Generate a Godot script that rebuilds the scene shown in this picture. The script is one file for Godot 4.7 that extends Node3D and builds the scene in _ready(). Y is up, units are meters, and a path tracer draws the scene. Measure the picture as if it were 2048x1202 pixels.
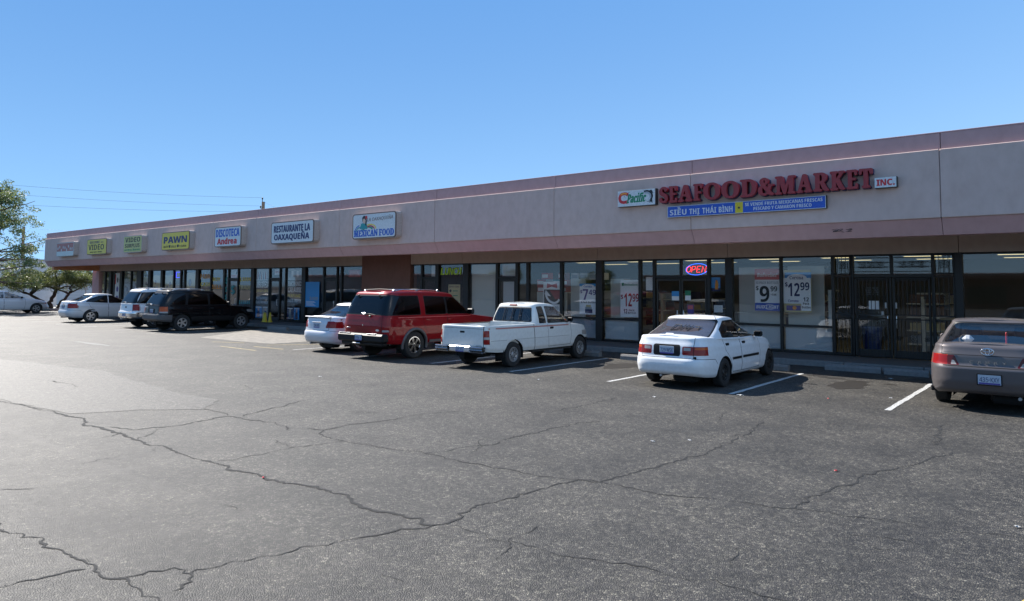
extends Node3D
# Strip of shops seen across its parking lot. The camera stands at the origin, 2 m up; the shop fronts face +z.

const FZ := -18.4     # front of the fascia
const WZ := -22.1     # glass line of the shop fronts
const HEAD := 3.05    # window head

var M := {}
var used := {}
var rng := RandomNumberGenerator.new()
var F := {}

const SUN_FROM := Vector3(-1.13, 1.0, -0.055)   # towards the sun


func _ready() -> void:
	rng.seed = 77
	# camera: lens shifted as in a print cropped mostly from the top
	var cam := Camera3D.new()
	cam.name = "camera"
	add_child(cam)
	cam.projection = Camera3D.PROJECTION_FRUSTUM
	cam.near = 0.1
	cam.far = 2000.0
	cam.size = 0.1 * 1202.0 / 1420.63
	cam.frustum_offset = Vector2(0.0, -0.1 * 116.607 / 1420.63)
	cam.position = Vector3(0, 2, 0)
	cam.basis = Basis(Vector3.UP, deg_to_rad(38.7365)) * Basis(Vector3.RIGHT, deg_to_rad(3.7459)) * Basis(Vector3.BACK, deg_to_rad(0.449))
	cam.current = true
	# sky, exposure
	var env := Environment.new()
	env.background_mode = Environment.BG_SKY
	env.tonemap_mode = Environment.TONE_MAPPER_LINEAR
	env.tonemap_exposure = 2.5
	var sky := Sky.new()
	var pano := PanoramaSkyMaterial.new()
	pano.panorama = sky_image()
	pano.energy_multiplier = 0.62
	sky.sky_material = pano
	env.sky = sky
	env.sdfgi_enabled = true
	env.ssao_enabled = true
	env.ssil_enabled = true
	var we := WorldEnvironment.new()
	we.name = "world_environment"
	we.environment = env
	add_child(we)
	# sun: low over the open end of the strip, almost along the shop fronts
	var sun := DirectionalLight3D.new()
	sun.name = "sun"
	sun.light_energy = 1.5
	sun.light_color = Color(1.0, 0.975, 0.94)
	sun.light_angular_distance = 0.53
	sun.shadow_enabled = true
	add_child(sun)
	sun.look_at_from_position(Vector3.ZERO, -SUN_FROM, Vector3.UP)
	make_materials()
	make_lot()
	make_shops()
	make_surroundings()
	make_plants()
	make_signs()
	make_window_things()
	make_hatch_sedan()
	make_mauve_sedan()
	make_pickup()
	make_red_suv()
	make_mid_suv(true)
	make_mid_suv(false)
	make_plain_sedan("silver")
	make_plain_sedan("pearl")
	make_plain_sedan("far")


# ---------------------------------------------------------------- mesh building
class MB:
	var v := PackedVector3Array()
	var n := PackedVector3Array()

	func tri(a: Vector3, b: Vector3, c: Vector3, na: Vector3, nb: Vector3, nc: Vector3) -> void:
		if (b - a).cross(c - a).dot(na + nb + nc) > 0.0:
			v.append(a); v.append(c); v.append(b)
			n.append(na); n.append(nc); n.append(nb)
		else:
			v.append(a); v.append(b); v.append(c)
			n.append(na); n.append(nb); n.append(nc)

	func quad(a: Vector3, b: Vector3, c: Vector3, d: Vector3, nn: Vector3) -> void:
		tri(a, b, c, nn, nn, nn)
		tri(a, c, d, nn, nn, nn)

	func flat(a: Vector3, b: Vector3, c: Vector3, out: Vector3) -> void:
		var k := (b - a).cross(c - a).normalized()
		if k.dot(out) < 0.0:
			k = -k
		tri(a, b, c, k, k, k)

	# a box, its edges chamfered by bev
	func box(c: Vector3, s: Vector3, bev := 0.0, b := Basis()) -> void:
		var h := s * 0.5
		bev = minf(bev, minf(h.x, minf(h.y, h.z)) * 0.9)
		for ax in 3:
			for sg in [-1.0, 1.0]:
				var u := (ax + 1) % 3
				var w := (ax + 2) % 3
				var q := []
				for k in [[-1, -1], [1, -1], [1, 1], [-1, 1]]:
					var p := Vector3()
					p[ax] = sg * h[ax]
					p[u] = k[0] * (h[u] - bev)
					p[w] = k[1] * (h[w] - bev)
					q.append(c + b * p)
				var nn := Vector3()
				nn[ax] = sg
				quad(q[0], q[1], q[2], q[3], b * nn)
		if bev <= 0.0:
			return
		for ax in 3:
			var u := (ax + 1) % 3
			var w := (ax + 2) % 3
			for su in [-1.0, 1.0]:
				for sw in [-1.0, 1.0]:
					var q := []
					for k in [[-1, 0], [1, 0], [1, 1], [-1, 1]]:
						var p := Vector3()
						p[ax] = k[0] * (h[ax] - bev)
						p[u] = su * (h[u] - (bev if k[1] else 0.0))
						p[w] = sw * (h[w] - (0.0 if k[1] else bev))
						q.append(c + b * p)
					var nn := Vector3()
					nn[u] = su
					nn[w] = sw
					quad(q[0], q[1], q[2], q[3], b * nn.normalized())
		for sx in [-1.0, 1.0]:
			for sy in [-1.0, 1.0]:
				for sz in [-1.0, 1.0]:
					var s3 := Vector3(sx, sy, sz)
					flat(c + b * (s3 * (h - Vector3(0, bev, bev))), c + b * (s3 * (h - Vector3(bev, 0, bev))), c + b * (s3 * (h - Vector3(bev, bev, 0))), b * s3)

	# a polygon in x,y pushed out along +z by depth
	func prism(poly: PackedVector2Array, depth: float, t := Transform3D()) -> void:
		var ix := Geometry2D.triangulate_polygon(poly)
		for f in [[0.0, -1.0], [depth, 1.0]]:
			for i in range(0, ix.size(), 3):
				var q := []
				for j in 3:
					q.append(t * Vector3(poly[ix[i + j]].x, poly[ix[i + j]].y, f[0]))
				var nn: Vector3 = (t.basis * Vector3(0, 0, f[1])).normalized()
				tri(q[0], q[1], q[2], nn, nn, nn)
		var turn := -1.0 if Geometry2D.is_polygon_clockwise(poly) else 1.0
		for i in poly.size():
			var a := poly[i]
			var b := poly[(i + 1) % poly.size()]
			var d := (b - a).normalized()
			var nn := (t.basis * Vector3(d.y, -d.x, 0) * turn).normalized()
			quad(t * Vector3(a.x, a.y, 0), t * Vector3(b.x, b.y, 0), t * Vector3(b.x, b.y, depth), t * Vector3(a.x, a.y, depth), nn)

	func tube(pts: PackedVector3Array, r0: float, r1: float, sides := 8, caps := true) -> void:
		var rings := []
		var up := Vector3(0.31, 0.9, 0.29).normalized()
		for i in pts.size():
			var d := (pts[mini(i + 1, pts.size() - 1)] - pts[maxi(i - 1, 0)]).normalized()
			var x := up.cross(d)
			if x.length() < 0.05:
				x = Vector3(1, 0, 0).cross(d)
			x = x.normalized()
			var y := d.cross(x)
			up = y if absf(y.dot(up)) > 0.2 else up
			var r := lerpf(r0, r1, float(i) / maxf(1, pts.size() - 1))
			var ring := []
			for k in sides:
				var a := TAU * k / sides
				var o := x * cos(a) + y * sin(a)
				ring.append([pts[i] + o * r, o])
			rings.append(ring)
		for i in rings.size() - 1:
			for k in sides:
				var a = rings[i][k]
				var b = rings[i][(k + 1) % sides]
				var c = rings[i + 1][(k + 1) % sides]
				var d = rings[i + 1][k]
				tri(a[0], b[0], c[0], a[1], b[1], c[1])
				tri(a[0], c[0], d[0], a[1], c[1], d[1])
		if caps:
			for e in [0, rings.size() - 1]:
				var nn: Vector3 = (pts[e] - pts[1 if e == 0 else e - 1]).normalized()
				for k in range(1, sides - 1):
					tri(rings[e][0][0], rings[e][k][0], rings[e][k + 1][0], nn, nn, nn)

	# profile of (radius, along) turned about the local x axis
	func lathe(prof: Array, segs: int, t := Transform3D()) -> void:
		for i in prof.size() - 1:
			var p: Vector2 = prof[i]
			var q: Vector2 = prof[i + 1]
			var d := (q - p).normalized()
			var nr := -d.y
			var na := d.x
			for k in segs:
				var a0 := TAU * k / segs
				var a1 := TAU * (k + 1) / segs
				var n0 := (t.basis * Vector3(na, nr * cos(a0), nr * sin(a0))).normalized()
				var n1 := (t.basis * Vector3(na, nr * cos(a1), nr * sin(a1))).normalized()
				var A := t * Vector3(p.y, p.x * cos(a0), p.x * sin(a0))
				var B := t * Vector3(p.y, p.x * cos(a1), p.x * sin(a1))
				var C := t * Vector3(q.y, q.x * cos(a1), q.x * sin(a1))
				var D := t * Vector3(q.y, q.x * cos(a0), q.x * sin(a0))
				if p.x > 0.0001:
					tri(A, B, C, n0, n1, n1)
				if q.x > 0.0001:
					tri(A, C, D, n0, n1, n0)

	func mesh() -> ArrayMesh:
		var m := ArrayMesh.new()
		if v.is_empty():
			return m
		var a := []
		a.resize(Mesh.ARRAY_MAX)
		a[Mesh.ARRAY_VERTEX] = v
		a[Mesh.ARRAY_NORMAL] = n
		m.add_surface_from_arrays(Mesh.PRIMITIVE_TRIANGLES, a)
		return m


# ---------------------------------------------------------------- naming
func numbered(called: String) -> String:
	if not used.has(called):
		used[called] = 0
		return called
	used[called] += 1
	return "%s_%03d" % [called, used[called]]


func tag(o: Node3D, label: String, category: String, group := "", kind := "") -> Node3D:
	if label: o.set_meta("label", label)
	if category: o.set_meta("category", category)
	if group: o.set_meta("group", group)
	if kind: o.set_meta("kind", kind)
	return o


func thing(called: String, label: String, category: String, at := Vector3.ZERO, group := "", turn := 0.0) -> Node3D:
	var o := Node3D.new()
	o.name = numbered(called)
	add_child(o)
	o.position = at
	o.rotation.y = turn
	return tag(o, label, category, group)


func obj(called: String, shape, m: Material, parent: Node = self) -> MeshInstance3D:
	var o := MeshInstance3D.new()
	o.mesh = shape.mesh() if shape is MB else shape
	o.material_override = m
	var kids := 0
	if parent == self:
		o.name = numbered(called)
	else:
		var key := "%d/%s" % [parent.get_instance_id(), called]
		kids = used.get(key, -1) + 1
		used[key] = kids
		o.name = called if kids == 0 else "%s_%03d" % [called, kids]
	parent.add_child(o, true)
	return o


func struct(called: String, shape, m: Material) -> MeshInstance3D:
	var o := obj(called, shape, m)
	o.set_meta("kind", "structure")
	return o


func one_box(c: Vector3, s: Vector3, bev := 0.0, b := Basis()) -> MB:
	var m := MB.new()
	m.box(c, s, bev, b)
	return m


func span(x0: float, x1: float, y0: float, y1: float, z0: float, z1: float, bev := 0.0) -> MB:
	return one_box(Vector3(x0 + x1, y0 + y1, z0 + z1) * 0.5, Vector3(absf(x1 - x0), absf(y1 - y0), absf(z1 - z0)), bev)


# ---------------------------------------------------------------- materials
func lin(r: float, g: float, b: float) -> Color:
	return Color(r, g, b).linear_to_srgb()


func mat(called: String, c: Color, rough := 0.7, metal := 0.0, spec := 0.5) -> StandardMaterial3D:
	var m := StandardMaterial3D.new()
	m.resource_name = called
	m.albedo_color = c
	m.roughness = rough
	m.metallic = metal
	m.metallic_specular = spec
	M[called] = m
	return m


func paint(called: String, c: Color, metal := 0.0, coat := 0.55) -> StandardMaterial3D:
	var m := mat(called, c, 0.45, metal, 0.15)
	m.clearcoat_enabled = true
	m.clearcoat = coat
	m.clearcoat_roughness = 0.04
	return m


func glass(called: String, c: Color, alpha: float, spec := 0.7) -> StandardMaterial3D:
	var m := mat(called, Color(c.r, c.g, c.b, alpha), 0.02, 0.0, spec)
	m.transparency = BaseMaterial3D.TRANSPARENCY_ALPHA
	return m


func glow(called: String, c: Color, power: float) -> StandardMaterial3D:
	var m := mat(called, c, 0.5)
	m.emission_enabled = true
	m.emission = c
	m.emission_energy_multiplier = power
	return m


func noise(kind: int, freq: float, octaves := 1, sd := 1) -> FastNoiseLite:
	var f := FastNoiseLite.new()
	f.noise_type = kind as FastNoiseLite.NoiseType
	f.frequency = freq
	f.seed = sd
	f.fractal_type = FastNoiseLite.FRACTAL_FBM if octaves > 1 else FastNoiseLite.FRACTAL_NONE
	f.fractal_octaves = octaves
	return f


func ramp_image(src: Image, lo: Color, hi: Color, gamma := 1.0) -> ImageTexture:
	src.convert(Image.FORMAT_L8)
	var d := src.get_data()
	var out := PackedByteArray()
	out.resize(d.size() * 3)
	var lut := []
	for i in 256:
		var c := lo.lerp(hi, pow(i / 255.0, gamma))
		lut.append([c.r8, c.g8, c.b8])
	for i in d.size():
		var c = lut[d[i]]
		out[i * 3] = c[0]
		out[i * 3 + 1] = c[1]
		out[i * 3 + 2] = c[2]
	return ImageTexture.create_from_image(Image.create_from_data(src.get_width(), src.get_height(), false, Image.FORMAT_RGB8, out))


func world_mapped(m: StandardMaterial3D, per_metre: Vector3) -> void:
	m.uv1_triplanar = true
	m.uv1_world_triplanar = true
	m.uv1_scale = per_metre
	m.uv1_triplanar_sharpness = 8.0


func worn(m: StandardMaterial3D, t: ImageTexture, per_metre: float) -> void:
	m.detail_enabled = true
	m.detail_blend_mode = BaseMaterial3D.BLEND_MODE_MUL
	m.detail_albedo = t
	m.detail_uv_layer = BaseMaterial3D.DETAIL_UV_2
	m.uv2_triplanar = true
	m.uv2_world_triplanar = true
	m.uv2_scale = Vector3.ONE * per_metre


func make_materials() -> void:
	# asphalt: stones of mixed tone in a dark binder
	var cells := noise(FastNoiseLite.TYPE_CELLULAR, 0.145, 1, 7)
	cells.cellular_return_type = FastNoiseLite.RETURN_CELL_VALUE
	cells.cellular_jitter = 1.0
	var tone := cells.get_seamless_image(1024, 1024)
	cells.cellular_return_type = FastNoiseLite.RETURN_DISTANCE2_SUB
	var rim := cells.get_seamless_image(1024, 1024)
	tone.convert(Image.FORMAT_L8)
	rim.convert(Image.FORMAT_L8)
	cells.cellular_return_type = FastNoiseLite.RETURN_CELL_VALUE
	cells.frequency = 0.045
	cells.seed = 23
	var lumps := cells.get_seamless_image(1024, 1024)
	lumps.convert(Image.FORMAT_L8)
	var ld := lumps.get_data()
	var td := tone.get_data()
	var rd := rim.get_data()
	var px := PackedByteArray()
	px.resize(td.size() * 3)
	var hh := PackedByteArray()
	hh.resize(td.size())
	for i in td.size():
		var e := clampf(rd[i] / 90.0, 0.0, 1.0)
		var s := td[i] / 255.0
		var g := (0.24 + 0.20 * s * s + (0.05 if s > 0.93 else 0.0)) * (0.52 + 0.48 * e) * (0.84 + 0.38 * ld[i] / 255.0)
		px[i * 3] = int(clampf(g * 1.03, 0, 1) * 255)
		px[i * 3 + 1] = int(clampf(g, 0, 1) * 255)
		px[i * 3 + 2] = int(clampf(g * (0.98 - 0.07 * s), 0, 1) * 255)
		hh[i] = int(255 * clampf(e * (0.45 + 0.55 * s), 0, 1))
	var asphalt_tex := ImageTexture.create_from_image(Image.create_from_data(1024, 1024, false, Image.FORMAT_RGB8, px))
	var asphalt_high := ImageTexture.create_from_image(Image.create_from_data(1024, 1024, false, Image.FORMAT_L8, hh))
	var clouds := ramp_image(noise(FastNoiseLite.TYPE_SIMPLEX, 0.012, 5, 3).get_seamless_image(512, 512), Color(0.72, 0.72, 0.72), Color(1.0, 0.99, 0.97))
	var fine := ramp_image(noise(FastNoiseLite.TYPE_SIMPLEX, 0.03, 5, 9).get_seamless_image(512, 512), Color(0.88, 0.88, 0.88), Color(1, 1, 1))
	var wash := ramp_image(noise(FastNoiseLite.TYPE_SIMPLEX, 0.02, 6, 19).get_seamless_image(512, 512), Color(0.955, 0.95, 0.945), Color(1, 1, 1))
	var streaks := ramp_image(noise(FastNoiseLite.TYPE_SIMPLEX, 0.035, 5, 41).get_seamless_image(512, 512), Color(0.965, 0.96, 0.955), Color(1, 1, 1), 0.8)
	var grain := ImageTexture.create_from_image(noise(FastNoiseLite.TYPE_SIMPLEX, 0.12, 3, 5).get_seamless_image(512, 512))

	var a := mat("asphalt", Color(0.99, 0.985, 0.985), 0.66, 0.0, 0.43)
	a.albedo_texture = asphalt_tex
	a.heightmap_enabled = true
	a.heightmap_texture = asphalt_high
	a.heightmap_scale = 0.6
	world_mapped(a, Vector3.ONE * 0.42)
	worn(a, clouds, 0.09)
	var smooth := mat("asphalt_patch", Color(0.99, 0.985, 0.985), 0.65, 0.0, 0.43)
	smooth.albedo_texture = asphalt_tex
	smooth.heightmap_enabled = true
	smooth.heightmap_texture = asphalt_high
	smooth.heightmap_scale = 0.3
	world_mapped(smooth, Vector3.ONE * 0.6)
	worn(smooth, fine, 0.25)
	mat("crack", lin(0.012, 0.012, 0.012), 0.95)
	var oil := mat("oil", lin(0.022, 0.019, 0.016), 0.5)
	oil.albedo_texture = fine
	world_mapped(oil, Vector3.ONE * 0.9)
	var wear := ramp_image(noise(FastNoiseLite.TYPE_SIMPLEX, 0.05, 4, 31).get_seamless_image(512, 512), Color(0.25, 0.25, 0.25), Color(1, 1, 1), 0.45)
	for k in [["line_paint", lin(0.6, 0.6, 0.58)], ["yellow_paint", lin(0.42, 0.33, 0.13)], ["kerb_yellow", lin(0.6, 0.4, 0.05)]]:
		var m := mat(k[0], k[1], 0.7)
		m.albedo_texture = wear
		world_mapped(m, Vector3.ONE * 0.7)
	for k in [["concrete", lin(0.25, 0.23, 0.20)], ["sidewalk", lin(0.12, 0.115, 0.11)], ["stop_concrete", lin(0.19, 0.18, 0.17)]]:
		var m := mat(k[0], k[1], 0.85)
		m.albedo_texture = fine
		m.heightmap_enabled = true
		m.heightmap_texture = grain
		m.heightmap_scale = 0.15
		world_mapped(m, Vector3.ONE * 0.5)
	worn(M.concrete, clouds, 0.35)
	# stucco
	for k in [["stucco", lin(0.56, 0.42, 0.37)], ["stucco_pink", lin(0.50, 0.31, 0.30)], ["stucco_tan", lin(0.50, 0.40, 0.33)], ["white_stucco", lin(0.68, 0.67, 0.66)], ["brick_brown", lin(0.21, 0.105, 0.08)], ["soffit", lin(0.62, 0.30, 0.16)]]:
		var m := mat(k[0], k[1], 0.92)
		m.albedo_texture = wash
		m.heightmap_enabled = true
		m.heightmap_texture = grain
		m.heightmap_scale = 0.025
		world_mapped(m, Vector3(0.3, 0.2, 0.3))
		worn(m, streaks, 1.0)
		m.uv2_scale = Vector3(0.09, 0.035, 0.09)
	mat("joint", lin(0.16, 0.125, 0.11), 0.9)
	mat("bronze", lin(0.012, 0.011, 0.01), 0.45, 0.2)
	mat("bronze_light", lin(0.028, 0.025, 0.022), 0.45, 0.2)
	mat("iron", lin(0.006, 0.006, 0.006), 0.5)
	glass("shop_glass", Color(0.012, 0.018, 0.022), 0.06, 1.0)
	glass("dusty_glass", lin(0.05, 0.045, 0.05), 0.9, 0.8)
	glass("auto_glass", Color(0.02, 0.03, 0.03), 0.35, 0.7)
	glass("blue_glass", Color(0.01, 0.012, 0.016), 0.75, 0.95)
	glass("tint_glass", Color(0.004, 0.004, 0.006), 0.95, 0.42)
	mat("white_board", lin(0.5, 0.52, 0.52), 0.7)
	mat("cream_board", lin(0.56, 0.57, 0.52), 0.8)
	mat("paper", lin(0.84, 0.84, 0.84), 0.6)
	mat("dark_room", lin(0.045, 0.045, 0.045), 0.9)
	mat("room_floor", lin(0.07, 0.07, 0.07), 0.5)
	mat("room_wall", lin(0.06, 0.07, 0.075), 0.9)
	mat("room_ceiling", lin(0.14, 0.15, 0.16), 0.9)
	glow("tube_light", Color(1.0, 0.93, 0.68), 0.55)
	# signs
	mat("sign_white", lin(0.64, 0.66, 0.66), 0.35)
	mat("sign_pale", lin(0.52, 0.6, 0.58), 0.4)
	mat("sign_yellow", lin(0.66, 0.51, 0.01), 0.35)
	mat("sign_lemon", lin(0.45, 0.43, 0.10), 0.35)
	mat("sign_case", lin(0.42, 0.36, 0.33), 0.6)
	mat("sign_bronze", lin(0.16, 0.09, 0.06), 0.5)
	mat("black_ink", lin(0.012, 0.012, 0.014), 0.5)
	mat("navy_ink", lin(0.012, 0.022, 0.10), 0.5)
	mat("blue_ink", lin(0.02, 0.10, 0.42), 0.5)
	mat("sign_blue", lin(0.015, 0.085, 0.47), 0.4)
	mat("purple_ink", lin(0.06, 0.04, 0.22), 0.5)
	mat("red_ink", lin(0.5, 0.025, 0.03), 0.5)
	mat("pink_ink", lin(0.55, 0.12, 0.12), 0.5)
	mat("faded_red", lin(0.38, 0.16, 0.14), 0.6)
	mat("letter_red", lin(0.27, 0.016, 0.02), 0.4)
	mat("green_ink", lin(0.01, 0.2, 0.09), 0.5)
	mat("teal_ink", lin(0.02, 0.26, 0.27), 0.5)
	mat("lime_ink", lin(0.45, 0.7, 0.02), 0.5)
	mat("yellow_ink", lin(0.75, 0.55, 0.04), 0.5)
	mat("orange_ink", lin(0.75, 0.3, 0.03), 0.5)
	mat("poster_blue", lin(0.04, 0.28, 0.62), 0.5)
	mat("poster_tan", lin(0.55, 0.45, 0.22), 0.5)
	mat("skin_ink", lin(0.62, 0.42, 0.32), 0.5)
	mat("grey_ink", lin(0.3, 0.33, 0.36), 0.5)
	glow("neon_red", Color(1.0, 0.10, 0.05), 1.0)
	glow("neon_blue", Color(0.16, 0.4, 1.0), 0.9)
	glow("neon_violet", Color(0.2, 0.12, 0.95), 1.2)
	for k in ["sign_white", "sign_pale", "sign_yellow", "sign_lemon", "sign_case", "sign_blue", "sign_bronze"]:
		worn(M[k], fine, 0.8)
	# cars
	mat("rubber", lin(0.014, 0.014, 0.014), 0.8)
	mat("black_plastic", lin(0.010, 0.010, 0.011), 0.5, 0.0, 0.3)
	mat("grey_plastic", lin(0.075, 0.07, 0.07), 0.6)
	mat("under_black", lin(0.006, 0.006, 0.006), 0.95)
	mat("cabin_grey", lin(0.12, 0.12, 0.125), 0.9)
	mat("cabin_dark", lin(0.03, 0.03, 0.03), 0.9)
	mat("chrome", lin(0.55, 0.56, 0.58), 0.16, 1.0)
	mat("bumper_chrome", lin(0.27, 0.28, 0.30), 0.05, 1.0)
	mat("alloy", lin(0.55, 0.56, 0.58), 0.28, 0.85)
	mat("steel_rim", lin(0.30, 0.30, 0.30), 0.4, 0.5)
	mat("dark_rim", lin(0.02, 0.02, 0.02), 0.5, 0.3)
	paint("white_paint", lin(0.62, 0.64, 0.66))
	paint("cream_white", lin(0.58, 0.59, 0.57))
	paint("red_paint", lin(0.19, 0.006, 0.009), 0.1)
	paint("black_paint", lin(0.003, 0.003, 0.004))
	paint("silver_paint", lin(0.44, 0.45, 0.47), 0.35)
	paint("mauve_paint", lin(0.098, 0.088, 0.089), 0.3)
	paint("pale_paint", lin(0.58, 0.58, 0.60), 0.2)
	mat("bin_blue", lin(0.008, 0.03, 0.13), 0.5)
	worn(M.cream_white, wash, 0.7)
	worn(M.white_paint, wash, 0.8)
	for k in [["lamp_red", lin(0.20, 0.007, 0.008)], ["lamp_dark", lin(0.07, 0.006, 0.007)], ["lamp_amber", lin(0.38, 0.06, 0.006)], ["lamp_clear", lin(0.28, 0.27, 0.26)]]:
		paint(k[0], k[1])
	mat("plate_white", lin(0.36, 0.41, 0.48), 0.4)
	mat("plate_frame", lin(0.5, 0.5, 0.52), 0.3, 0.7)
	# plants
	for k in [["leaf_olive", lin(0.06, 0.08, 0.02)], ["leaf_green", lin(0.065, 0.105, 0.04)]]:
		var m := mat(k[0], k[1], 0.6)
		m.backlight_enabled = true
		m.backlight = lin(0.12, 0.14, 0.04)
	mat("bark_dark", lin(0.035, 0.026, 0.02), 0.95)
	mat("bark_grey", lin(0.12, 0.09, 0.07), 0.95)
	mat("pole_wood", lin(0.16, 0.115, 0.08), 0.9)
	mat("wire", lin(0.05, 0.05, 0.055), 0.7)
	mat("hill", lin(0.03, 0.03, 0.035), 1.0)
	mat("red_wall", lin(0.16, 0.07, 0.05), 0.9)
	F.bold = font("Droid Sans", 700)
	F.serif = font("Droid Serif", 700)
	F.plain = font("Droid Sans", 400)


func font(family: String, weight: int) -> SystemFont:
	var f := SystemFont.new()
	f.font_names = PackedStringArray([family])
	f.font_weight = weight
	return f


# writing that fills a w by h rectangle, its lower left corner at the origin, facing +z; shear leans it over
func letters(text: String, f: Font, w: float, h: float, depth := 0.004, shear := 0.0, heavy := 0.0, rise := 0.0) -> ArrayMesh:
	var tm := TextMesh.new()
	tm.text = text
	tm.font = f
	tm.font_size = 48
	tm.pixel_size = 0.01
	tm.depth = 0.1
	tm.curve_step = 2.0 if w < 1.5 else 1.0
	var arr := tm.get_mesh_arrays()
	var vs: PackedVector3Array = arr[Mesh.ARRAY_VERTEX]
	var out := ArrayMesh.new()
	if vs.is_empty():
		print("no glyphs for ", text)
		return out
	var lo := vs[0]
	var hi := vs[0]
	for p in vs:
		lo = lo.min(p)
		hi = hi.max(p)
	var k := Vector3(w / (hi.x - lo.x), h / (hi.y - lo.y), depth / maxf(hi.z - lo.z, 0.0001))
	var ns: PackedVector3Array = arr[Mesh.ARRAY_NORMAL]
	for i in vs.size():
		var p := (vs[i] - lo) * k
		p.x += p.y * shear
		p.y += p.x * rise
		vs[i] = p
		ns[i] = (ns[i] / k).normalized()
	var a := []
	a.resize(Mesh.ARRAY_MAX)
	a[Mesh.ARRAY_VERTEX] = vs
	a[Mesh.ARRAY_NORMAL] = ns
	a[Mesh.ARRAY_INDEX] = arr[Mesh.ARRAY_INDEX]
	if heavy > 0.0:      # a bolder cut: the same glyphs again, a little to each side
		var v2 := PackedVector3Array()
		var n2 := PackedVector3Array()
		var i2 := PackedInt32Array()
		var c := 0
		for o in [Vector3(-heavy, 0, 0), Vector3(heavy, 0, 0.0006), Vector3(0, heavy * 0.7, 0.0003), Vector3(0, -heavy * 0.7, -0.0003)]:
			for i in arr[Mesh.ARRAY_INDEX]:
				i2.append(i + c)
			for p in vs:
				v2.append(p + o)
			n2.append_array(ns)
			c += vs.size()
		a[Mesh.ARRAY_VERTEX] = v2
		a[Mesh.ARRAY_NORMAL] = n2
		a[Mesh.ARRAY_INDEX] = i2
	out.add_surface_from_arrays(Mesh.PRIMITIVE_TRIANGLES, a)
	return out


func write(parent: Node3D, text: String, f: Font, x: float, y: float, z: float, w: float, h: float, m: Material, depth := 0.004, shear := 0.0, called := "lettering", rise := 0.0, heavy := 0.0) -> MeshInstance3D:
	var o := obj(called, letters(text, f, w, h, depth, shear, heavy, rise), m, parent)
	o.position = Vector3(x, y, z)
	return o


func round_rect(x0: float, y0: float, x1: float, y1: float, r: float, k := 5) -> PackedVector2Array:
	var p := PackedVector2Array()
	var c := [Vector2(x1 - r, y0 + r), Vector2(x1 - r, y1 - r), Vector2(x0 + r, y1 - r), Vector2(x0 + r, y0 + r)]
	for q in 4:
		for i in k + 1:
			var a := -PI / 2 + PI / 2 * q + PI / 2 * i / k
			p.append(c[q] + Vector2(cos(a), sin(a)) * r)
	return p


func slab_of(poly: PackedVector2Array, z0: float, depth: float) -> MB:
	var m := MB.new()
	m.prism(poly, depth, Transform3D(Basis(), Vector3(0, 0, z0)))
	return m


func ellipse(cx: float, cy: float, rx: float, ry: float, k := 20) -> PackedVector2Array:
	var p := PackedVector2Array()
	for i in k:
		p.append(Vector2(cx + cos(TAU * i / k) * rx, cy + sin(TAU * i / k) * ry))
	return p


# a flat band along a polyline in x,y
func ribbon(pts: Array, w: float, z0: float, depth: float) -> MB:
	var m := MB.new()
	for i in pts.size() - 1:
		var d: Vector2 = (pts[i + 1] - pts[i]).normalized()
		var o := d.orthogonal() * w * 0.5
		var e := d * w * 0.22
		m.prism(PackedVector2Array([pts[i] - e - o, pts[i + 1] + e - o, pts[i + 1] + e + o, pts[i] - e + o]), depth + 0.00002 * i, Transform3D(Basis(), Vector3(0, 0, z0)))
	return m


# ---------------------------------------------------------------- vehicles
# Car space: rear axle at z = 0, rear bumper towards +z, x to the car's right when seen from behind, ground at y = 0.
class Shell:
	var p := PackedVector3Array()
	var n := PackedVector3Array()
	var t := PackedInt32Array()

	func smooth() -> void:
		n.resize(p.size())
		n.fill(Vector3.ZERO)
		for i in range(0, t.size(), 3):
			var k := (p[t[i + 2]] - p[t[i]]).cross(p[t[i + 1]] - p[t[i]])
			for j in 3:
				n[t[i + j]] += k
		for i in n.size():
			n[i] = n[i].normalized()

	func face(a: int, b: int, c: int) -> void:
		t.append(a); t.append(b); t.append(c)


func curve_at(pts: Array, x: float) -> float:
	if x <= pts[0].x:
		return pts[0].y
	for i in pts.size() - 1:
		if x <= pts[i + 1].x:
			var u: float = (x - pts[i].x) / maxf(0.0001, pts[i + 1].x - pts[i].x)
			var m0: float = (pts[i + 1].y - pts[maxi(i - 1, 0)].y) / maxf(0.0001, pts[i + 1].x - pts[maxi(i - 1, 0)].x)
			var m1: float = (pts[mini(i + 2, pts.size() - 1)].y - pts[i].y) / maxf(0.0001, pts[mini(i + 2, pts.size() - 1)].x - pts[i].x)
			var h: float = pts[i + 1].x - pts[i].x
			var u2 := u * u
			var u3 := u2 * u
			return (2 * u3 - 3 * u2 + 1) * pts[i].y + (u3 - 2 * u2 + u) * m0 * h + (3 * u2 - 2 * u3) * pts[i + 1].y + (u3 - u2) * m1 * h
	return pts[-1].y


func row_at(rows: Array, x: float) -> Array:
	if x <= rows[0][0]:
		return rows[0]
	for i in rows.size() - 1:
		if x <= rows[i + 1][0]:
			var u: float = (x - rows[i][0]) / maxf(0.0001, rows[i + 1][0] - rows[i][0])
			u = u * u * (3 - 2 * u)
			var r := []
			for k in rows[0].size():
				r.append(lerpf(rows[i][k], rows[i + 1][k], u))
			return r
	return rows[-1]


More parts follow.
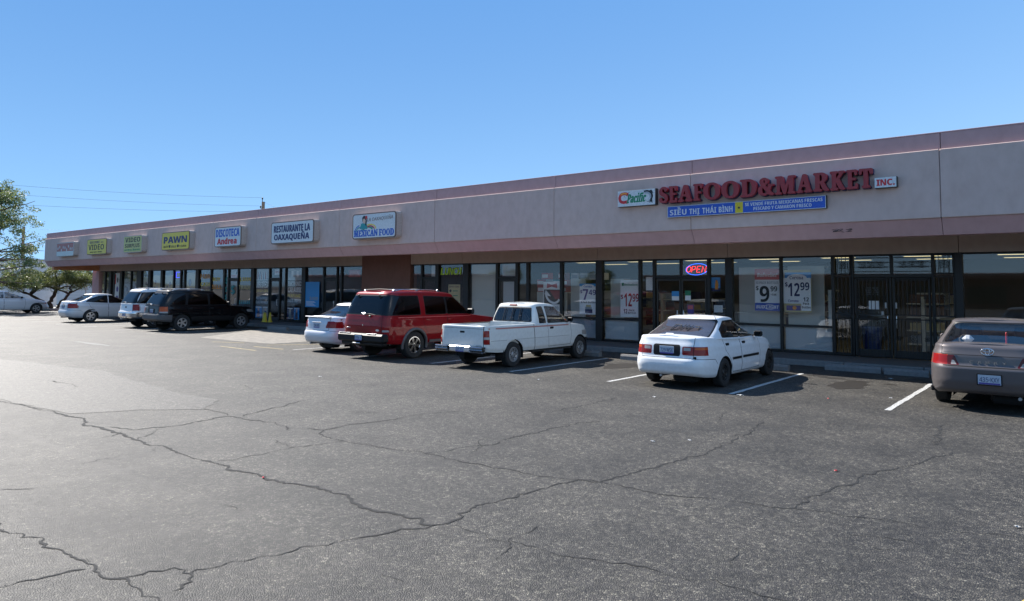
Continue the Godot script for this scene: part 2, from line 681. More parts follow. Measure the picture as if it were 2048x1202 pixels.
# half outline of a rounded plan, from the middle of the front to the middle of the rear: x in 0..1, z in -1..1
func half_outline(a: float, b: float, nf: float, nr: float, k: int) -> PackedVector2Array:
	var dense := PackedVector2Array()
	for i in 801:
		var f := PI * i / 800.0
		var e := nf if f < PI / 2 else nr
		dense.append(Vector2(pow(absf(sin(f)), 2.0 / e), -signf(cos(f)) * pow(absf(cos(f)), 2.0 / e)))
	var run := [0.0]
	for i in 800:
		run.append(run[-1] + ((dense[i + 1] - dense[i]) * Vector2(a, b)).length())
	var out := PackedVector2Array()
	var j := 0
	for i in k + 1:
		var want: float = run[-1] * i / k
		while j < 799 and run[j + 1] < want:
			j += 1
		out.append(dense[j].lerp(dense[j + 1], clampf((want - run[j]) / maxf(0.00001, run[j + 1] - run[j]), 0, 1)))
	return out


func body_shell(s: Dictionary) -> Shell:
	var sh := Shell.new()
	var K := 72
	var zf: float = -(s.wb + s.foh)
	var zr: float = s.roh
	var mid := (zf + zr) * 0.5
	var half := (zr - zf) * 0.5
	var a: float = s.w * 0.5
	var ol := half_outline(a, half, s.nf, s.nr, K)
	var lev := []
	for i in 21:
		lev.append([i / 20.0, 0.0])
	for i in range(1, 5):
		lev.append([1.0, PI / 2 * i / 4.0])
	var rf: float = s.get("fillet", 0.05)
	var ring := 2 * K
	for l in lev:
		var q := row_at(s.prof, l[0])
		var ins: float = q[1] + rf * (1 - cos(l[1]))
		var insr: float = q[2] + rf * (1 - cos(l[1]))
		var insf: float = q[3] + rf * (1 - cos(l[1]))
		for i in ring:
			var o := ol[i] if i <= K else Vector2(-ol[ring - i].x, ol[ring - i].y)
			var z: float = mid + o.y * half
			if o.y > 0:
				z -= insr * pow(o.y, 4)
			else:
				z += insf * pow(-o.y, 4)
			var tap: float = s.get("taper", 0.0) * pow(absf(o.y), 3) * (1.0 if o.y < 0 else 0.6)
			var x: float = o.x * (a - ins - tap)
			var yt := curve_at(s.top, z)
			var yb: float = s.yb + (0.05 * pow(absf(o.y), 8))
			sh.p.append(Vector3(x, lerpf(yb, yt - rf, l[0]) + rf * sin(l[1]), z))
	for li in lev.size() - 1:
		for i in ring:
			var A := li * ring + i
			var B := li * ring + (i + 1) % ring
			sh.face(A, B, B + ring); sh.face(A, B + ring, A + ring)
	# the deck across the top
	var base := (lev.size() - 1) * ring
	var C := 8
	var row := []
	for i in range(0, K + 1):
		var R := base + i
		var L := base + (ring - i) % ring
		var r := [L]
		if i == 0 or i == K:
			for c in C:
				r.append(R)
		else:
			for c in range(1, C):
				var u := float(c) / C
				var q := sh.p[L].lerp(sh.p[R], u)
				q.y += s.crown * (1 - pow(2 * u - 1, 2)) * minf(1.0, absf(sh.p[R].x) / 0.5)
				sh.p.append(q)
				r.append(sh.p.size() - 1)
			r.append(R)
		row.append(r)
	for i in K:
		for c in C:
			var q := [row[i][c], row[i][c + 1], row[i + 1][c + 1], row[i + 1][c]]
			if q[0] != q[1] and q[1] != q[2] and q[0] != q[2]:
				sh.face(q[0], q[1], q[2])
			if q[0] != q[2] and q[2] != q[3] and q[0] != q[3]:
				sh.face(q[0], q[2], q[3])
	sh.smooth()
	return sh


func cabin_shell(s: Dictionary) -> Shell:
	var g: Dictionary = s.cabin
	var sh := Shell.new()
	var K := 60
	var ol := half_outline(g.hw0, (g.zr0 - g.zf0) * 0.5, g.nf, g.nr, K)
	var ring := 2 * K
	var lev := []
	for i in 15:
		lev.append([i / 14.0, 0.0])
	for i in range(1, 5):
		lev.append([1.0, PI / 2 * i / 4.0])
	var rf: float = g.get("fillet", 0.07)
	for l in lev:
		var u: float = l[0]
		var bow: float = g.get("bow", 0.02) * 4 * u * (1 - u)
		var hw: float = lerpf(g.hw0, g.hw1, u) + bow - rf * (1 - cos(l[1]))
		var z1: float = lerpf(g.zr0, g.zr1, u) + bow * 1.2 - rf * 1.6 * (1 - cos(l[1]))
		var z0: float = lerpf(g.zf0, g.zf1, u) - bow * 1.2 + rf * 2.0 * (1 - cos(l[1]))
		for i in ring:
			var o := ol[i] if i <= K else Vector2(-ol[ring - i].x, ol[ring - i].y)
			var z := (z0 + z1) * 0.5 + o.y * (z1 - z0) * 0.5
			var y0 := curve_at(s.top, z) - 0.03
			var y1 := curve_at(g.roof, z) - rf
			sh.p.append(Vector3(o.x * hw, lerpf(y0, y1, u) + rf * sin(l[1]), z))
	for li in lev.size() - 1:
		for i in ring:
			var A := li * ring + i
			var B := li * ring + (i + 1) % ring
			sh.face(A, B, B + ring); sh.face(A, B + ring, A + ring)
	var base := (lev.size() - 1) * ring
	var C := 8
	var row := []
	for i in K + 1:
		var R := base + i
		var L := base + (ring - i) % ring
		var r := [L]
		for c in range(1, C):
			if i == 0 or i == K:
				r.append(R)
				continue
			var u := float(c) / C
			var q := sh.p[L].lerp(sh.p[R], u)
			q.y += g.get("crown", 0.03) * (1 - pow(2 * u - 1, 2)) * minf(1.0, absf(sh.p[R].x) / 0.4)
			sh.p.append(q)
			r.append(sh.p.size() - 1)
		r.append(R)
		row.append(r)
	for i in K:
		for c in C:
			var q := [row[i][c], row[i][c + 1], row[i + 1][c + 1], row[i + 1][c]]
			if q[0] != q[1] and q[1] != q[2] and q[0] != q[2]:
				sh.face(q[0], q[1], q[2])
			if q[0] != q[2] and q[2] != q[3] and q[0] != q[3]:
				sh.face(q[0], q[2], q[3])
	sh.smooth()
	return sh


# one region cut out of a shell: view "side" reads z,y; "rear" and "front" read x,y; "top" reads x,z
func reg(view: String, called: String, m, pts: Array, least := 0.35, mirror := false, key := "") -> Dictionary:
	var poly := PackedVector2Array(pts)
	return {"view": view, "name": called, "mat": m, "poly": poly, "least": least, "mirror": mirror, "key": key}


func smoothed(pts: Array, r: float) -> Array:
	var out := []
	var n := pts.size()
	for i in n:
		var a: Vector2 = pts[(i + n - 1) % n]
		var b: Vector2 = pts[i]
		var c: Vector2 = pts[(i + 1) % n]
		var d0 := minf(r, (a - b).length() * 0.45)
		var d1 := minf(r, (c - b).length() * 0.45)
		var p0 := b + (a - b).normalized() * d0
		var p1 := b + (c - b).normalized() * d1
		for k in 5:
			var u := k / 4.0
			out.append(p0.lerp(b, u).lerp(b.lerp(p1, u), u))
	return out


func grown(pts: Array, d: float) -> Array:
	var o := Geometry2D.offset_polygon(PackedVector2Array(pts), d, Geometry2D.JOIN_ROUND)
	return Array(o[0]) if o.size() else pts


# thin dark lines along a polyline
func gaps(view: String, pts: Array, w := 0.006, least := 0.35) -> Array:
	var out := []
	for i in pts.size() - 1:
		var d: Vector2 = (pts[i + 1] - pts[i]).normalized()
		var o := d.orthogonal() * w
		out.append({"view": view, "name": "panel_gap", "mat": M.under_black, "poly": PackedVector2Array([pts[i] - d * w + o, pts[i + 1] + d * w + o, pts[i + 1] + d * w - o, pts[i] - d * w - o]), "least": least, "mirror": false, "key": "panel_gap"})
	return out


func cut(sh: Shell, regions: Array, rest: String, rest_mat: Material, parent: Node3D) -> void:
	var list := []
	for r in regions:
		for k in (2 if r.mirror else 1):
			var poly: PackedVector2Array = r.poly
			if k == 1:
				var q := PackedVector2Array()
				for p in poly:
					q.append(Vector2(-p.x, p.y))
				poly = q
			if Geometry2D.is_polygon_clockwise(poly):
				poly.reverse()
			var lo := poly[0]
			var hi := poly[0]
			for p in poly:
				lo = lo.min(p)
				hi = hi.max(p)
			list.append([r, poly, lo, hi, k, list.size()])
	var made := {}
	var order := []
	var body := MB.new()
	for i in range(0, sh.t.size(), 3):
		var P := [sh.p[sh.t[i]], sh.p[sh.t[i + 1]], sh.p[sh.t[i + 2]]]
		var N := [sh.n[sh.t[i]], sh.n[sh.t[i + 1]], sh.n[sh.t[i + 2]]]
		var fn: Vector3 = (N[0] + N[1] + N[2]).normalized()
		var left := []          # pieces still to be given away: polygons per view are cut from the whole triangle
		var pieces := [[Vector3(1, 0, 0), Vector3(0, 1, 0), Vector3(0, 0, 1)]]
		for e in list:
			if pieces.is_empty():
				break
			var r = e[0]
			var q := []
			match r.view:
				"side":
					if absf(fn.x) < r.least: continue
					q = [Vector2(P[0].z, P[0].y), Vector2(P[1].z, P[1].y), Vector2(P[2].z, P[2].y)]
				"rear":
					if fn.z < r.least: continue
					q = [Vector2(P[0].x, P[0].y), Vector2(P[1].x, P[1].y), Vector2(P[2].x, P[2].y)]
				"front":
					if -fn.z < r.least: continue
					q = [Vector2(P[0].x, P[0].y), Vector2(P[1].x, P[1].y), Vector2(P[2].x, P[2].y)]
				"top":
					if fn.y < r.least: continue
					q = [Vector2(P[0].x, P[0].z), Vector2(P[1].x, P[1].z), Vector2(P[2].x, P[2].z)]
			var lo: Vector2 = q[0].min(q[1]).min(q[2])
			var hi: Vector2 = q[0].max(q[1]).max(q[2])
			if hi.x < e[2].x or hi.y < e[2].y or lo.x > e[3].x or lo.y > e[3].y:
				continue
			left = []
			for bary in pieces:
				var poly := PackedVector2Array()
				for b in bary:
					poly.append(q[0] * b.x + q[1] * b.y + q[2] * b.z)
				var inside := Geometry2D.intersect_polygons(poly, e[1])
				if inside.is_empty():
					left.append(bary)
					continue
				for ins in inside:
					if Geometry2D.is_polygon_clockwise(ins):
						continue
					if r.name == "":
						continue
					var key: String = r.key if r.key else "%s/%d/%d/%d" % [r.name, e[5], e[4], (1 if fn.x > 0 else 0) if r.view == "side" else 2]
					if not made.has(key):
						made[key] = [MB.new(), r]
						order.append(key)
					_give(made[key][0], ins, q, P, N)
				for out in Geometry2D.clip_polygons(poly, e[1]):
					if Geometry2D.is_polygon_clockwise(out):
						continue
					var bb := []
					for w in out:
						bb.append(_bary(w, q))
					left.append(bb)
			pieces = left
		for bary in pieces:
			for j in range(1, bary.size() - 1):
				if bary.size() == 3:
					_put(body, bary[0], bary[j], bary[j + 1], P, N)
			if bary.size() > 3:
				var view3 := _flat_view(P)
				var poly := PackedVector2Array()
				for b in bary:
					poly.append(view3[0] * b.x + view3[1] * b.y + view3[2] * b.z)
				var ix := Geometry2D.triangulate_polygon(poly)
				for j in range(0, ix.size(), 3):
					_put(body, bary[ix[j]], bary[ix[j + 1]], bary[ix[j + 2]], P, N)
	obj(rest, body, rest_mat, parent)
	for key in order:
		obj(made[key][1].name, made[key][0], made[key][1].mat, parent)


func _flat_view(P: Array) -> Array:
	var k: Vector3 = (P[1] - P[0]).cross(P[2] - P[0]).abs()
	if k.x >= k.y and k.x >= k.z:
		return [Vector2(P[0].z, P[0].y), Vector2(P[1].z, P[1].y), Vector2(P[2].z, P[2].y)]
	if k.z >= k.y:
		return [Vector2(P[0].x, P[0].y), Vector2(P[1].x, P[1].y), Vector2(P[2].x, P[2].y)]
	return [Vector2(P[0].x, P[0].z), Vector2(P[1].x, P[1].z), Vector2(P[2].x, P[2].z)]


func _bary(w: Vector2, q: Array) -> Vector3:
	var d: float = (q[1] - q[0]).cross(q[2] - q[0])
	if absf(d) < 1e-12:
		return Vector3(1, 0, 0)
	var b: float = (w - q[0]).cross(q[2] - q[0]) / d
	var c: float = (q[1] - q[0]).cross(w - q[0]) / d
	return Vector3(1 - b - c, b, c)


func _put(mb: MB, a: Vector3, b: Vector3, c: Vector3, P: Array, N: Array) -> void:
	var pa: Vector3 = P[0] * a.x + P[1] * a.y + P[2] * a.z
	var pb: Vector3 = P[0] * b.x + P[1] * b.y + P[2] * b.z
	var pc: Vector3 = P[0] * c.x + P[1] * c.y + P[2] * c.z
	if (pb - pa).cross(pc - pa).length_squared() < 1e-14:
		return
	mb.tri(pa, pb, pc, (N[0] * a.x + N[1] * a.y + N[2] * a.z).normalized(), (N[0] * b.x + N[1] * b.y + N[2] * b.z).normalized(), (N[0] * c.x + N[1] * c.y + N[2] * c.z).normalized())


func _give(mb: MB, poly: PackedVector2Array, q: Array, P: Array, N: Array) -> void:
	var ix := Geometry2D.triangulate_polygon(poly)
	for j in range(0, ix.size(), 3):
		_put(mb, _bary(poly[ix[j]], q), _bary(poly[ix[j + 1]], q), _bary(poly[ix[j + 2]], q), P, N)


func body_x(s: Dictionary, z: float, y: float) -> float:
	var zf: float = -(s.wb + s.foh)
	var mid: float = (zf + s.roh) * 0.5
	var half: float = (s.roh - zf) * 0.5
	var o := (z - mid) / half
	var t := clampf((y - s.yb) / (curve_at(s.top, z) - s.get("fillet", 0.05) - s.yb), 0, 1)
	var e: float = s.nf if o < 0 else s.nr
	var tap: float = s.get("taper", 0.0) * pow(absf(o), 3) * (1.0 if o < 0 else 0.6)
	return pow(maxf(0.0, 1 - pow(absf(o), e)), 1.0 / e) * (s.w * 0.5 - row_at(s.prof, t)[1] - tap)


func body_rear(s: Dictionary, y: float) -> float:
	var t := clampf((y - s.yb) / (curve_at(s.top, s.roh - 0.1) - s.get("fillet", 0.05) - s.yb), 0, 1)
	return s.roh - row_at(s.prof, t)[2]


var wheel_kit := {}

func make_wheel(style: String, r: float, w: float, rim_r: float) -> Array:
	var key := "%s%.3f%.3f%.3f" % [style, r, w, rim_r]
	if wheel_kit.has(key):
		return wheel_kit[key]
	var ty := MB.new()
	var h := w * 0.5
	ty.lathe([Vector2(rim_r - 0.015, h * 0.75), Vector2(rim_r + 0.012, h), Vector2(r - 0.035, h * 1.02), Vector2(r - 0.008, h * 0.86), Vector2(r, h * 0.6), Vector2(r, -h * 0.6), Vector2(r - 0.008, -h * 0.86), Vector2(r - 0.035, -h), Vector2(rim_r, -h)], 40)
	var rim := MB.new()
	var m: Material = M.alloy
	rim.lathe([Vector2(rim_r, h * 0.62), Vector2(rim_r, h * 0.9), Vector2(rim_r - 0.022, h * 0.92), Vector2(rim_r - 0.03, h * 0.5)], 36)
	var back: Material = M.under_black
	var spokes := 0
	match style:
		"star": spokes = 6; m = M.chrome
		"five": spokes = 5
		"cap": m = M.steel_rim
		"black": m = M.dark_rim
	if spokes:
		rim.lathe([Vector2(0.0, h * 0.84), Vector2(0.05, h * 0.82), Vector2(0.065, h * 0.6)], 20)
		for k in spokes:
			var a := TAU * k / spokes + 0.3
			var b := Basis(Vector3(1, 0, 0), a)
			rim.prism(PackedVector2Array([Vector2(-0.026, 0.03), Vector2(0.026, 0.03), Vector2(0.042, rim_r - 0.02), Vector2(-0.042, rim_r - 0.02)]), 0.035, Transform3D(b * Basis(Vector3(0, 0, -1), Vector3(0, 1, 0), Vector3(1, 0, 0)), Vector3(h * 0.52, 0, 0)))
	else:
		rim.lathe([Vector2(0.0, h * 0.80), Vector2(0.045, h * 0.80), Vector2(0.06, h * 0.66), Vector2(0.11, h * 0.62), Vector2(rim_r * 0.78, h * 0.8), Vector2(rim_r - 0.025, h * 0.55)], 32)
	var dark := MB.new()
	dark.lathe([Vector2(0.0, h * 0.3), Vector2(rim_r - 0.005, h * 0.3)], 24)
	if not spokes:
		for k in 8:
			var a := TAU * k / 8
			var c := Vector3(h * 0.80, cos(a) * rim_r * 0.62, sin(a) * rim_r * 0.62)
			dark.box(c, Vector3(0.012, 0.028, 0.028), 0.004, Basis(Vector3(1, 0, 0), a))
		if style == "cap":
			for k in 6:
				var a := TAU * k / 6
				dark.box(Vector3(h * 0.68, cos(a) * 0.085, sin(a) * 0.085), Vector3(0.03, 0.02, 0.02), 0.004, Basis(Vector3(1, 0, 0), a))
	wheel_kit[key] = [ty.mesh(), rim.mesh(), dark.mesh(), m, back]
	return wheel_kit[key]


func plate(t: Node3D, x: float, y: float, z: float, text: String, frame := true, w := 0.31) -> void:
	var p := obj("license_plate", span(x - w / 2, x + w / 2, y - w / 4, y + w / 4, z, z + 0.006, 0.002), M.plate_white, t)
	write(p, text, F.plain, x - w * 0.43, y - w * 0.12, z + 0.005, w * 0.86, w * 0.24, M.navy_ink, 0.004)
	obj("plate_band", span(x - w * 0.46, x + w * 0.46, y - w * 0.235, y - w * 0.155, z + 0.006, z + 0.0085), M.purple_ink, p)
	if frame:
		var f := MB.new()
		for sy in [-1, 1]:
			f.box(Vector3(x, y + sy * w * 0.27, z), Vector3(w * 1.1, w * 0.05, 0.02), 0.003)
			f.box(Vector3(x + sy * w * 0.525, y, z), Vector3(w * 0.05, w * 0.52, 0.02), 0.003)
		obj("plate_surround", f, M.black_plastic, t)


# wheels, wells, underside, cabin; the shells come from the caller's regions
func make_car(s: Dictionary, called: String, label: String, category: String, at: Vector3, turn := 0.0) -> Node3D:
	var t := thing(called, label, category, at, "", turn)
	var a: float = s.w * 0.5
	var regs: Array = []
	for z in [0.0, -s.wb]:
		regs.append(reg("side", "", null, Array(ellipse(z, s.wr - 0.01, s.arch, s.arch, 28)), 0.25))
	regs += s.regions
	if s.has("deck_hole"):
		regs.append(reg("top", "", null, s.deck_hole, 0.6))
	cut(body_shell(s), regs, "body", s.paint, t)
	cut(cabin_shell(s), s.cabin_regions, "roof", s.paint, t)
	var kit := make_wheel(s.rim, s.wr, s.tw, s.rim_r)
	for z in [0.0, -s.wb]:
		for sd in [-1.0, 1.0]:
			var w := obj("wheel", kit[0], M.rubber, t)
			w.position = Vector3(sd * (s.track * 0.5), s.wr, z)
			if sd < 0:
				w.rotation.y = PI
			obj("rim", kit[1], kit[3], w)
			obj("rim_back", kit[2], kit[4], w)
			var well := MB.new()
			var xo: float = absf(body_x(s, z, s.wr + s.arch * 0.5)) - 0.012
			var xi := xo - 0.30
			for k in 16:
				var a0 := PI * k / 16 - 0.25 * (1 if k == 0 else 0)
				var a1 := PI * (k + 1) / 16 + 0.25 * (1 if k == 15 else 0)
				var p0 := Vector3(0, s.wr - 0.01 + sin(a0) * s.arch, z + cos(a0) * s.arch)
				var p1 := Vector3(0, s.wr - 0.01 + sin(a1) * s.arch, z + cos(a1) * s.arch)
				well.quad(p0 + Vector3(sd * xo, 0, 0), p1 + Vector3(sd * xo, 0, 0), p1 + Vector3(sd * xi, 0, 0), p0 + Vector3(sd * xi, 0, 0), Vector3(0, -sin(a0), -cos(a0)))
			well.quad(Vector3(sd * xi, 0.15, z - s.arch), Vector3(sd * xi, 0.15, z + s.arch), Vector3(sd * xi, s.wr + s.arch, z + s.arch), Vector3(sd * xi, s.wr + s.arch, z - s.arch), Vector3(sd, 0, 0))
			obj("wheel_well", well, M.under_black, t)
	var u := MB.new()
	u.box(Vector3(0, s.yb + 0.08, (s.roh - s.wb - s.foh) * 0.5), Vector3(s.w - 0.62, 0.1, s.wb + s.foh + s.roh - 0.5))
	u.box(Vector3(0, s.yb + 0.06, -s.wb * 0.5), Vector3(s.w - 0.12, 0.06, s.wb - 2 * s.arch - 0.06))
	u.tube(PackedVector3Array([Vector3(-s.track * 0.5, s.wr, 0), Vector3(s.track * 0.5, s.wr, 0)]), 0.05, 0.05)
	u.box(Vector3(0.25, s.yb - 0.02, s.roh - 0.45), Vector3(0.5, 0.16, 0.3), 0.05)
	obj("underbody", u, M.under_black, t)
	obj("exhaust_pipe", _pipe(Vector3(s.get("pipe", -0.35), s.yb + 0.02, s.roh - 0.6), 0.5), M.steel_rim, t)
	if s.get("seats", true):
		var g: Dictionary = s.cabin
		var tub := MB.new()
		tub.box(Vector3(0, 0.36, (g.zf0 + g.zr0) * 0.5), Vector3(s.w - 0.2, 0.06, g.zr0 - g.zf0))
		obj("cabin_floor", tub, M.cabin_dark, t)
		obj("dashboard", span(-g.hw0 + 0.1, g.hw0 - 0.1, 0.6, curve_at(s.top, g.zf0 + 0.3) + 0.0, g.zf0 + 0.25, g.zf0 + 0.7, 0.06), M.cabin_dark, t)
		var st := MB.new()
		st.lathe([Vector2(0.165, 0.012), Vector2(0.185, 0.0), Vector2(0.165, -0.012)], 24, Transform3D(Basis(Vector3(0, 0, 1), Vector3(0, 1, 0), Vector3(-1, 0, 0)).rotated(Vector3(1, 0, 0), 0.4), Vector3(-0.36, 0.88, g.zf0 + 0.88)))
		obj("steering_wheel", st, M.cabin_dark, t)
		var zs: float = s.get("seat_z", -1.05)
		var hy: float = s.get("seat_y", 0.0)
		for x in [-0.36, 0.36]:
			var seat := obj("seat", one_box(Vector3(x, 0.72 + hy, zs), Vector3(0.5, 0.66, 0.14), 0.06, Basis(Vector3(1, 0, 0), 0.22)), M.cabin_grey, t)
			obj("headrest", one_box(Vector3(x, 1.12 + hy, zs + 0.10), Vector3(0.26, 0.17, 0.09), 0.04), M.cabin_grey, seat)
			obj("seat_cushion", one_box(Vector3(x, 0.44 + hy, zs - 0.28), Vector3(0.5, 0.16, 0.5), 0.06), M.cabin_grey, seat)
		if s.get("bench", true):
			obj("rear_bench", one_box(Vector3(0, 0.68, s.get("bench_z", -0.12)), Vector3(1.25, 0.6, 0.16), 0.06, Basis(Vector3(1, 0, 0), 0.3)), M.cabin_grey, t)
			obj("parcel_shelf", span(-g.hw0 + 0.08, g.hw0 - 0.08, curve_at(s.top, g.zr0 - 0.2) - 0.09, curve_at(s.top, g.zr0 - 0.2) - 0.05, s.get("bench_z", -0.12) + 0.05, g.zr0 - 0.02), M.cabin_grey, t)
	return t


func _pipe(at: Vector3, length: float) -> MB:
	var m := MB.new()
	m.tube(PackedVector3Array([at, at + Vector3(0, 0, length)]), 0.026, 0.026, 10)
	return m


func side_mirrors(t: Node3D, s: Dictionary, z: float, y: float, m: Material, big := 1.0) -> void:
	for sd in [-1.0, 1.0]:
		var x: float = sd * (absf(body_x(s, z, y - 0.1)) + 0.10 * big)
		var o := obj("side_mirror", one_box(Vector3(x, y, z), Vector3(0.19, 0.13, 0.09) * big, 0.035), m, t)
		obj("mirror_glass", one_box(Vector3(x, y, z + 0.046 * big), Vector3(0.14 * big, 0.09 * big, 0.004)), M.tint_glass, o)
		obj("mirror_arm", one_box(Vector3(sd * (absf(x) - 0.09), y - 0.04, z), Vector3(0.12, 0.03, 0.06), 0.01), m, o)


func door_handles(t: Node3D, s: Dictionary, spots: Array, y: float, m: Material, sz := Vector3(0.025, 0.055, 0.16)) -> void:
	for z in spots:
		for sd in [-1.0, 1.0]:
			obj("door_handle", one_box(Vector3(sd * (body_x(s, z, y) + 0.004), y, z), sz, 0.01), m, t)


# a strip that follows the flank
func flank_strip(t: Node3D, s: Dictionary, called: String, z0: float, z1: float, y: float, h: float, m: Material, out := 0.008) -> void:
	for sd in [-1.0, 1.0]:
		var b := MB.new()
		for i in 10:
			var za := lerpf(z0, z1, i / 10.0)
			var zb := lerpf(z0, z1, (i + 1) / 10.0)
			var q := []
			for e in [[za, -h, 0.0], [zb, -h, 0.0], [zb, h, 0.0], [za, h, 0.0]]:
				q.append(Vector3(sd * (body_x(s, e[0], y + e[1] * 0.5) + out), y + e[1] * 0.5, e[0]))
			var i0 := Vector3(-sd * (out + 0.01), 0, 0)
			b.quad(q[0], q[1], q[2], q[3], Vector3(sd, 0, 0))
			b.quad(q[3], q[2], q[2] + i0, q[3] + i0, Vector3.UP)
			b.quad(q[0], q[1], q[1] + i0, q[0] + i0, Vector3.DOWN)
		obj(called, b, m, t)


func V(x: float, y: float) -> Vector2:
	return Vector2(x, y)


func bumper(out: Array, m: Material, zc: float, yt: float, zend: float) -> void:
	out.append(reg("rear", "rear_bumper", m, [V(-1.2, 0.05), V(1.2, 0.05), V(1.2, yt), V(-1.2, yt)], 0.3, false, "rear_bumper"))
	out.append(reg("side", "rear_bumper", m, [V(zc, 0.05), V(zc, yt - 0.02), V(zend + 0.3, yt), V(zend + 0.3, 0.05)], 0.1, false, "rear_bumper"))


func nose(out: Array, s: Dictionary, y0: float, y1: float, x0: float, x1: float, dark: Material) -> void:
	out.append(reg("front", "headlamp", M.lamp_clear, smoothed([V(x0, y0), V(x1, y0 + 0.03), V(x1, y1), V(x0, y1 - 0.01)], 0.03), 0.15, true))
	out.append(reg("front", "grille", dark, smoothed([V(-x0 + 0.05, y0), V(x0 - 0.05, y0), V(x0 - 0.05, y1 - 0.02), V(-x0 + 0.05, y1 - 0.02)], 0.03), 0.2))
	out.append(reg("front", "front_intake", M.under_black, smoothed([V(-0.5, s.yb + 0.06), V(0.5, s.yb + 0.06), V(0.48, s.yb + 0.18), V(-0.48, s.yb + 0.18)], 0.03), 0.2))


func doors(out: Array, m: Material, lines: Array) -> void:
	for d in lines:
		out.append_array(gaps("side", d + [d[0]], 0.005, 0.5))
		out.append(reg("side", "door", m, d, 0.5))


func windows(out: Array, side: Array, gl: Material, trim: Material, rear: Array, front: Array, edge := 0.022, joins := []) -> void:
	for w in side:
		out.append(reg("side", "side_window", gl, smoothed(w, 0.05), 0.5))
	out.append(reg("rear", "rear_window", gl, smoothed(rear, 0.07), 0.15))
	out.append(reg("front", "windscreen", gl, smoothed(front, 0.07), 0.15))
	for w in side:
		out.append(reg("side", "window_trim", trim, smoothed(grown(w, edge), 0.05), 0.5, false, "window_trim"))
	for j in joins:
		out.append(reg("side", "window_trim", trim, [side[j][3] + Vector2(-0.03, 0), side[j][2] + Vector2(-0.03, 0.015), side[j + 1][1] + Vector2(0.03, 0.015), side[j + 1][0] + Vector2(0.03, 0)], 0.5, false, "window_trim"))
	out.append(reg("rear", "window_trim", trim, smoothed(grown(rear, 0.025), 0.08), 0.15, false, "window_trim"))
	out.append(reg("front", "window_trim", trim, smoothed(grown(front, 0.025), 0.08), 0.15, false, "window_trim"))


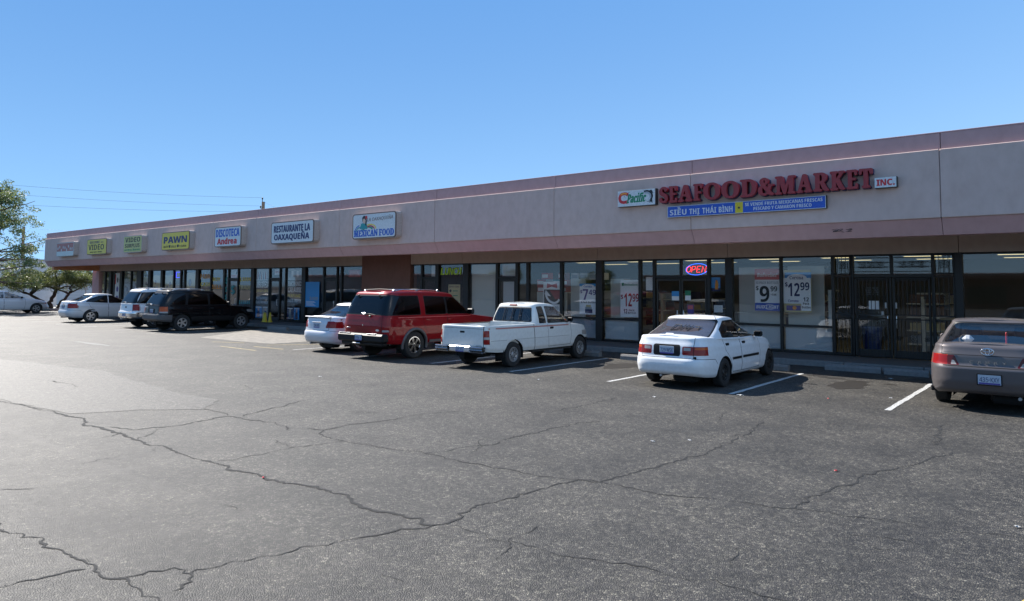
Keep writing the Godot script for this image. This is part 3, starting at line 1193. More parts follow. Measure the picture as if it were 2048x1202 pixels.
func make_hatch_sedan() -> void:      # the small white saloon by the shop door
	var s := {"w": 1.70, "wb": 2.62, "roh": 0.99, "foh": 0.79, "yb": 0.22, "nf": 5.0, "nr": 6.5, "crown": 0.035, "taper": 0.06, "fillet": 0.05,
		"top": [V(-3.41, 0.66), V(-3.2, 0.74), V(-2.6, 0.86), V(-2.0, 0.93), V(-1.2, 0.95), V(-0.3, 0.965), V(0.3, 1.0), V(0.75, 1.015), V(0.99, 1.0)],
		"prof": [[0.0, 0.06, 0.10, 0.14], [0.08, 0.02, 0.025, 0.05], [0.3, 0.0, 0.0, 0.0], [0.44, 0.004, 0.012, 0.02], [0.50, 0.004, 0.06, 0.05], [0.63, 0.005, 0.066, 0.07], [0.67, 0.015, 0.068, 0.08], [0.80, 0.022, 0.078, 0.10], [1.0, 0.06, 0.13, 0.2]],
		"wr": 0.29, "arch": 0.345, "tw": 0.185, "rim_r": 0.175, "rim": "black", "track": 1.475, "paint": M.white_paint, "seat_z": -1.05, "pipe": -0.15,
		"cabin": {"zf0": -2.15, "zr0": 0.60, "zf1": -1.22, "zr1": -0.12, "hw0": 0.80, "hw1": 0.60, "nf": 5.0, "nr": 5.5, "roof": [V(-1.3, 1.33), V(-0.7, 1.385), V(-0.2, 1.36), V(0.1, 1.33)], "bow": 0.025, "crown": 0.025},
		"deck_hole": [V(-0.68, -1.95), V(0.68, -1.95), V(0.66, 0.45), V(-0.66, 0.45)]}
	var r := []
	r.append_array(gaps("rear", [V(-0.555, 1.1), V(-0.555, 0.605), V(0.555, 0.605), V(0.555, 1.1)], 0.005, 0.2))
	r.append(reg("rear", "tail_lamp", M.lamp_clear, [V(0.36, 0.755), V(0.50, 0.755), V(0.50, 0.815), V(0.36, 0.815)], 0.3, true))
	r.append(reg("rear", "tail_lamp", M.lamp_amber, smoothed([V(0.575, 0.775), V(0.83, 0.775), V(0.83, 0.82), V(0.575, 0.82)], 0.02), 0.3, true))
	r.append(reg("rear", "tail_lamp", M.lamp_red, smoothed([V(0.33, 0.665), V(0.86, 0.665), V(0.86, 0.835), V(0.33, 0.835)], 0.035), 0.3, true))
	r.append(reg("side", "tail_lamp", M.lamp_amber, [V(0.80, 0.775), V(1.1, 0.775), V(1.1, 0.82), V(0.80, 0.82)], 0.3))
	r.append(reg("side", "tail_lamp", M.lamp_red, smoothed([V(0.68, 0.665), V(1.1, 0.665), V(1.1, 0.835), V(0.74, 0.835)], 0.04), 0.3))
	r.append(reg("rear", "plate_panel", M.black_plastic, smoothed([V(-0.29, 0.64), V(0.29, 0.64), V(0.29, 0.865), V(-0.29, 0.865)], 0.05), 0.3))
	r.append_array(gaps("side", [V(0.36, 0.50), V(0.44, 0.585), V(1.2, 0.605)], 0.005))
	bumper(r, M.white_paint, 0.42, 0.605, 0.99)
	doors(r, M.white_paint, [[V(-1.90, 0.28), V(-1.97, 0.60), V(-1.95, 0.95), V(-0.87, 0.97), V(-0.88, 0.27)], [V(-0.86, 0.27), V(-0.85, 0.97), V(0.02, 0.98), V(-0.05, 0.74), V(-0.30, 0.52), V(-0.40, 0.28)]])
	nose(r, s, 0.56, 0.70, 0.36, 0.84, M.under_black)
	s["regions"] = r
	var c := []
	windows(c, [[V(-1.86, 0.97), V(-1.30, 1.285), V(-0.93, 1.305), V(-0.90, 0.975)], [V(-0.83, 0.98), V(-0.86, 1.305), V(-0.42, 1.29), V(-0.05, 1.13), V(0.02, 1.0)]], M.auto_glass, M.black_plastic,
		[V(-0.655, 1.005), V(0.655, 1.005), V(0.545, 1.315), V(-0.545, 1.315)], [V(-0.68, 0.97), V(0.68, 0.97), V(0.54, 1.31), V(-0.54, 1.31)], 0.018, [0])
	for e in c:
		if e.name == "rear_window":
			e.mat = M.dusty_glass
	s["cabin_regions"] = c
	var t := make_car(s, "parked_car", "small white saloon with black plate panel and black door strips, beside the shop's double doors", "car", Vector3(-6.70, 0, -14.40))
	t.scale = Vector3.ONE * 1.03
	plate(t, 0.0, 0.752, 0.99 - 0.072, "729 WSX", false)
	flank_strip(t, s, "side_moulding", -1.86, -0.92, 0.555, 0.05, M.black_plastic)
	flank_strip(t, s, "side_moulding", -0.84, -0.36, 0.55, 0.05, M.black_plastic)
	door_handles(t, s, [-1.05, -0.16], 0.845, M.black_plastic)
	side_mirrors(t, s, -1.72, 1.0, M.black_plastic)
	obj("trunk_lock", _pipe(Vector3(0.60, 0.625, 0.91), 0.02), M.black_plastic, t)
	obj("rear_sticker", one_box(Vector3(-0.12, 1.045, 0.55), Vector3(0.16, 0.05, 0.004), 0.0, Basis(Vector3(1, 0, 0), -0.95)), M.paper, t)
	# writing chalked across the rear glass
	for q in [[V(-0.20, 1.22), V(-0.23, 1.12)], [V(-0.20, 1.22), V(-0.06, 1.21), V(-0.10, 1.13), V(-0.23, 1.12)], [V(0.02, 1.22), V(-0.02, 1.13)], [V(0.10, 1.22), V(0.06, 1.16), V(0.16, 1.17)], [V(0.19, 1.21), V(0.14, 1.12)], [V(0.24, 1.20), V(0.40, 1.19)], [V(0.33, 1.20), V(0.36, 1.14)]]:
		var b := MB.new()
		for i in q.size() - 1:
			var pts := PackedVector3Array()
			for e in [q[i], q[i + 1]]:
				pts.append(Vector3(e.x, e.y, lerpf(0.60, -0.12, (e.y - 0.975) / 0.30) + 0.04))
			b.tube(pts, 0.009, 0.009, 5)
		obj("window_scrawl", b, M.black_ink, t)
	var an := MB.new()
	an.tube(PackedVector3Array([Vector3(0.56, 1.33, -0.2), Vector3(0.57, 1.42, -0.1)]), 0.006, 0.004, 6)
	obj("antenna", an, M.steel_rim, t)


func make_mauve_sedan() -> void:
	var s := {"w": 1.78, "wb": 2.62, "roh": 1.14, "foh": 0.98, "yb": 0.24, "nf": 4.5, "nr": 7.0, "crown": 0.03, "taper": 0.07, "fillet": 0.06,
		"top": [V(-3.6, 0.66), V(-3.3, 0.76), V(-2.6, 0.89), V(-2.0, 0.95), V(-1.0, 0.97), V(-0.2, 1.0), V(0.4, 1.05), V(0.9, 1.07), V(1.14, 1.045)],
		"prof": [[0.0, 0.07, 0.14, 0.14], [0.08, 0.02, 0.05, 0.05], [0.3, 0.0, 0.005, 0.0], [0.52, 0.0, 0.0, 0.02], [0.60, 0.0, 0.0, 0.03], [0.64, 0.004, 0.045, 0.05], [0.82, 0.02, 0.055, 0.10], [1.0, 0.06, 0.10, 0.2]],
		"wr": 0.315, "arch": 0.36, "tw": 0.20, "rim_r": 0.19, "rim": "cap", "track": 1.52, "paint": M.mauve_paint, "seat_z": -0.95, "pipe": 0.4, "seat_y": 0.08,
		"cabin": {"zf0": -2.25, "zr0": 0.74, "zf1": -1.25, "zr1": 0.10, "hw0": 0.83, "hw1": 0.635, "nf": 5.0, "nr": 5.5, "roof": [V(-1.4, 1.38), V(-0.7, 1.435), V(-0.1, 1.43), V(0.2, 1.40)], "bow": 0.02, "crown": 0.025},
		"deck_hole": [V(-0.70, -2.0), V(0.70, -2.0), V(0.68, 0.60), V(-0.68, 0.60)]}
	var r := []
	r.append_array(gaps("rear", [V(-0.63, 1.1), V(-0.63, 0.90), V(0.63, 0.90), V(0.63, 1.1)], 0.005, 0.2))
	r.append_array(gaps("rear", [V(-0.60, 0.722), V(0.60, 0.722)], 0.008, 0.2))
	r.append(reg("rear", "tail_lamp", M.lamp_clear, [V(0.42, 0.745), V(0.50, 0.745), V(0.485, 0.81), V(0.455, 0.81)], 0.3, true))
	r.append(reg("rear", "tail_lamp", M.lamp_dark, smoothed([V(0.38, 0.735), V(0.55, 0.735), V(0.55, 0.89), V(0.45, 0.89)], 0.02), 0.3, true))
	r.append(reg("rear", "tail_lamp", M.lamp_red, smoothed([V(0.55, 0.735), V(0.80, 0.735), V(0.80, 0.895), V(0.55, 0.892)], 0.012), 0.3, true))
	r.append(reg("rear", "tail_lamp", M.lamp_amber, smoothed([V(0.802, 0.735), V(0.95, 0.735), V(0.95, 0.9), V(0.802, 0.895)], 0.02), 0.2, true))
	r.append(reg("side", "tail_lamp", M.lamp_amber, smoothed([V(0.86, 0.735), V(1.3, 0.735), V(1.3, 0.9), V(0.92, 0.9)], 0.04), 0.2))
	bumper(r, M.mauve_paint, 0.5, 0.715, 1.14)
	doors(r, M.mauve_paint, [[V(-1.95, 0.30), V(-2.0, 0.62), V(-1.98, 0.97), V(-0.82, 0.99), V(-0.83, 0.29)], [V(-0.81, 0.29), V(-0.80, 0.99), V(0.18, 1.03), V(0.05, 0.78), V(-0.25, 0.6), V(-0.40, 0.30)]])
	nose(r, s, 0.58, 0.71, 0.36, 0.86, M.black_plastic)
	s["regions"] = r
	var c := []
	windows(c, [[V(-1.95, 0.99), V(-1.34, 1.335), V(-0.88, 1.36), V(-0.85, 1.0)], [V(-0.78, 1.0), V(-0.80, 1.36), V(-0.28, 1.35), V(0.18, 1.17), V(0.30, 1.06)]], M.auto_glass, M.black_plastic,
		[V(-0.665, 1.065), V(0.665, 1.065), V(0.545, 1.375), V(-0.545, 1.375)], [V(-0.70, 0.99), V(0.70, 0.99), V(0.56, 1.36), V(-0.56, 1.36)], 0.018, [0])
	s["cabin_regions"] = c
	var t := make_car(s, "parked_car", "mauve grey saloon with square tail lamps, parked nearest the barred doors", "car", Vector3(-1.27, 0, -15.35))
	t.scale = Vector3.ONE * 1.05
	plate(t, 0.02, 0.535, 1.14, "435·KXY", true, 0.305)
	flank_strip(t, s, "side_moulding", -1.93, 0.1, 0.60, 0.06, M.mauve_paint, 0.012)
	door_handles(t, s, [-0.98, -0.02], 0.885, M.mauve_paint)
	side_mirrors(t, s, -1.75, 1.03, M.mauve_paint)
	# raised letters and the oval badge on the boot
	var x := -0.24
	for ch in ["C", "A", "M", "R", "Y"]:
		write(t, ch, F.bold, x, 0.775, 1.14 - 0.052, 0.05, 0.04, M.chrome, 0.008)
		x += 0.108
	write(t, "TOYOTA", F.bold, -0.60, 0.925, 1.075, 0.13, 0.022, M.chrome, 0.008)
	var badge := MB.new()
	for e in [[0.0, 0.085, 0.055], [0.0, 0.032, 0.05]]:
		var pts := PackedVector3Array()
		for k in 25:
			pts.append(Vector3(cos(TAU * k / 24) * e[1], 0.965 + sin(TAU * k / 24) * e[2], 1.078))
		badge.tube(pts, 0.008, 0.008, 6)
	var pts2 := PackedVector3Array()
	for k in 25:
		pts2.append(Vector3(cos(TAU * k / 24) * 0.062, 0.985 + sin(TAU * k / 24) * 0.022, 1.078))
	badge.tube(pts2, 0.007, 0.007, 6)
	obj("badge", badge, M.chrome, t)
	# things one sees through the rear glass
	obj("hat", one_box(Vector3(-0.33, 1.12, 0.36), Vector3(0.17, 0.13, 0.15), 0.06), M.paper, t)
	obj("shelf_paper", one_box(Vector3(-0.35, 1.045, 0.58), Vector3(0.28, 0.012, 0.14), 0.004), M.paper, t)
	obj("shelf_paper", one_box(Vector3(0.45, 1.045, 0.58), Vector3(0.5, 0.012, 0.14), 0.004), M.paper, t)
	obj("red_ornament", one_box(Vector3(0.20, 1.15, 0.30), Vector3(0.025, 0.20, 0.025), 0.01), M.red_ink, t)
	obj("wheel_arch_lip", one_box(Vector3(0, 0.30, 0.62), Vector3(1.70, 0.10, 0.2), 0.02), M.under_black, t)


func make_pickup() -> void:
	var s := {"w": 1.69, "wb": 3.08, "roh": 1.06, "foh": 0.78, "yb": 0.40, "nf": 5.5, "nr": 24.0, "crown": 0.03, "taper": 0.05, "fillet": 0.035,
		"top": [V(-3.86, 0.80), V(-3.7, 0.90), V(-3.2, 0.985), V(-2.7, 1.03), V(-2.3, 1.06), V(-1.0, 1.075), V(0.0, 1.075), V(1.06, 1.075)],
		"prof": [[0.0, 0.03, 0.03, 0.1], [0.15, 0.0, 0.015, 0.03], [0.45, 0.0, 0.0, 0.0], [0.7, 0.012, 0.0, 0.03], [1.0, 0.035, 0.005, 0.12]],
		"wr": 0.325, "arch": 0.39, "tw": 0.20, "rim_r": 0.19, "rim": "cap", "track": 1.45, "paint": M.cream_white, "seat_z": -1.62, "bench": false, "pipe": 0.5, "seat_y": 0.16,
		"cabin": {"zf0": -2.98, "zr0": -0.90, "zf1": -2.18, "zr1": -1.06, "hw0": 0.79, "hw1": 0.645, "nf": 5.0, "nr": 9.0, "roof": [V(-2.3, 1.535), V(-1.7, 1.60), V(-1.2, 1.595), V(-0.9, 1.57)], "bow": 0.02, "crown": 0.03, "fillet": 0.07},
		"deck_hole": [V(-0.74, -2.75), V(0.74, -2.75), V(0.76, 1.0), V(-0.76, 1.0)]}
	var r := []
	r.append(reg("rear", "tail_lamp", M.lamp_clear, [V(0.715, 0.745), V(0.86, 0.745), V(0.86, 0.80), V(0.715, 0.80)], 0.2, true))
	r.append(reg("rear", "tail_lamp", M.lamp_red, smoothed([V(0.715, 0.62), V(0.9, 0.62), V(0.9, 0.96), V(0.715, 0.96)], 0.02), 0.2, true))
	r.append(reg("side", "tail_lamp", M.lamp_amber, smoothed([V(0.935, 0.79), V(1.2, 0.79), V(1.2, 0.95), V(0.97, 0.95)], 0.02), 0.3))
	r.append(reg("side", "tail_lamp", M.lamp_clear, [V(0.93, 0.72), V(1.2, 0.72), V(1.2, 0.79), V(0.93, 0.79)], 0.3))
	r.append(reg("side", "tail_lamp", M.lamp_red, smoothed([V(0.93, 0.62), V(1.2, 0.62), V(1.2, 0.72), V(0.93, 0.72)], 0.02), 0.3))
	r.append_array(gaps("rear", [V(-0.70, 1.2), V(-0.70, 0.56), V(0.70, 0.56), V(0.70, 1.2)], 0.009, 0.3))
	r.append_array(gaps("rear", [V(-0.69, 1.0), V(0.69, 1.0)], 0.004, 0.3))
	r.append(reg("rear", "tailgate_handle", M.black_plastic, smoothed([V(-0.08, 0.885), V(0.08, 0.885), V(0.08, 0.935), V(-0.08, 0.935)], 0.02), 0.3))
	r.append(reg("rear", "tailgate", M.cream_white, [V(-0.70, 0.55), V(0.70, 0.55), V(0.70, 1.3), V(-0.70, 1.3)], 0.3))
	r.append_array(gaps("side", [V(-0.87, 0.38), V(-0.86, 1.2)], 0.011, 0.5))
	r.append_array(gaps("side", [V(0.3, 0.70), V(0.9, 0.70)], 0.003, 0.5))
	doors(r, M.cream_white, [[V(-2.55, 0.46), V(-2.62, 0.75), V(-2.60, 1.06), V(-1.48, 1.08), V(-1.50, 0.45)]])
	nose(r, s, 0.66, 0.82, 0.42, 0.82, M.grey_plastic)
	r.append(reg("side", "front_bumper", M.black_plastic, [V(-4.2, 0.3), V(-4.2, 0.62), V(-3.52, 0.60), V(-3.52, 0.3)], 0.1, false, "front_bumper"))
	r.append(reg("front", "front_bumper", M.black_plastic, [V(-1, 0.3), V(1, 0.3), V(1, 0.6), V(-1, 0.6)], 0.1, false, "front_bumper"))
	s["regions"] = r
	var c := []
	windows(c, [[V(-1.16, 1.085), V(-1.18, 1.50), V(-1.39, 1.51), V(-1.43, 1.085)], [V(-1.53, 1.09), V(-1.53, 1.51), V(-2.10, 1.485), V(-2.62, 1.09)]], M.auto_glass, M.black_plastic,
		[V(-0.65, 1.135), V(0.65, 1.135), V(0.555, 1.475), V(-0.555, 1.475)], [V(-0.68, 1.1), V(0.68, 1.1), V(0.57, 1.5), V(-0.57, 1.5)], 0.02)
	s["cabin_regions"] = c
	for e in c:
		if e.name == "rear_window":
			e.mat = M.blue_glass
	var t := make_car(s, "pickup_truck", "white extended cab pickup truck with chrome step bumper and open bed", "pickup truck", Vector3(-12.22, 0, -14.32))
	# slider bars of the rear glass
	for x in [-0.27, 0.02, 0.29]:
		var b := MB.new()
		b.tube(PackedVector3Array([Vector3(x, 1.12, -0.855), Vector3(x * 0.92, 1.48, -0.995)]), 0.013, 0.013, 6)
		obj("window_bar", b, M.black_plastic, t)
	obj("brake_lamp", one_box(Vector3(0, 1.555, -1.0), Vector3(0.24, 0.045, 0.08), 0.015), M.lamp_red, t)
	# the bed
	var bed := MB.new()
	bed.box(Vector3(0, 0.60, 0.06), Vector3(1.5, 0.03, 1.86))
	for sd in [-1.0, 1.0]:
		bed.box(Vector3(sd * 0.752, 0.82, 0.06), Vector3(0.02, 0.46, 1.86))
		bed.box(Vector3(sd * 0.60, 0.70, 0.0), Vector3(0.30, 0.2, 0.8), 0.04)
	bed.box(Vector3(0, 0.82, -0.86), Vector3(1.5, 0.46, 0.03))
	bed.box(Vector3(0, 0.82, 0.99), Vector3(1.5, 0.46, 0.03))
	obj("bed_liner", bed, M.cream_white, t)
	obj("cab_back", span(-0.74, 0.74, 0.6, 1.09, -0.93, -0.90), M.cream_white, t)
	# chrome step bumper in three pieces
	for q in [[-0.80, -0.36], [0.36, 0.80]]:
		var b := MB.new()
		b.box(Vector3((q[0] + q[1]) * 0.5, 0.545, 1.15), Vector3(q[1] - q[0], 0.05, 0.17), 0.02)
		b.box(Vector3((q[0] + q[1]) * 0.5, 0.485, 1.155), Vector3(q[1] - q[0], 0.055, 0.17), 0.025)
		b.box(Vector3((q[0] + q[1]) * 0.5, 0.43, 1.14), Vector3(q[1] - q[0], 0.045, 0.15), 0.02)
		obj("rear_bumper", b, M.bumper_chrome, t)
	obj("rear_bumper", span(-0.36, 0.36, 0.42, 0.57, 1.05, 1.17, 0.02), M.alloy, t)
	plate(t, 0.02, 0.495, 1.172, "204 VFZ", false, 0.29)
	flank_strip(t, s, "pinstripe", -2.5, 0.95, 1.0, 0.035, M.faded_red, 0.003)
	flank_strip(t, s, "rocker_seam", -0.9, 0.0, 0.705, 0.006, M.grey_plastic, 0.002)
	flank_strip(t, s, "rocker_seam", -2.5, -0.9, 0.705, 0.006, M.grey_plastic, 0.002)
	door_handles(t, s, [-1.66], 0.945, M.black_plastic)
	side_mirrors(t, s, -2.45, 1.15, M.black_plastic, 0.95)
	write(t, "TOYOTA", F.bold, 0.47, 0.575, 1.058, 0.17, 0.02, M.grey_ink, 0.006)
	var mud := obj("mud_guard", one_box(Vector3(0.72, 0.36, 0.40), Vector3(0.2, 0.2, 0.02), 0.005), M.black_plastic, t)
	mud.position.y = 0.02


func make_red_suv() -> void:
	var s := {"w": 1.99, "wb": 3.02, "roh": 1.10, "foh": 0.95, "yb": 0.42, "nf": 6.0, "nr": 13.0, "crown": 0.04, "taper": 0.04, "fillet": 0.04,
		"top": [V(-3.97, 0.98), V(-3.7, 1.06), V(-3.0, 1.13), V(-2.5, 1.19), V(-2.0, 1.22), V(0.0, 1.23), V(1.1, 1.23)],
		"prof": [[0.0, 0.04, 0.06, 0.1], [0.12, 0.01, 0.02, 0.03], [0.35, 0.0, 0.0, 0.0], [0.6, 0.0, 0.0, 0.02], [0.85, 0.02, 0.015, 0.05], [1.0, 0.035, 0.03, 0.12]],
		"wr": 0.385, "arch": 0.44, "tw": 0.255, "rim_r": 0.235, "rim": "star", "track": 1.68, "paint": M.red_paint, "seats": false, "pipe": 0.62,
		"cabin": {"zf0": -2.72, "zr0": 1.07, "zf1": -1.95, "zr1": 0.82, "hw0": 0.955, "hw1": 0.79, "nf": 6.0, "nr": 11.0, "roof": [V(-2.1, 1.80), V(-1.3, 1.875), V(0.0, 1.90), V(0.9, 1.88)], "bow": 0.02, "crown": 0.03, "fillet": 0.08}}
	var r := []
	r.append_array(gaps("rear", [V(-0.775, 1.3), V(-0.775, 0.68), V(0.775, 0.68), V(0.775, 1.3)], 0.006, 0.3))
	r.append(reg("rear", "tail_lamp", M.lamp_clear, smoothed([V(0.80, 0.775), V(0.93, 0.775), V(0.93, 0.83), V(0.80, 0.83)], 0.015), 0.3, true))
	r.append(reg("rear", "tail_lamp", M.lamp_red, smoothed([V(0.79, 0.77), V(1.05, 0.77), V(1.05, 1.15), V(0.79, 1.15)], 0.03), 0.2, true))
	r.append(reg("side", "tail_lamp", M.lamp_red, smoothed([V(0.985, 0.77), V(1.3, 0.77), V(1.3, 1.15), V(0.985, 1.15)], 0.03), 0.2))
	r.append(reg("rear", "tailgate", M.red_paint, [V(-0.77, 0.68), V(0.77, 0.68), V(0.77, 1.4), V(-0.77, 1.4)], 0.3))
	doors(r, M.red_paint, [[V(-2.35, 0.52), V(-2.42, 0.8), V(-2.40, 1.22), V(-1.32, 1.24), V(-1.34, 0.51)], [V(-1.31, 0.51), V(-1.30, 1.24), V(-0.32, 1.24), V(-0.34, 0.95), V(-0.50, 0.72), V(-0.56, 0.52)]])
	nose(r, s, 0.78, 0.96, 0.52, 0.96, M.chrome)
	s["regions"] = r
	var c := []
	windows(c, [[V(-2.36, 1.245), V(-1.98, 1.70), V(-1.36, 1.735), V(-1.35, 1.245)], [V(-1.27, 1.245), V(-1.28, 1.735), V(-0.45, 1.76), V(-0.43, 1.245)], [V(-0.22, 1.245), V(-0.22, 1.765), V(0.88, 1.755), V(1.12, 1.245)]], M.tint_glass, M.black_plastic,
		[V(-1.0, 1.255), V(1.0, 1.255), V(0.85, 1.77), V(-0.85, 1.77)], [V(-0.84, 1.24), V(0.84, 1.24), V(0.70, 1.76), V(-0.70, 1.76)], 0.02, [0])
	s["cabin_regions"] = c
	var t := make_car(s, "parked_suv", "big red sport utility vehicle with dark glass and chrome star wheels", "SUV", Vector3(-15.86, 0, -14.18))
	# black step bumper with two bright pads
	var b := MB.new()
	b.box(Vector3(0, 0.60, 1.10), Vector3(1.96, 0.24, 0.26), 0.05)
	b.box(Vector3(0, 0.44, 1.05), Vector3(1.8, 0.12, 0.2), 0.04)
	obj("rear_bumper", b, M.black_plastic, t)
	for q in [[-0.92, -0.42], [0.30, 0.66]]:
		obj("bumper_pad", span(q[0], q[1], 0.716, 0.728, 1.13, 1.21, 0.004), M.chrome, t)
	plate(t, -0.02, 0.60, 1.235, "EXM 4", true, 0.30)
	obj("tow_hitch", one_box(Vector3(-0.1, 0.45, 1.2), Vector3(0.32, 0.03, 0.1), 0.01), M.chrome, t)
	# arch flares
	for z in [0.0, -s.wb]:
		for sd in [-1.0, 1.0]:
			var f := MB.new()
			var pts := PackedVector3Array()
			for k in 21:
				var an := PI * (k / 20.0) * 1.12 - PI * 0.06
				var y: float = s.wr - 0.01 + sin(an) * (s.arch + 0.02)
				var zz: float = z + cos(an) * (s.arch + 0.02)
				pts.append(Vector3(sd * (body_x(s, zz, y) + 0.002), y, zz))
			f.tube(pts, 0.042, 0.042, 8)
			obj("arch_flare", f, M.grey_plastic, t)
	flank_strip(t, s, "belt_strip", -2.35, 0.9, 1.165, 0.012, M.pink_ink, 0.003)
	flank_strip(t, s, "running_board", -2.5, -0.55, 0.47, 0.07, M.grey_plastic, 0.03)
	door_handles(t, s, [-1.44, -0.50], 1.09, M.red_paint, Vector3(0.03, 0.05, 0.17))
	side_mirrors(t, s, -2.22, 1.30, M.black_plastic, 1.3)
	roof_rails(t, 0.62, 1.90, -1.35, 0.62, M.chrome)
	# rear wiper, its motor cover and hinges
	var w := MB.new()
	w.tube(PackedVector3Array([Vector3(0.10, 1.22, 1.10), Vector3(0.24, 1.27, 1.09), Vector3(0.52, 1.24, 1.09)]), 0.014, 0.01, 6)
	obj("rear_wiper", w, M.black_plastic, t)
	obj("wiper_cover", one_box(Vector3(0.04, 1.275, 1.10), Vector3(0.15, 0.05, 0.05), 0.015), M.alloy, t)
	obj("glass_latch", one_box(Vector3(0.30, 1.20, 1.10), Vector3(0.08, 0.06, 0.05), 0.015), M.black_plastic, t)
	for x in [-0.45, 0.45]:
		obj("glass_hinge", one_box(Vector3(x, 1.76, 0.885), Vector3(0.05, 0.10, 0.03), 0.01), M.black_plastic, t)
	obj("tailgate_lock", _pipe(Vector3(0.0, 0.95, 1.085), 0.02), M.chrome, t)
	obj("badge", span(-0.70, -0.54, 0.855, 0.88, 1.085, 1.1, 0.003), M.alloy, t)
	obj("badge", slab_of(ellipse(0.62, 0.82, 0.07, 0.028), 1.09, 0.01), M.alloy, t)


func roof_rails(t: Node3D, x: float, y: float, z0: float, z1: float, m: Material, both := true) -> void:
	for sd in [-1.0, 1.0]:
		var b := MB.new()
		var pts := PackedVector3Array()
		for k in 11:
			var u := k / 10.0
			pts.append(Vector3(sd * x, y + 0.065 * minf(1.0, minf(u, 1 - u) * 6.0) - 0.02, lerpf(z0, z1, u)))
		b.tube(pts, 0.017, 0.017, 7)
		for z in [z0 + 0.12, (z0 + z1) * 0.5, z1 - 0.12]:
			b.box(Vector3(sd * x, y, z), Vector3(0.04, 0.09, 0.09), 0.01)
		obj("roof_rail", b, m, t)
	for z in [z0 + 0.5, z1 - 0.15]:
		var b := MB.new()
		b.tube(PackedVector3Array([Vector3(-x, y + 0.035, z), Vector3(0, y + 0.055, z), Vector3(x, y + 0.035, z)]), 0.016, 0.016, 7)
		obj("roof_bar", b, M.black_plastic, t)


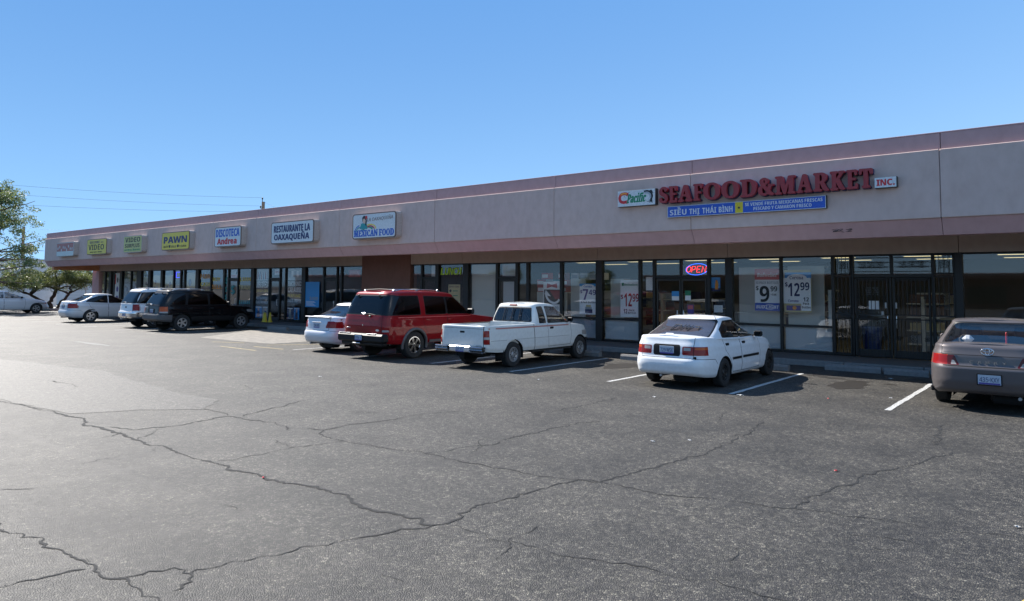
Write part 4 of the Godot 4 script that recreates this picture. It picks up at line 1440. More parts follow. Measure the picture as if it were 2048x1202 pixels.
func make_mid_suv(dark: bool) -> void:
	var body: StandardMaterial3D = M.black_paint if dark else M.white_paint
	var s := {"w": 1.84 if dark else 1.74, "wb": 2.69, "roh": 0.98, "foh": 0.86, "yb": 0.40, "nf": 5.5, "nr": 10.0, "crown": 0.04, "taper": 0.06, "fillet": 0.05,
		"top": [V(-3.55, 0.84), V(-3.3, 0.95), V(-2.7, 1.03), V(-2.1, 1.07), V(0.0, 1.10), V(0.98, 1.10)],
		"prof": [[0.0, 0.05, 0.08, 0.1], [0.12, 0.012, 0.0, 0.03], [0.36, 0.0, 0.0, 0.0], [0.46, 0.0, 0.01, 0.02], [0.52, 0.0, 0.075, 0.03], [0.8, 0.02, 0.085, 0.05], [1.0, 0.05, 0.10, 0.14]],
		"wr": 0.36, "arch": 0.41, "tw": 0.22, "rim_r": 0.205, "rim": "five", "track": 1.53, "paint": body, "seats": false,
		"cabin": {"zf0": -2.42, "zr0": 0.90, "zf1": -1.62, "zr1": 0.55, "hw0": 0.86 if dark else 0.81, "hw1": 0.68, "nf": 6.0, "nr": 8.0, "roof": [V(-1.8, 1.65), V(-1.1, 1.715), V(0.0, 1.735), V(0.8, 1.71)], "bow": 0.03, "crown": 0.03, "fillet": 0.08}}
	var r := []
	r.append_array(gaps("rear", [V(-0.62, 1.2), V(-0.66, 0.74), V(0.66, 0.74), V(0.62, 1.2)], 0.006, 0.3))
	if dark:
		r.append(reg("rear", "tail_lamp", M.lamp_clear, smoothed([V(0.68, 0.78), V(1.0, 0.78), V(1.0, 0.84), V(0.68, 0.84)], 0.01), 0.2, true))
		r.append(reg("rear", "tail_lamp", M.lamp_amber, smoothed([V(0.66, 0.84), V(1.0, 0.84), V(1.0, 1.04), V(0.63, 1.04)], 0.02), 0.2, true))
		r.append(reg("side", "tail_lamp", M.lamp_amber, smoothed([V(0.74, 0.78), V(1.2, 0.78), V(1.2, 1.04), V(0.74, 1.04)], 0.03), 0.2))
		r.append(reg("rear", "plate_recess", M.under_black, [V(-0.3, 0.76), V(0.3, 0.76), V(0.3, 0.95), V(-0.3, 0.95)], 0.3))
	else:
		r.append(reg("rear", "tail_lamp", M.lamp_red, smoothed([V(0.66, 0.78), V(1.0, 0.78), V(1.0, 1.06), V(0.66, 1.06)], 0.025), 0.2, true))
		r.append(reg("side", "tail_lamp", M.lamp_red, smoothed([V(0.80, 0.78), V(1.2, 0.78), V(1.2, 1.06), V(0.80, 1.06)], 0.03), 0.2))
	bumper(r, M.grey_plastic if dark else M.chrome, 0.45, 0.715, 0.98)
	r.append(reg("side", "lower_cladding", M.black_plastic if dark else body, [V(-4.2, 0.2), V(-4.2, 0.60), V(0.45, 0.60), V(0.45, 0.2)], 0.1, false, "lower_cladding"))
	doors(r, body, [[V(-2.12, 0.60), V(-2.16, 0.8), V(-2.14, 1.08), V(-1.16, 1.10), V(-1.18, 0.60)], [V(-1.15, 0.60), V(-1.14, 1.10), V(-0.20, 1.11), V(-0.22, 0.9), V(-0.40, 0.62)]])
	nose(r, s, 0.74, 0.88, 0.45, 0.84, M.chrome)
	s["regions"] = r
	var c := []
	windows(c, [[V(-2.12, 1.11), V(-1.66, 1.55), V(-1.22, 1.58), V(-1.20, 1.115)], [V(-1.12, 1.115), V(-1.12, 1.58), V(-0.30, 1.60), V(-0.20, 1.115)], [V(-0.10, 1.12), V(-0.18, 1.60), V(0.50, 1.58), V(0.74, 1.12)]], M.tint_glass, M.black_plastic,
		[V(-0.72, 1.125), V(0.72, 1.125), V(0.60, 1.60), V(-0.60, 1.60)], [V(-0.74, 1.10), V(0.74, 1.10), V(0.60, 1.60), V(-0.60, 1.60)], 0.02, [0, 1])
	s["cabin_regions"] = c
	var t: Node3D
	if dark:
		t = make_car(s, "parked_suv", "black sport utility vehicle with grey lower cladding and orange tail lamps", "SUV", Vector3(-32.05, 0, -15.55))
	else:
		t = make_car(s, "parked_suv", "white sport utility vehicle with dark glass, between silver saloon and black SUV", "SUV", Vector3(-35.55, 0, -15.95))
	t.scale = Vector3.ONE * (1.05 if dark else 1.06)
	roof_rails(t, 0.56, 1.735, -1.1, 0.35, M.alloy)
	door_handles(t, s, [-1.28, -0.32], 0.96, M.black_plastic if dark else body)
	side_mirrors(t, s, -1.98, 1.17, M.black_plastic, 1.15)
	plate(t, 0.0, 0.86 if dark else 0.60, (0.98 - 0.078) if dark else 0.985, "186 KLP" if dark else "MGR 52", dark)
	var w := MB.new()
	w.tube(PackedVector3Array([Vector3(-0.02, 1.10, 0.93), Vector3(-0.10, 1.17, 0.905), Vector3(-0.36, 1.15, 0.905)]), 0.013, 0.009, 6)
	obj("rear_wiper", w, M.black_plastic, t)
	obj("wiper_cover", one_box(Vector3(0.02, 1.14, 0.915), Vector3(0.12, 0.045, 0.05), 0.015), M.alloy, t)
	if dark:
		obj("bumper_pad", span(-0.88, -0.28, 0.70, 0.716, 0.93, 1.0, 0.004), M.alloy, t)
		obj("badge", span(-0.58, -0.30, 1.0, 1.03, 0.90, 0.912, 0.003), M.alloy, t)
		for x in [-0.36, 0.36]:
			obj("glass_hinge", one_box(Vector3(x, 1.60, 0.64), Vector3(0.05, 0.10, 0.03), 0.01), M.black_plastic, t)
		flank_strip(t, s, "cladding_strip", -2.1, -0.4, 0.615, 0.02, M.black_plastic, 0.006)
	else:
		obj("tailgate_handle", one_box(Vector3(0.0, 0.93, 0.90), Vector3(0.10, 0.07, 0.03), 0.01), M.black_plastic, t)
		obj("badge", span(0.30, 0.55, 0.765, 0.79, 0.90, 0.912, 0.003), M.alloy, t)
		obj("tow_ball", _pipe(Vector3(0.0, 0.42, 0.9), 0.2), M.chrome, t)


# saloon whose lamps, paint and place vary
func make_plain_sedan(kind: String) -> void:
	var body: StandardMaterial3D = {"silver": M.silver_paint, "pearl": M.pale_paint, "far": M.pale_paint}[kind]
	var s := {"w": 1.74, "wb": 2.60, "roh": 1.05, "foh": 0.88, "yb": 0.23, "nf": 4.6, "nr": 6.0, "crown": 0.03, "taper": 0.07, "fillet": 0.06,
		"top": [V(-3.48, 0.66), V(-3.25, 0.75), V(-2.6, 0.88), V(-2.0, 0.94), V(-1.0, 0.96), V(-0.2, 0.99), V(0.4, 1.04), V(0.85, 1.055), V(1.05, 1.035)],
		"prof": [[0.0, 0.07, 0.12, 0.14], [0.08, 0.02, 0.04, 0.05], [0.3, 0.0, 0.0, 0.0], [0.46, 0.0, 0.01, 0.02], [0.54, 0.004, 0.06, 0.05], [0.8, 0.015, 0.07, 0.10], [1.0, 0.06, 0.11, 0.2]],
		"wr": 0.315, "arch": 0.365, "tw": 0.20, "rim_r": 0.20, "rim": "five", "track": 1.50, "paint": body, "seat_z": -0.95,
		"cabin": {"zf0": -2.25, "zr0": 0.68, "zf1": -1.2, "zr1": -0.05, "hw0": 0.82, "hw1": 0.62, "nf": 5.0, "nr": 5.0, "roof": [V(-1.4, 1.38), V(-0.7, 1.435), V(-0.1, 1.42), V(0.2, 1.38)], "bow": 0.025, "crown": 0.025},
		"deck_hole": [V(-0.70, -2.0), V(0.70, -2.0), V(0.68, 0.52), V(-0.68, 0.52)]}
	var r := []
	r.append_array(gaps("rear", [V(-0.55, 1.1), V(-0.55, 0.66), V(0.55, 0.66), V(0.55, 1.1)], 0.005, 0.2))
	if kind == "pearl":
		r.append(reg("rear", "tail_lamp", M.lamp_red, smoothed([V(0.42, 0.74), V(0.95, 0.72), V(0.95, 0.93), V(0.50, 0.91)], 0.03), 0.2, true))
		r.append(reg("side", "tail_lamp", M.lamp_red, smoothed([V(0.70, 0.73), V(1.2, 0.73), V(1.2, 0.93), V(0.82, 0.93)], 0.04), 0.2))
	else:
		r.append(reg("rear", "tail_lamp", M.lamp_red, smoothed([V(0.58, 0.72), V(0.95, 0.72), V(0.95, 0.95), V(0.62, 0.95)], 0.03), 0.2, true))
		r.append(reg("side", "tail_lamp", M.lamp_red, smoothed([V(0.66, 0.72), V(1.2, 0.72), V(1.2, 0.95), V(0.80, 0.95)], 0.04), 0.2))
	r.append_array(gaps("side", [V(0.40, 0.56), V(0.5, 0.625), V(1.2, 0.64)], 0.005))
	bumper(r, body, 0.48, 0.645, 1.05)
	doors(r, body, [[V(-1.92, 0.28), V(-1.98, 0.62), V(-1.96, 0.96), V(-0.83, 0.98), V(-0.84, 0.27)], [V(-0.82, 0.27), V(-0.81, 0.98), V(0.12, 1.01), V(0.02, 0.78), V(-0.25, 0.58), V(-0.40, 0.28)]])
	if kind == "far":
		r.append(reg("side", "side_marker", M.lamp_amber, [V(-3.30, 0.62), V(-3.30, 0.67), V(-3.12, 0.67), V(-3.12, 0.62)], 0.1))
	nose(r, s, 0.56, 0.70, 0.36, 0.85, M.black_plastic)
	s["regions"] = r
	var c := []
	windows(c, [[V(-1.95, 0.98), V(-1.32, 1.33), V(-0.88, 1.355), V(-0.85, 0.99)], [V(-0.78, 0.99), V(-0.80, 1.355), V(-0.40, 1.33), V(0.08, 1.16), V(0.22, 1.05)]], M.tint_glass if kind == "silver" else M.auto_glass, M.black_plastic,
		[V(-0.655, 1.05), V(0.655, 1.05), V(0.535, 1.365), V(-0.535, 1.365)], [V(-0.70, 0.98), V(0.70, 0.98), V(0.56, 1.35), V(-0.56, 1.35)], 0.015)
	s["cabin_regions"] = c
	var said := {"silver": ["silver saloon with dark side glass and alloy wheels, beside the white SUV", Vector3(-42.85, 0, -15.9)], "pearl": ["pearl white saloon with large wedge tail lamps, half hidden behind the red SUV", Vector3(-18.55, 0, -14.5)], "far": ["pale grey saloon seen side on before the white building, farthest away", Vector3(-58.8, 0, -15.5)]}
	var t := make_car(s, "parked_car", said[kind][0], "car", said[kind][1])
	t.scale = Vector3.ONE * {"silver": 1.07, "pearl": 1.03, "far": 1.10}[kind]
	door_handles(t, s, [-1.0, -0.06], 0.87, body)
	side_mirrors(t, s, -1.75, 1.02, M.black_plastic if kind != "silver" else body)
	plate(t, 0.0, 0.80, 1.05 - 0.068, {"silver": "218 HTR", "pearl": "154 LWS", "far": "880 DPC"}[kind], kind != "pearl")
	flank_strip(t, s, "side_moulding", -1.9, 0.0, 0.58, 0.05, body, 0.012)
	if kind == "pearl":
		obj("trunk_spoiler_lip", one_box(Vector3(0, 1.055, 0.93), Vector3(1.2, 0.02, 0.1), 0.008), body, t)
		obj("plate_garnish", one_box(Vector3(0, 0.895, 0.985), Vector3(0.45, 0.02, 0.02), 0.006), M.chrome, t)
	if kind == "silver":
		obj("badge", slab_of(ellipse(0, 0.94, 0.05, 0.05), 0.975, 0.01), M.chrome, t)


# ---------------------------------------------------------------- the building
var building: Node3D
const OPENINGS := [
	# x0, x1, kind: p pane, q pane with a low rail, d door, s narrow light, e double door
	[-56.75, -56.0, "p"], [-55.87, -55.17, "p"], [-54.81, -54.47, "s"], [-54.3, -53.32, "d"], [-53.03, -51.72, "p"], [-51.62, -50.72, "p"], [-50.04, -49.01, "p"], [-48.65, -47.23, "p"], [-46.95, -45.6, "p"], [-45.48, -44.68, "p"], [-44.52, -44.2, "s"], [-44.04, -42.66, "p"], [-42.3, -40.95, "p"], [-40.82, -39.48, "p"], [-39.29, -38.95, "s"], [-38.84, -37.90, "d"], [-37.82, -36.46, "p"],
	[-36.13, -34.74, "p"], [-34.62, -33.72, "d"], [-33.64, -33.2, "s"], [-33.11, -31.66, "p"], [-31.34, -29.91, "p"], [-29.8, -28.82, "d"], [-28.74, -28.49, "s"], [-28.38, -26.85, "p"],
	[-23.38, -22.85, "p"], [-22.74, -21.92, "d"], [-21.72, -20.29, "p"], [-19.99, -18.52, "p"], [-18.39, -17.5, "d"], [-17.36, -16.96, "s"], [-16.82, -15.36, "q"], [-15.23, -13.76, "q"], [-13.49, -12.04, "q"], [-11.93, -11.49, "s"], [-11.39, -9.53, "e"], [-9.43, -8.91, "s"], [-8.68, -7.21, "q"], [-7.13, -5.72, "q"], [-5.63, -5.19, "s"], [-5.11, -3.17, "e"], [-3.10, -2.65, "s"], [-2.44, -0.2, "p"], [0.0, 2.2, "p"], [2.4, 4.6, "p"], [4.8, 7.0, "p"]]


func rail(m: MB, x0: float, x1: float, y0: float, y1: float, z := WZ, d := 0.10) -> void:
	m.box(Vector3((x0 + x1) * 0.5, (y0 + y1) * 0.5, z), Vector3(x1 - x0, y1 - y0, d), 0.006)


func pane(x0: float, x1: float, y0: float, y1: float, parent: Node3D, z := WZ) -> void:
	obj("pane", span(x0, x1, y0, y1, z - 0.003, z + 0.003), M.shop_glass, parent)


func door_leaf(x0: float, x1: float, parent: Node3D, hinge: float) -> void:
	var f := MB.new()
	var y0 := 0.16
	var y1 := 2.39
	rail(f, x0, x0 + 0.06, y0, y1, WZ, 0.05)
	rail(f, x1 - 0.06, x1, y0, y1, WZ, 0.05)
	rail(f, x0 + 0.062, x1 - 0.062, y0, y0 + 0.22, WZ, 0.046)
	rail(f, x0 + 0.062, x1 - 0.062, y1 - 0.09, y1, WZ, 0.046)
	var d := obj("door", f, M.bronze_light, parent)
	pane(x0 + 0.06, x1 - 0.06, y0 + 0.22, y1 - 0.09, d)
	var h := MB.new()
	var hx := x1 - 0.10 if hinge < 0 else x0 + 0.10
	h.tube(PackedVector3Array([Vector3(hx, 1.0, WZ + 0.03), Vector3(hx, 1.0, WZ + 0.09), Vector3(hx, 1.32, WZ + 0.09), Vector3(hx, 1.32, WZ + 0.03)]), 0.013, 0.013, 8)
	obj("door_handle", h, M.alloy, d)


func make_shops() -> void:
	building = thing("shopping_strip", "long one-storey strip of shops with pink-banded stucco fascia and dark glass fronts", "building")
	var b := building
	var z := WZ
	# openings
	for i in OPENINGS.size():
		var o: Array = OPENINGS[i]
		var x0: float = o[0]
		var x1: float = o[1]
		var f := MB.new()
		rail(f, x0, x1, HEAD - 0.05, HEAD)
		match o[2]:
			"p", "s":
				var w := obj("window", f, M.bronze, b)
				obj("sill", span(x0, x1, 0.15, 0.25, z - 0.05, z + 0.05, 0.006), M.bronze, w)
				pane(x0, x1, 0.25, HEAD - 0.05, w)
			"q":
				var w := obj("window", f, M.bronze, b)
				obj("sill", span(x0, x1, 0.15, 0.22, z - 0.05, z + 0.05, 0.006), M.bronze, w)
				obj("rail", span(x0, x1, 0.92, 0.99, z - 0.05, z + 0.05, 0.006), M.bronze, w)
				pane(x0, x1, 0.99, HEAD - 0.05, w)
				pane(x0, x1, 0.22, 0.92, w)
			"d", "e":
				var w := obj("transom_window", f, M.bronze, b)
				obj("rail", span(x0, x1, 2.40, 2.49, z - 0.05, z + 0.05, 0.006), M.bronze, w)
				if o[2] == "d":
					pane(x0, x1, 2.49, HEAD - 0.05, w)
					door_leaf(x0 + 0.03, x1 - 0.03, b, -1.0)
				else:
					var m := (x0 + x1) * 0.5
					pane(x0, m - 0.04, 2.49, HEAD - 0.05, w)
					pane(m + 0.04, x1, 2.49, HEAD - 0.05, w)
					obj("mullion", span(m - 0.04, m + 0.04, 2.49, HEAD - 0.05, z - 0.05, z + 0.05, 0.005), M.bronze, b)
					door_leaf(x0 + 0.03, m - 0.01, b, -1.0)
					door_leaf(m + 0.01, x1 - 0.03, b, 1.0)
		# the upright between this opening and the next
		var nx: float = OPENINGS[i + 1][0] if i + 1 < OPENINGS.size() else x1 + 0.3
		if nx - x1 < 1.0:
			obj("mullion", span(x1, nx, 0.15, HEAD, z - 0.075, z + 0.07 + 0.03 * float(nx - x1 > 0.2), 0.008), M.bronze, b)
	# wall above the windows, in panels
	var seams := [-57.9, -50.6, -43.4, -36.3, -30.1, -26.8, -23.46, -20.3, -13.69, -8.82, -2.52, 3.4, 7.3]
	for i in seams.size() - 1:
		if seams[i] == -26.8:
			continue
		obj("wall_panel", span(seams[i] + 0.008, seams[i + 1] - 0.008, HEAD, 4.9, z - 0.14, z + 0.10), M.stucco_tan, b)
	obj("wall_core", span(-57.8, 7.3, HEAD + 0.01, 4.88, z - 0.30, z - 0.141), M.joint, b)
	# brown pier between the restaurant and the market
	obj("pier", span(-26.80, -23.46, 0.1, 4.88, z - 0.30, z + 0.13, 0.01), M.brick_brown, b)
	# left end wall and its pier
	obj("end_wall", span(-57.9, -57.55, 0.0, 4.9, -34.0, z + 0.1), M.stucco_pink, b)
	obj("end_pier", span(-58.0, -56.80, 0.0, 4.88, z - 0.32, z + 0.13, 0.01), M.stucco_pink, b)
	obj("end_beam", span(-57.25, -56.85, 3.08, 3.70, z + 0.131, -19.01), M.soffit, b)
	obj("back_wall", span(-57.5, 9.0, 0.0, 4.9, -34.3, -34.0), M.stucco, b)
	obj("end_wall", span(7.31, 9.0, 0.0, 4.9, -34.0, z + 0.1), M.stucco, b)
	obj("roof_slab", span(-57.5, 9.0, 4.55, 4.75, -34.0, -18.9), M.white_stucco, b)
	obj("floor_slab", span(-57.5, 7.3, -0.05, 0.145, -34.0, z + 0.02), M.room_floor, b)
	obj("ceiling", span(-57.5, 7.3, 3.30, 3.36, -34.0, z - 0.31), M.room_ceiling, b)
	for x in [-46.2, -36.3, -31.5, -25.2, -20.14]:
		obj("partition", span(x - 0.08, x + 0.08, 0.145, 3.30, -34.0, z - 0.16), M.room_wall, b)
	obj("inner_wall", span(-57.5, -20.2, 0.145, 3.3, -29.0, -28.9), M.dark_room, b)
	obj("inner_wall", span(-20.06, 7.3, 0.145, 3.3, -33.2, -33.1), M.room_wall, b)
	# soffit under the walkway
	obj("soffit", span(-57.3, 9.0, 3.56, 3.66, z + 0.1, -18.75), M.soffit, b)
	# fascia: panels between joints, the tapered pink band under it and the set-back parapet above
	var fs := [-56.95, -52.3, -47.6, -42.9, -38.2, -34.1, -30.15, -23.93, -18.4, -13.06, -8.41, -2.42, 3.5, 9.0]
	for i in fs.size() - 1:
		var x0: float = fs[i] + (0.006 if i else 0.0)
		var x1: float = fs[i + 1] - 0.006
		obj("fascia_panel", span(x0, x1, 3.667, 5.226, FZ - 0.26, FZ, 0.013), M.stucco, b)
		var band := MB.new()
		var t := Transform3D(Basis(Vector3(0, 0, -1), Vector3(0, 1, 0), Vector3(1, 0, 0)), Vector3(x0, 0, 0))
		band.prism(PackedVector2Array([V(0.26 - FZ - 0.22, 3.664), V(0.60 - FZ, 3.664), V(0.60 - FZ, 3.294), V(0.25 - FZ, 3.294)]), x1 - x0, t)
		obj("fascia_band", band, M.stucco_pink, b)
		obj("parapet", span(x0 + 0.02, x1 + 0.02 if i < fs.size() - 2 else x1, 5.02, 5.60, FZ - 0.50, FZ - 0.07, 0.01), M.stucco_pink, b)
		obj("parapet_cap", span(x0, x1 + 0.018, 5.60, 5.63, FZ - 0.53, FZ - 0.067, 0.004), M.stucco_pink, b)
	obj("joint_backing", span(-56.9, 9.0, 3.7, 5.2, FZ - 0.30, FZ - 0.27), M.joint, b)
	obj("fascia_back", span(-56.9, 9.0, 3.66, 5.0, FZ - 0.55, FZ - 0.31), M.stucco, b)
	# scrape marks: a scar on the pink band, and small fittings under the signs
	var scar := MB.new()
	for k in 14:
		scar.box(Vector3(-4.75 + rng.randf() * 0.42, 3.49 + rng.randfn(0, 0.025), FZ - 0.128 + rng.randf() * 0.004), Vector3(0.05 + rng.randf() * 0.09, 0.008, 0.012), 0.0, Basis(Vector3(0, 0, 1), rng.randf_range(-0.5, 0.5)))
	obj("scrape_mark", scar, M.black_ink, b)
	make_gates(b)


# wrought iron guard over the market's barred doors
func make_gates(b: Node3D) -> void:
	var zz := WZ + 0.13
	for q in [[-5.63, -5.19, 0.2, 1.22, 4], [-5.63, -5.19, 1.36, 2.42, 4], [-5.63, -5.19, 2.5, 3.0, 4], [-5.06, -4.24, 0.2, 1.24, 8], [-5.06, -4.24, 1.36, 2.36, 8], [-4.06, -3.22, 0.2, 1.24, 8], [-4.06, -3.22, 1.36, 2.36, 8], [-3.10, -2.65, 0.2, 1.24, 4], [-3.10, -2.65, 1.36, 2.42, 4], [-3.10, -2.65, 2.5, 3.0, 4]]:
		var f := MB.new()
		for y in [q[2], q[3]]:
			f.box(Vector3((q[0] + q[1]) * 0.5, y, zz), Vector3(q[1] - q[0] + 0.03, 0.03, 0.03), 0.004)
		for x in [q[0], q[1]]:
			f.box(Vector3(x, (q[2] + q[3]) * 0.5, zz), Vector3(0.035, q[3] - q[2] + 0.03, 0.03), 0.004)
		var g := obj("security_grille", f, M.iron, b)
		for k in range(1, q[4]):
			var x := lerpf(q[0], q[1], float(k) / q[4])
			obj("bar", span(x - 0.008, x + 0.008, q[2], q[3], zz - 0.008, zz + 0.008), M.iron, g)
		var cx: float = (q[0] + q[1]) * 0.5
		var cy: float = (q[2] + q[3]) * 0.5
		obj("scroll", scrollwork(Vector3(cx, cy, zz + 0.012), 0.11), M.iron, g)
		if q[1] - q[0] > 0.6:
			for x in [q[0] + 0.08, q[1] - 0.08]:
				obj("scroll", scrollwork(Vector3(x, cy, zz + 0.012), 0.06), M.iron, g)
	# flat bars and scrolls before the transom lights
	for q in [[-5.09, -4.2], [-4.06, -3.2]]:
		var f := MB.new()
		for k in 4:
			f.box(Vector3((q[0] + q[1]) * 0.5, 2.56 + 0.13 * k, zz), Vector3(q[1] - q[0], 0.016, 0.016))
		var g := obj("transom_grille", f, M.iron, b)
		for dx in [-0.22, 0.0, 0.22]:
			obj("scroll", scrollwork(Vector3((q[0] + q[1]) * 0.5 + dx, 2.75, zz + 0.012), 0.10), M.iron, g)
	var lock := MB.new()
	lock.box(Vector3(-4.28, 1.62, zz + 0.02), Vector3(0.05, 0.17, 0.03), 0.008)
	lock.box(Vector3(-4.02, 1.62, zz + 0.02), Vector3(0.05, 0.17, 0.03), 0.008)
	lock.box(Vector3(-4.36, 1.40, zz + 0.03), Vector3(0.07, 0.12, 0.05), 0.012)
	obj("door_lock", lock, M.steel_rim, b)


func scrollwork(c: Vector3, r: float) -> MB:
	var m := MB.new()
	for s in [[-1, -1], [1, -1], [-1, 1], [1, 1]]:
		var pts := PackedVector3Array()
		for k in 11:
			var u := k / 10.0
			var a := u * TAU * 1.1
			var rr := r * 0.5 * (1 - 0.65 * u)
			pts.append(c + Vector3(s[0] * (r * 0.5 - cos(a) * rr), s[1] * (r * 0.45 + sin(a) * rr), 0))
		m.tube(pts, 0.007, 0.007, 5)
	m.box(c, Vector3(r * 0.5, 0.03, 0.015), 0.004)
	return m


# ---------------------------------------------------------------- signs
# a wall-hung cabinet: case, bronze retainer, face
func cabinet(label: String, x0: float, x1: float, y0: float, y1: float, face: Material, edge: Material) -> Node3D:
	var t := thing("wall_sign", label, "sign", Vector3((x0 + x1) * 0.5, y0, FZ), "lit box signs along the fascia")
	var w := x1 - x0
	var h := y1 - y0
	obj("case", slab_of(round_rect(-w / 2 - 0.07, -0.05, w / 2 + 0.07, h + 0.05, 0.14), 0.004, 0.265), M.sign_case, t)
	var rim := slab_of(round_rect(-w / 2 - 0.05, -0.035, w / 2 + 0.05, h + 0.035, 0.12), 0.27, 0.022)
	obj("retainer", rim, edge, t)
	obj("face", slab_of(round_rect(-w / 2, 0, w / 2, h, 0.09), 0.285, 0.012), face, t)
	return t


func make_signs() -> void:
	var z := 0.298
	var t := cabinet("faded sign with red blurred writing over a pale band, nearest the strip's open end", -53.85, -51.0, 3.94, 4.80, M.sign_pale, M.sign_case)
	obj("red_panel", slab_of(round_rect(-1.40, 0.30, 1.40, 0.84, 0.05), z - 0.004, 0.004), M.faded_red, t)
	for k in 9:
		obj("flaked_patch", slab_of(ellipse(-1.2 + 0.3 * k, 0.5 + 0.12 * sin(k * 2.3), 0.07, 0.10, 9), z + 0.0005, 0.002), M.sign_pale, t)
	t = cabinet("yellow sign with DISCOUNT and VIDEO in black", -48.8, -46.0, 3.95, 4.83, M.sign_yellow, M.sign_bronze)
	write(t, "DISCOUNT", F.bold, -1.0, 0.64, z, 1.45, 0.15, M.navy_ink)
	write(t, "DVD", F.plain, 0.62, 0.66, z, 0.35, 0.08, M.navy_ink)
	write(t, "VIDEO", F.bold, -1.2, 0.24, z, 2.3, 0.34, M.black_ink)
	write(t, "OPEN 7 DAYS · MOVIES", F.bold, -0.95, 0.07, z, 1.8, 0.08, M.black_ink)
	t = cabinet("pale yellow sign reading VIDEO SURPLUS", -43.55, -41.3, 3.94, 4.83, M.sign_lemon, M.sign_case)
	write(t, "VIDEO", F.bold, -0.95, 0.56, z, 1.9, 0.27, M.black_ink)
	write(t, "SURPLUS", F.bold, -0.95, 0.25, z, 1.85, 0.22, M.black_ink)
	write(t, "BUY ♦ SELL ♦ MOVIES", F.bold, -1.0, 0.07, z, 2.0, 0.11, M.green_ink)
	t = cabinet("wide yellow sign reading PAWN above buy, sell, loan", -38.83, -35.92, 3.95, 4.83, M.sign_yellow, M.sign_bronze)
	write(t, "PAWN", F.bold, -1.25, 0.34, z, 2.5, 0.33, M.navy_ink, 0.004, 0.0, "lettering", 0.0, 0.02)
	write(t, "BUY ♦ SELL ♦ LOAN", F.bold, -1.25, 0.09, z, 2.45, 0.14, M.black_ink)
	t = cabinet("white sign with DISCOTECA in blue and Andrea in red", -33.3, -31.0, 3.96, 4.85, M.sign_white, M.sign_bronze)
	write(t, "DISCOTECA", F.bold, -1.06, 0.45, z, 2.12, 0.36, M.blue_ink, 0.004, 0.0, "lettering", 0.0, 0.012)
	write(t, "Andrea", F.bold, -0.92, 0.09, z, 1.75, 0.29, M.red_ink, 0.004, 0.0, "lettering", 0.0, 0.018)
	t = cabinet("white rust-edged sign reading RESTAURANTE LA OAXAQUEÑA in navy", -28.4, -25.33, 3.95, 4.84, M.sign_white, M.sign_bronze)
	write(t, "RESTAURANTE LA", F.bold, -1.35, 0.47, z, 2.68, 0.29, M.navy_ink, 0.004, 0.0, "lettering", 0.0, 0.012)
	write(t, "OAXAQUEÑA", F.bold, -1.32, 0.07, z, 2.6, 0.37, M.navy_ink, 0.004, 0.0, "lettering", 0.0, 0.012)
	t = cabinet("white sign with a woman's portrait over MEXICAN FOOD", -22.67, -20.2, 3.95, 4.87, M.sign_white, M.sign_bronze)
	write(t, "MEXICAN FOOD", F.serif, -1.17, 0.06, z, 2.34, 0.24, M.blue_ink, 0.004, 0.0, "lettering", 0.0, 0.012)
	write(t, "LA OAXAQUEÑA", F.plain, -0.38, 0.60, z, 1.5, 0.20, M.sign_bronze, 0.004, 0.12, "lettering", 0.03)
	obj("woman_dress", slab_of(PackedVector2Array([V(-0.82, 0.36), V(-0.35, 0.34), V(-0.40, 0.52), V(-0.58, 0.60), V(-0.75, 0.56)]), z, 0.003), M.teal_ink, t)
	obj("woman_face", slab_of(ellipse(-0.56, 0.68, 0.085, 0.12), z, 0.004), M.skin_ink, t)
	obj("woman_hair", slab_of(PackedVector2Array([V(-0.66, 0.62), V(-0.68, 0.80), V(-0.58, 0.88), V(-0.44, 0.84), V(-0.40, 0.66), V(-0.42, 0.45), V(-0.49, 0.50), V(-0.47, 0.70), V(-0.56, 0.77), V(-0.62, 0.74)]), z + 0.0045, 0.003), M.black_ink, t)
	obj("woman_flower", slab_of(ellipse(-0.43, 0.80, 0.06, 0.07), z + 0.008, 0.003), M.red_ink, t)
	var k := 0
	for c in [[M.blue_ink, [V(-1.12, 0.30), V(-1.02, 0.42), V(-0.86, 0.50)]], [M.teal_ink, [V(-0.72, 0.31), V(-0.5, 0.43), V(-0.25, 0.45), V(-0.02, 0.36)]], [M.green_ink, [V(-0.62, 0.31), V(-0.45, 0.39), V(-0.25, 0.41), V(-0.08, 0.34)]], [M.yellow_ink, [V(-0.45, 0.47), V(-0.22, 0.52), V(0.05, 0.46), V(0.15, 0.34)]], [M.red_ink, [V(-0.35, 0.43), V(-0.18, 0.46), V(0.0, 0.40), V(0.06, 0.34)]], [M.teal_ink, [V(-1.05, 0.28), V(-0.92, 0.40), V(-0.78, 0.42)]]]:
		obj("swash", ribbon(smooth_line(c[1]), 0.045, z + 0.0003 * k, 0.002), c[0], t)
		k += 1
	# market sign: separate channel letters
	t = thing("channel_letter_sign", "row of raised dark red letters SEAFOOD&MARKET on the fascia", "sign", Vector3(-9.27, 4.44, FZ))
	var xs := [0.0, 0.30, 0.58, 1.03, 1.32, 1.83, 2.34, 2.81, 3.25, 3.78, 4.18, 4.57, 4.94, 5.22, 5.54]
	var word := "SEAFOOD&MARKET"
	for i in 14:
		var h := 0.46
		var o := obj("letter", letters(word[i], F.serif, xs[i + 1] - xs[i] - 0.06, h - 0.02, 0.11, 0.0, 0.017), M.letter_red, t)
		o.position = Vector3(xs[i] + 0.015, 0.01, 0.10)
		obj("letter_case", letters(word[i], F.serif, xs[i + 1] - xs[i] - 0.05, h - 0.01, 0.10, 0.0, 0.02), M.navy_ink, o).position = Vector3(-0.01, -0.01, -0.095)
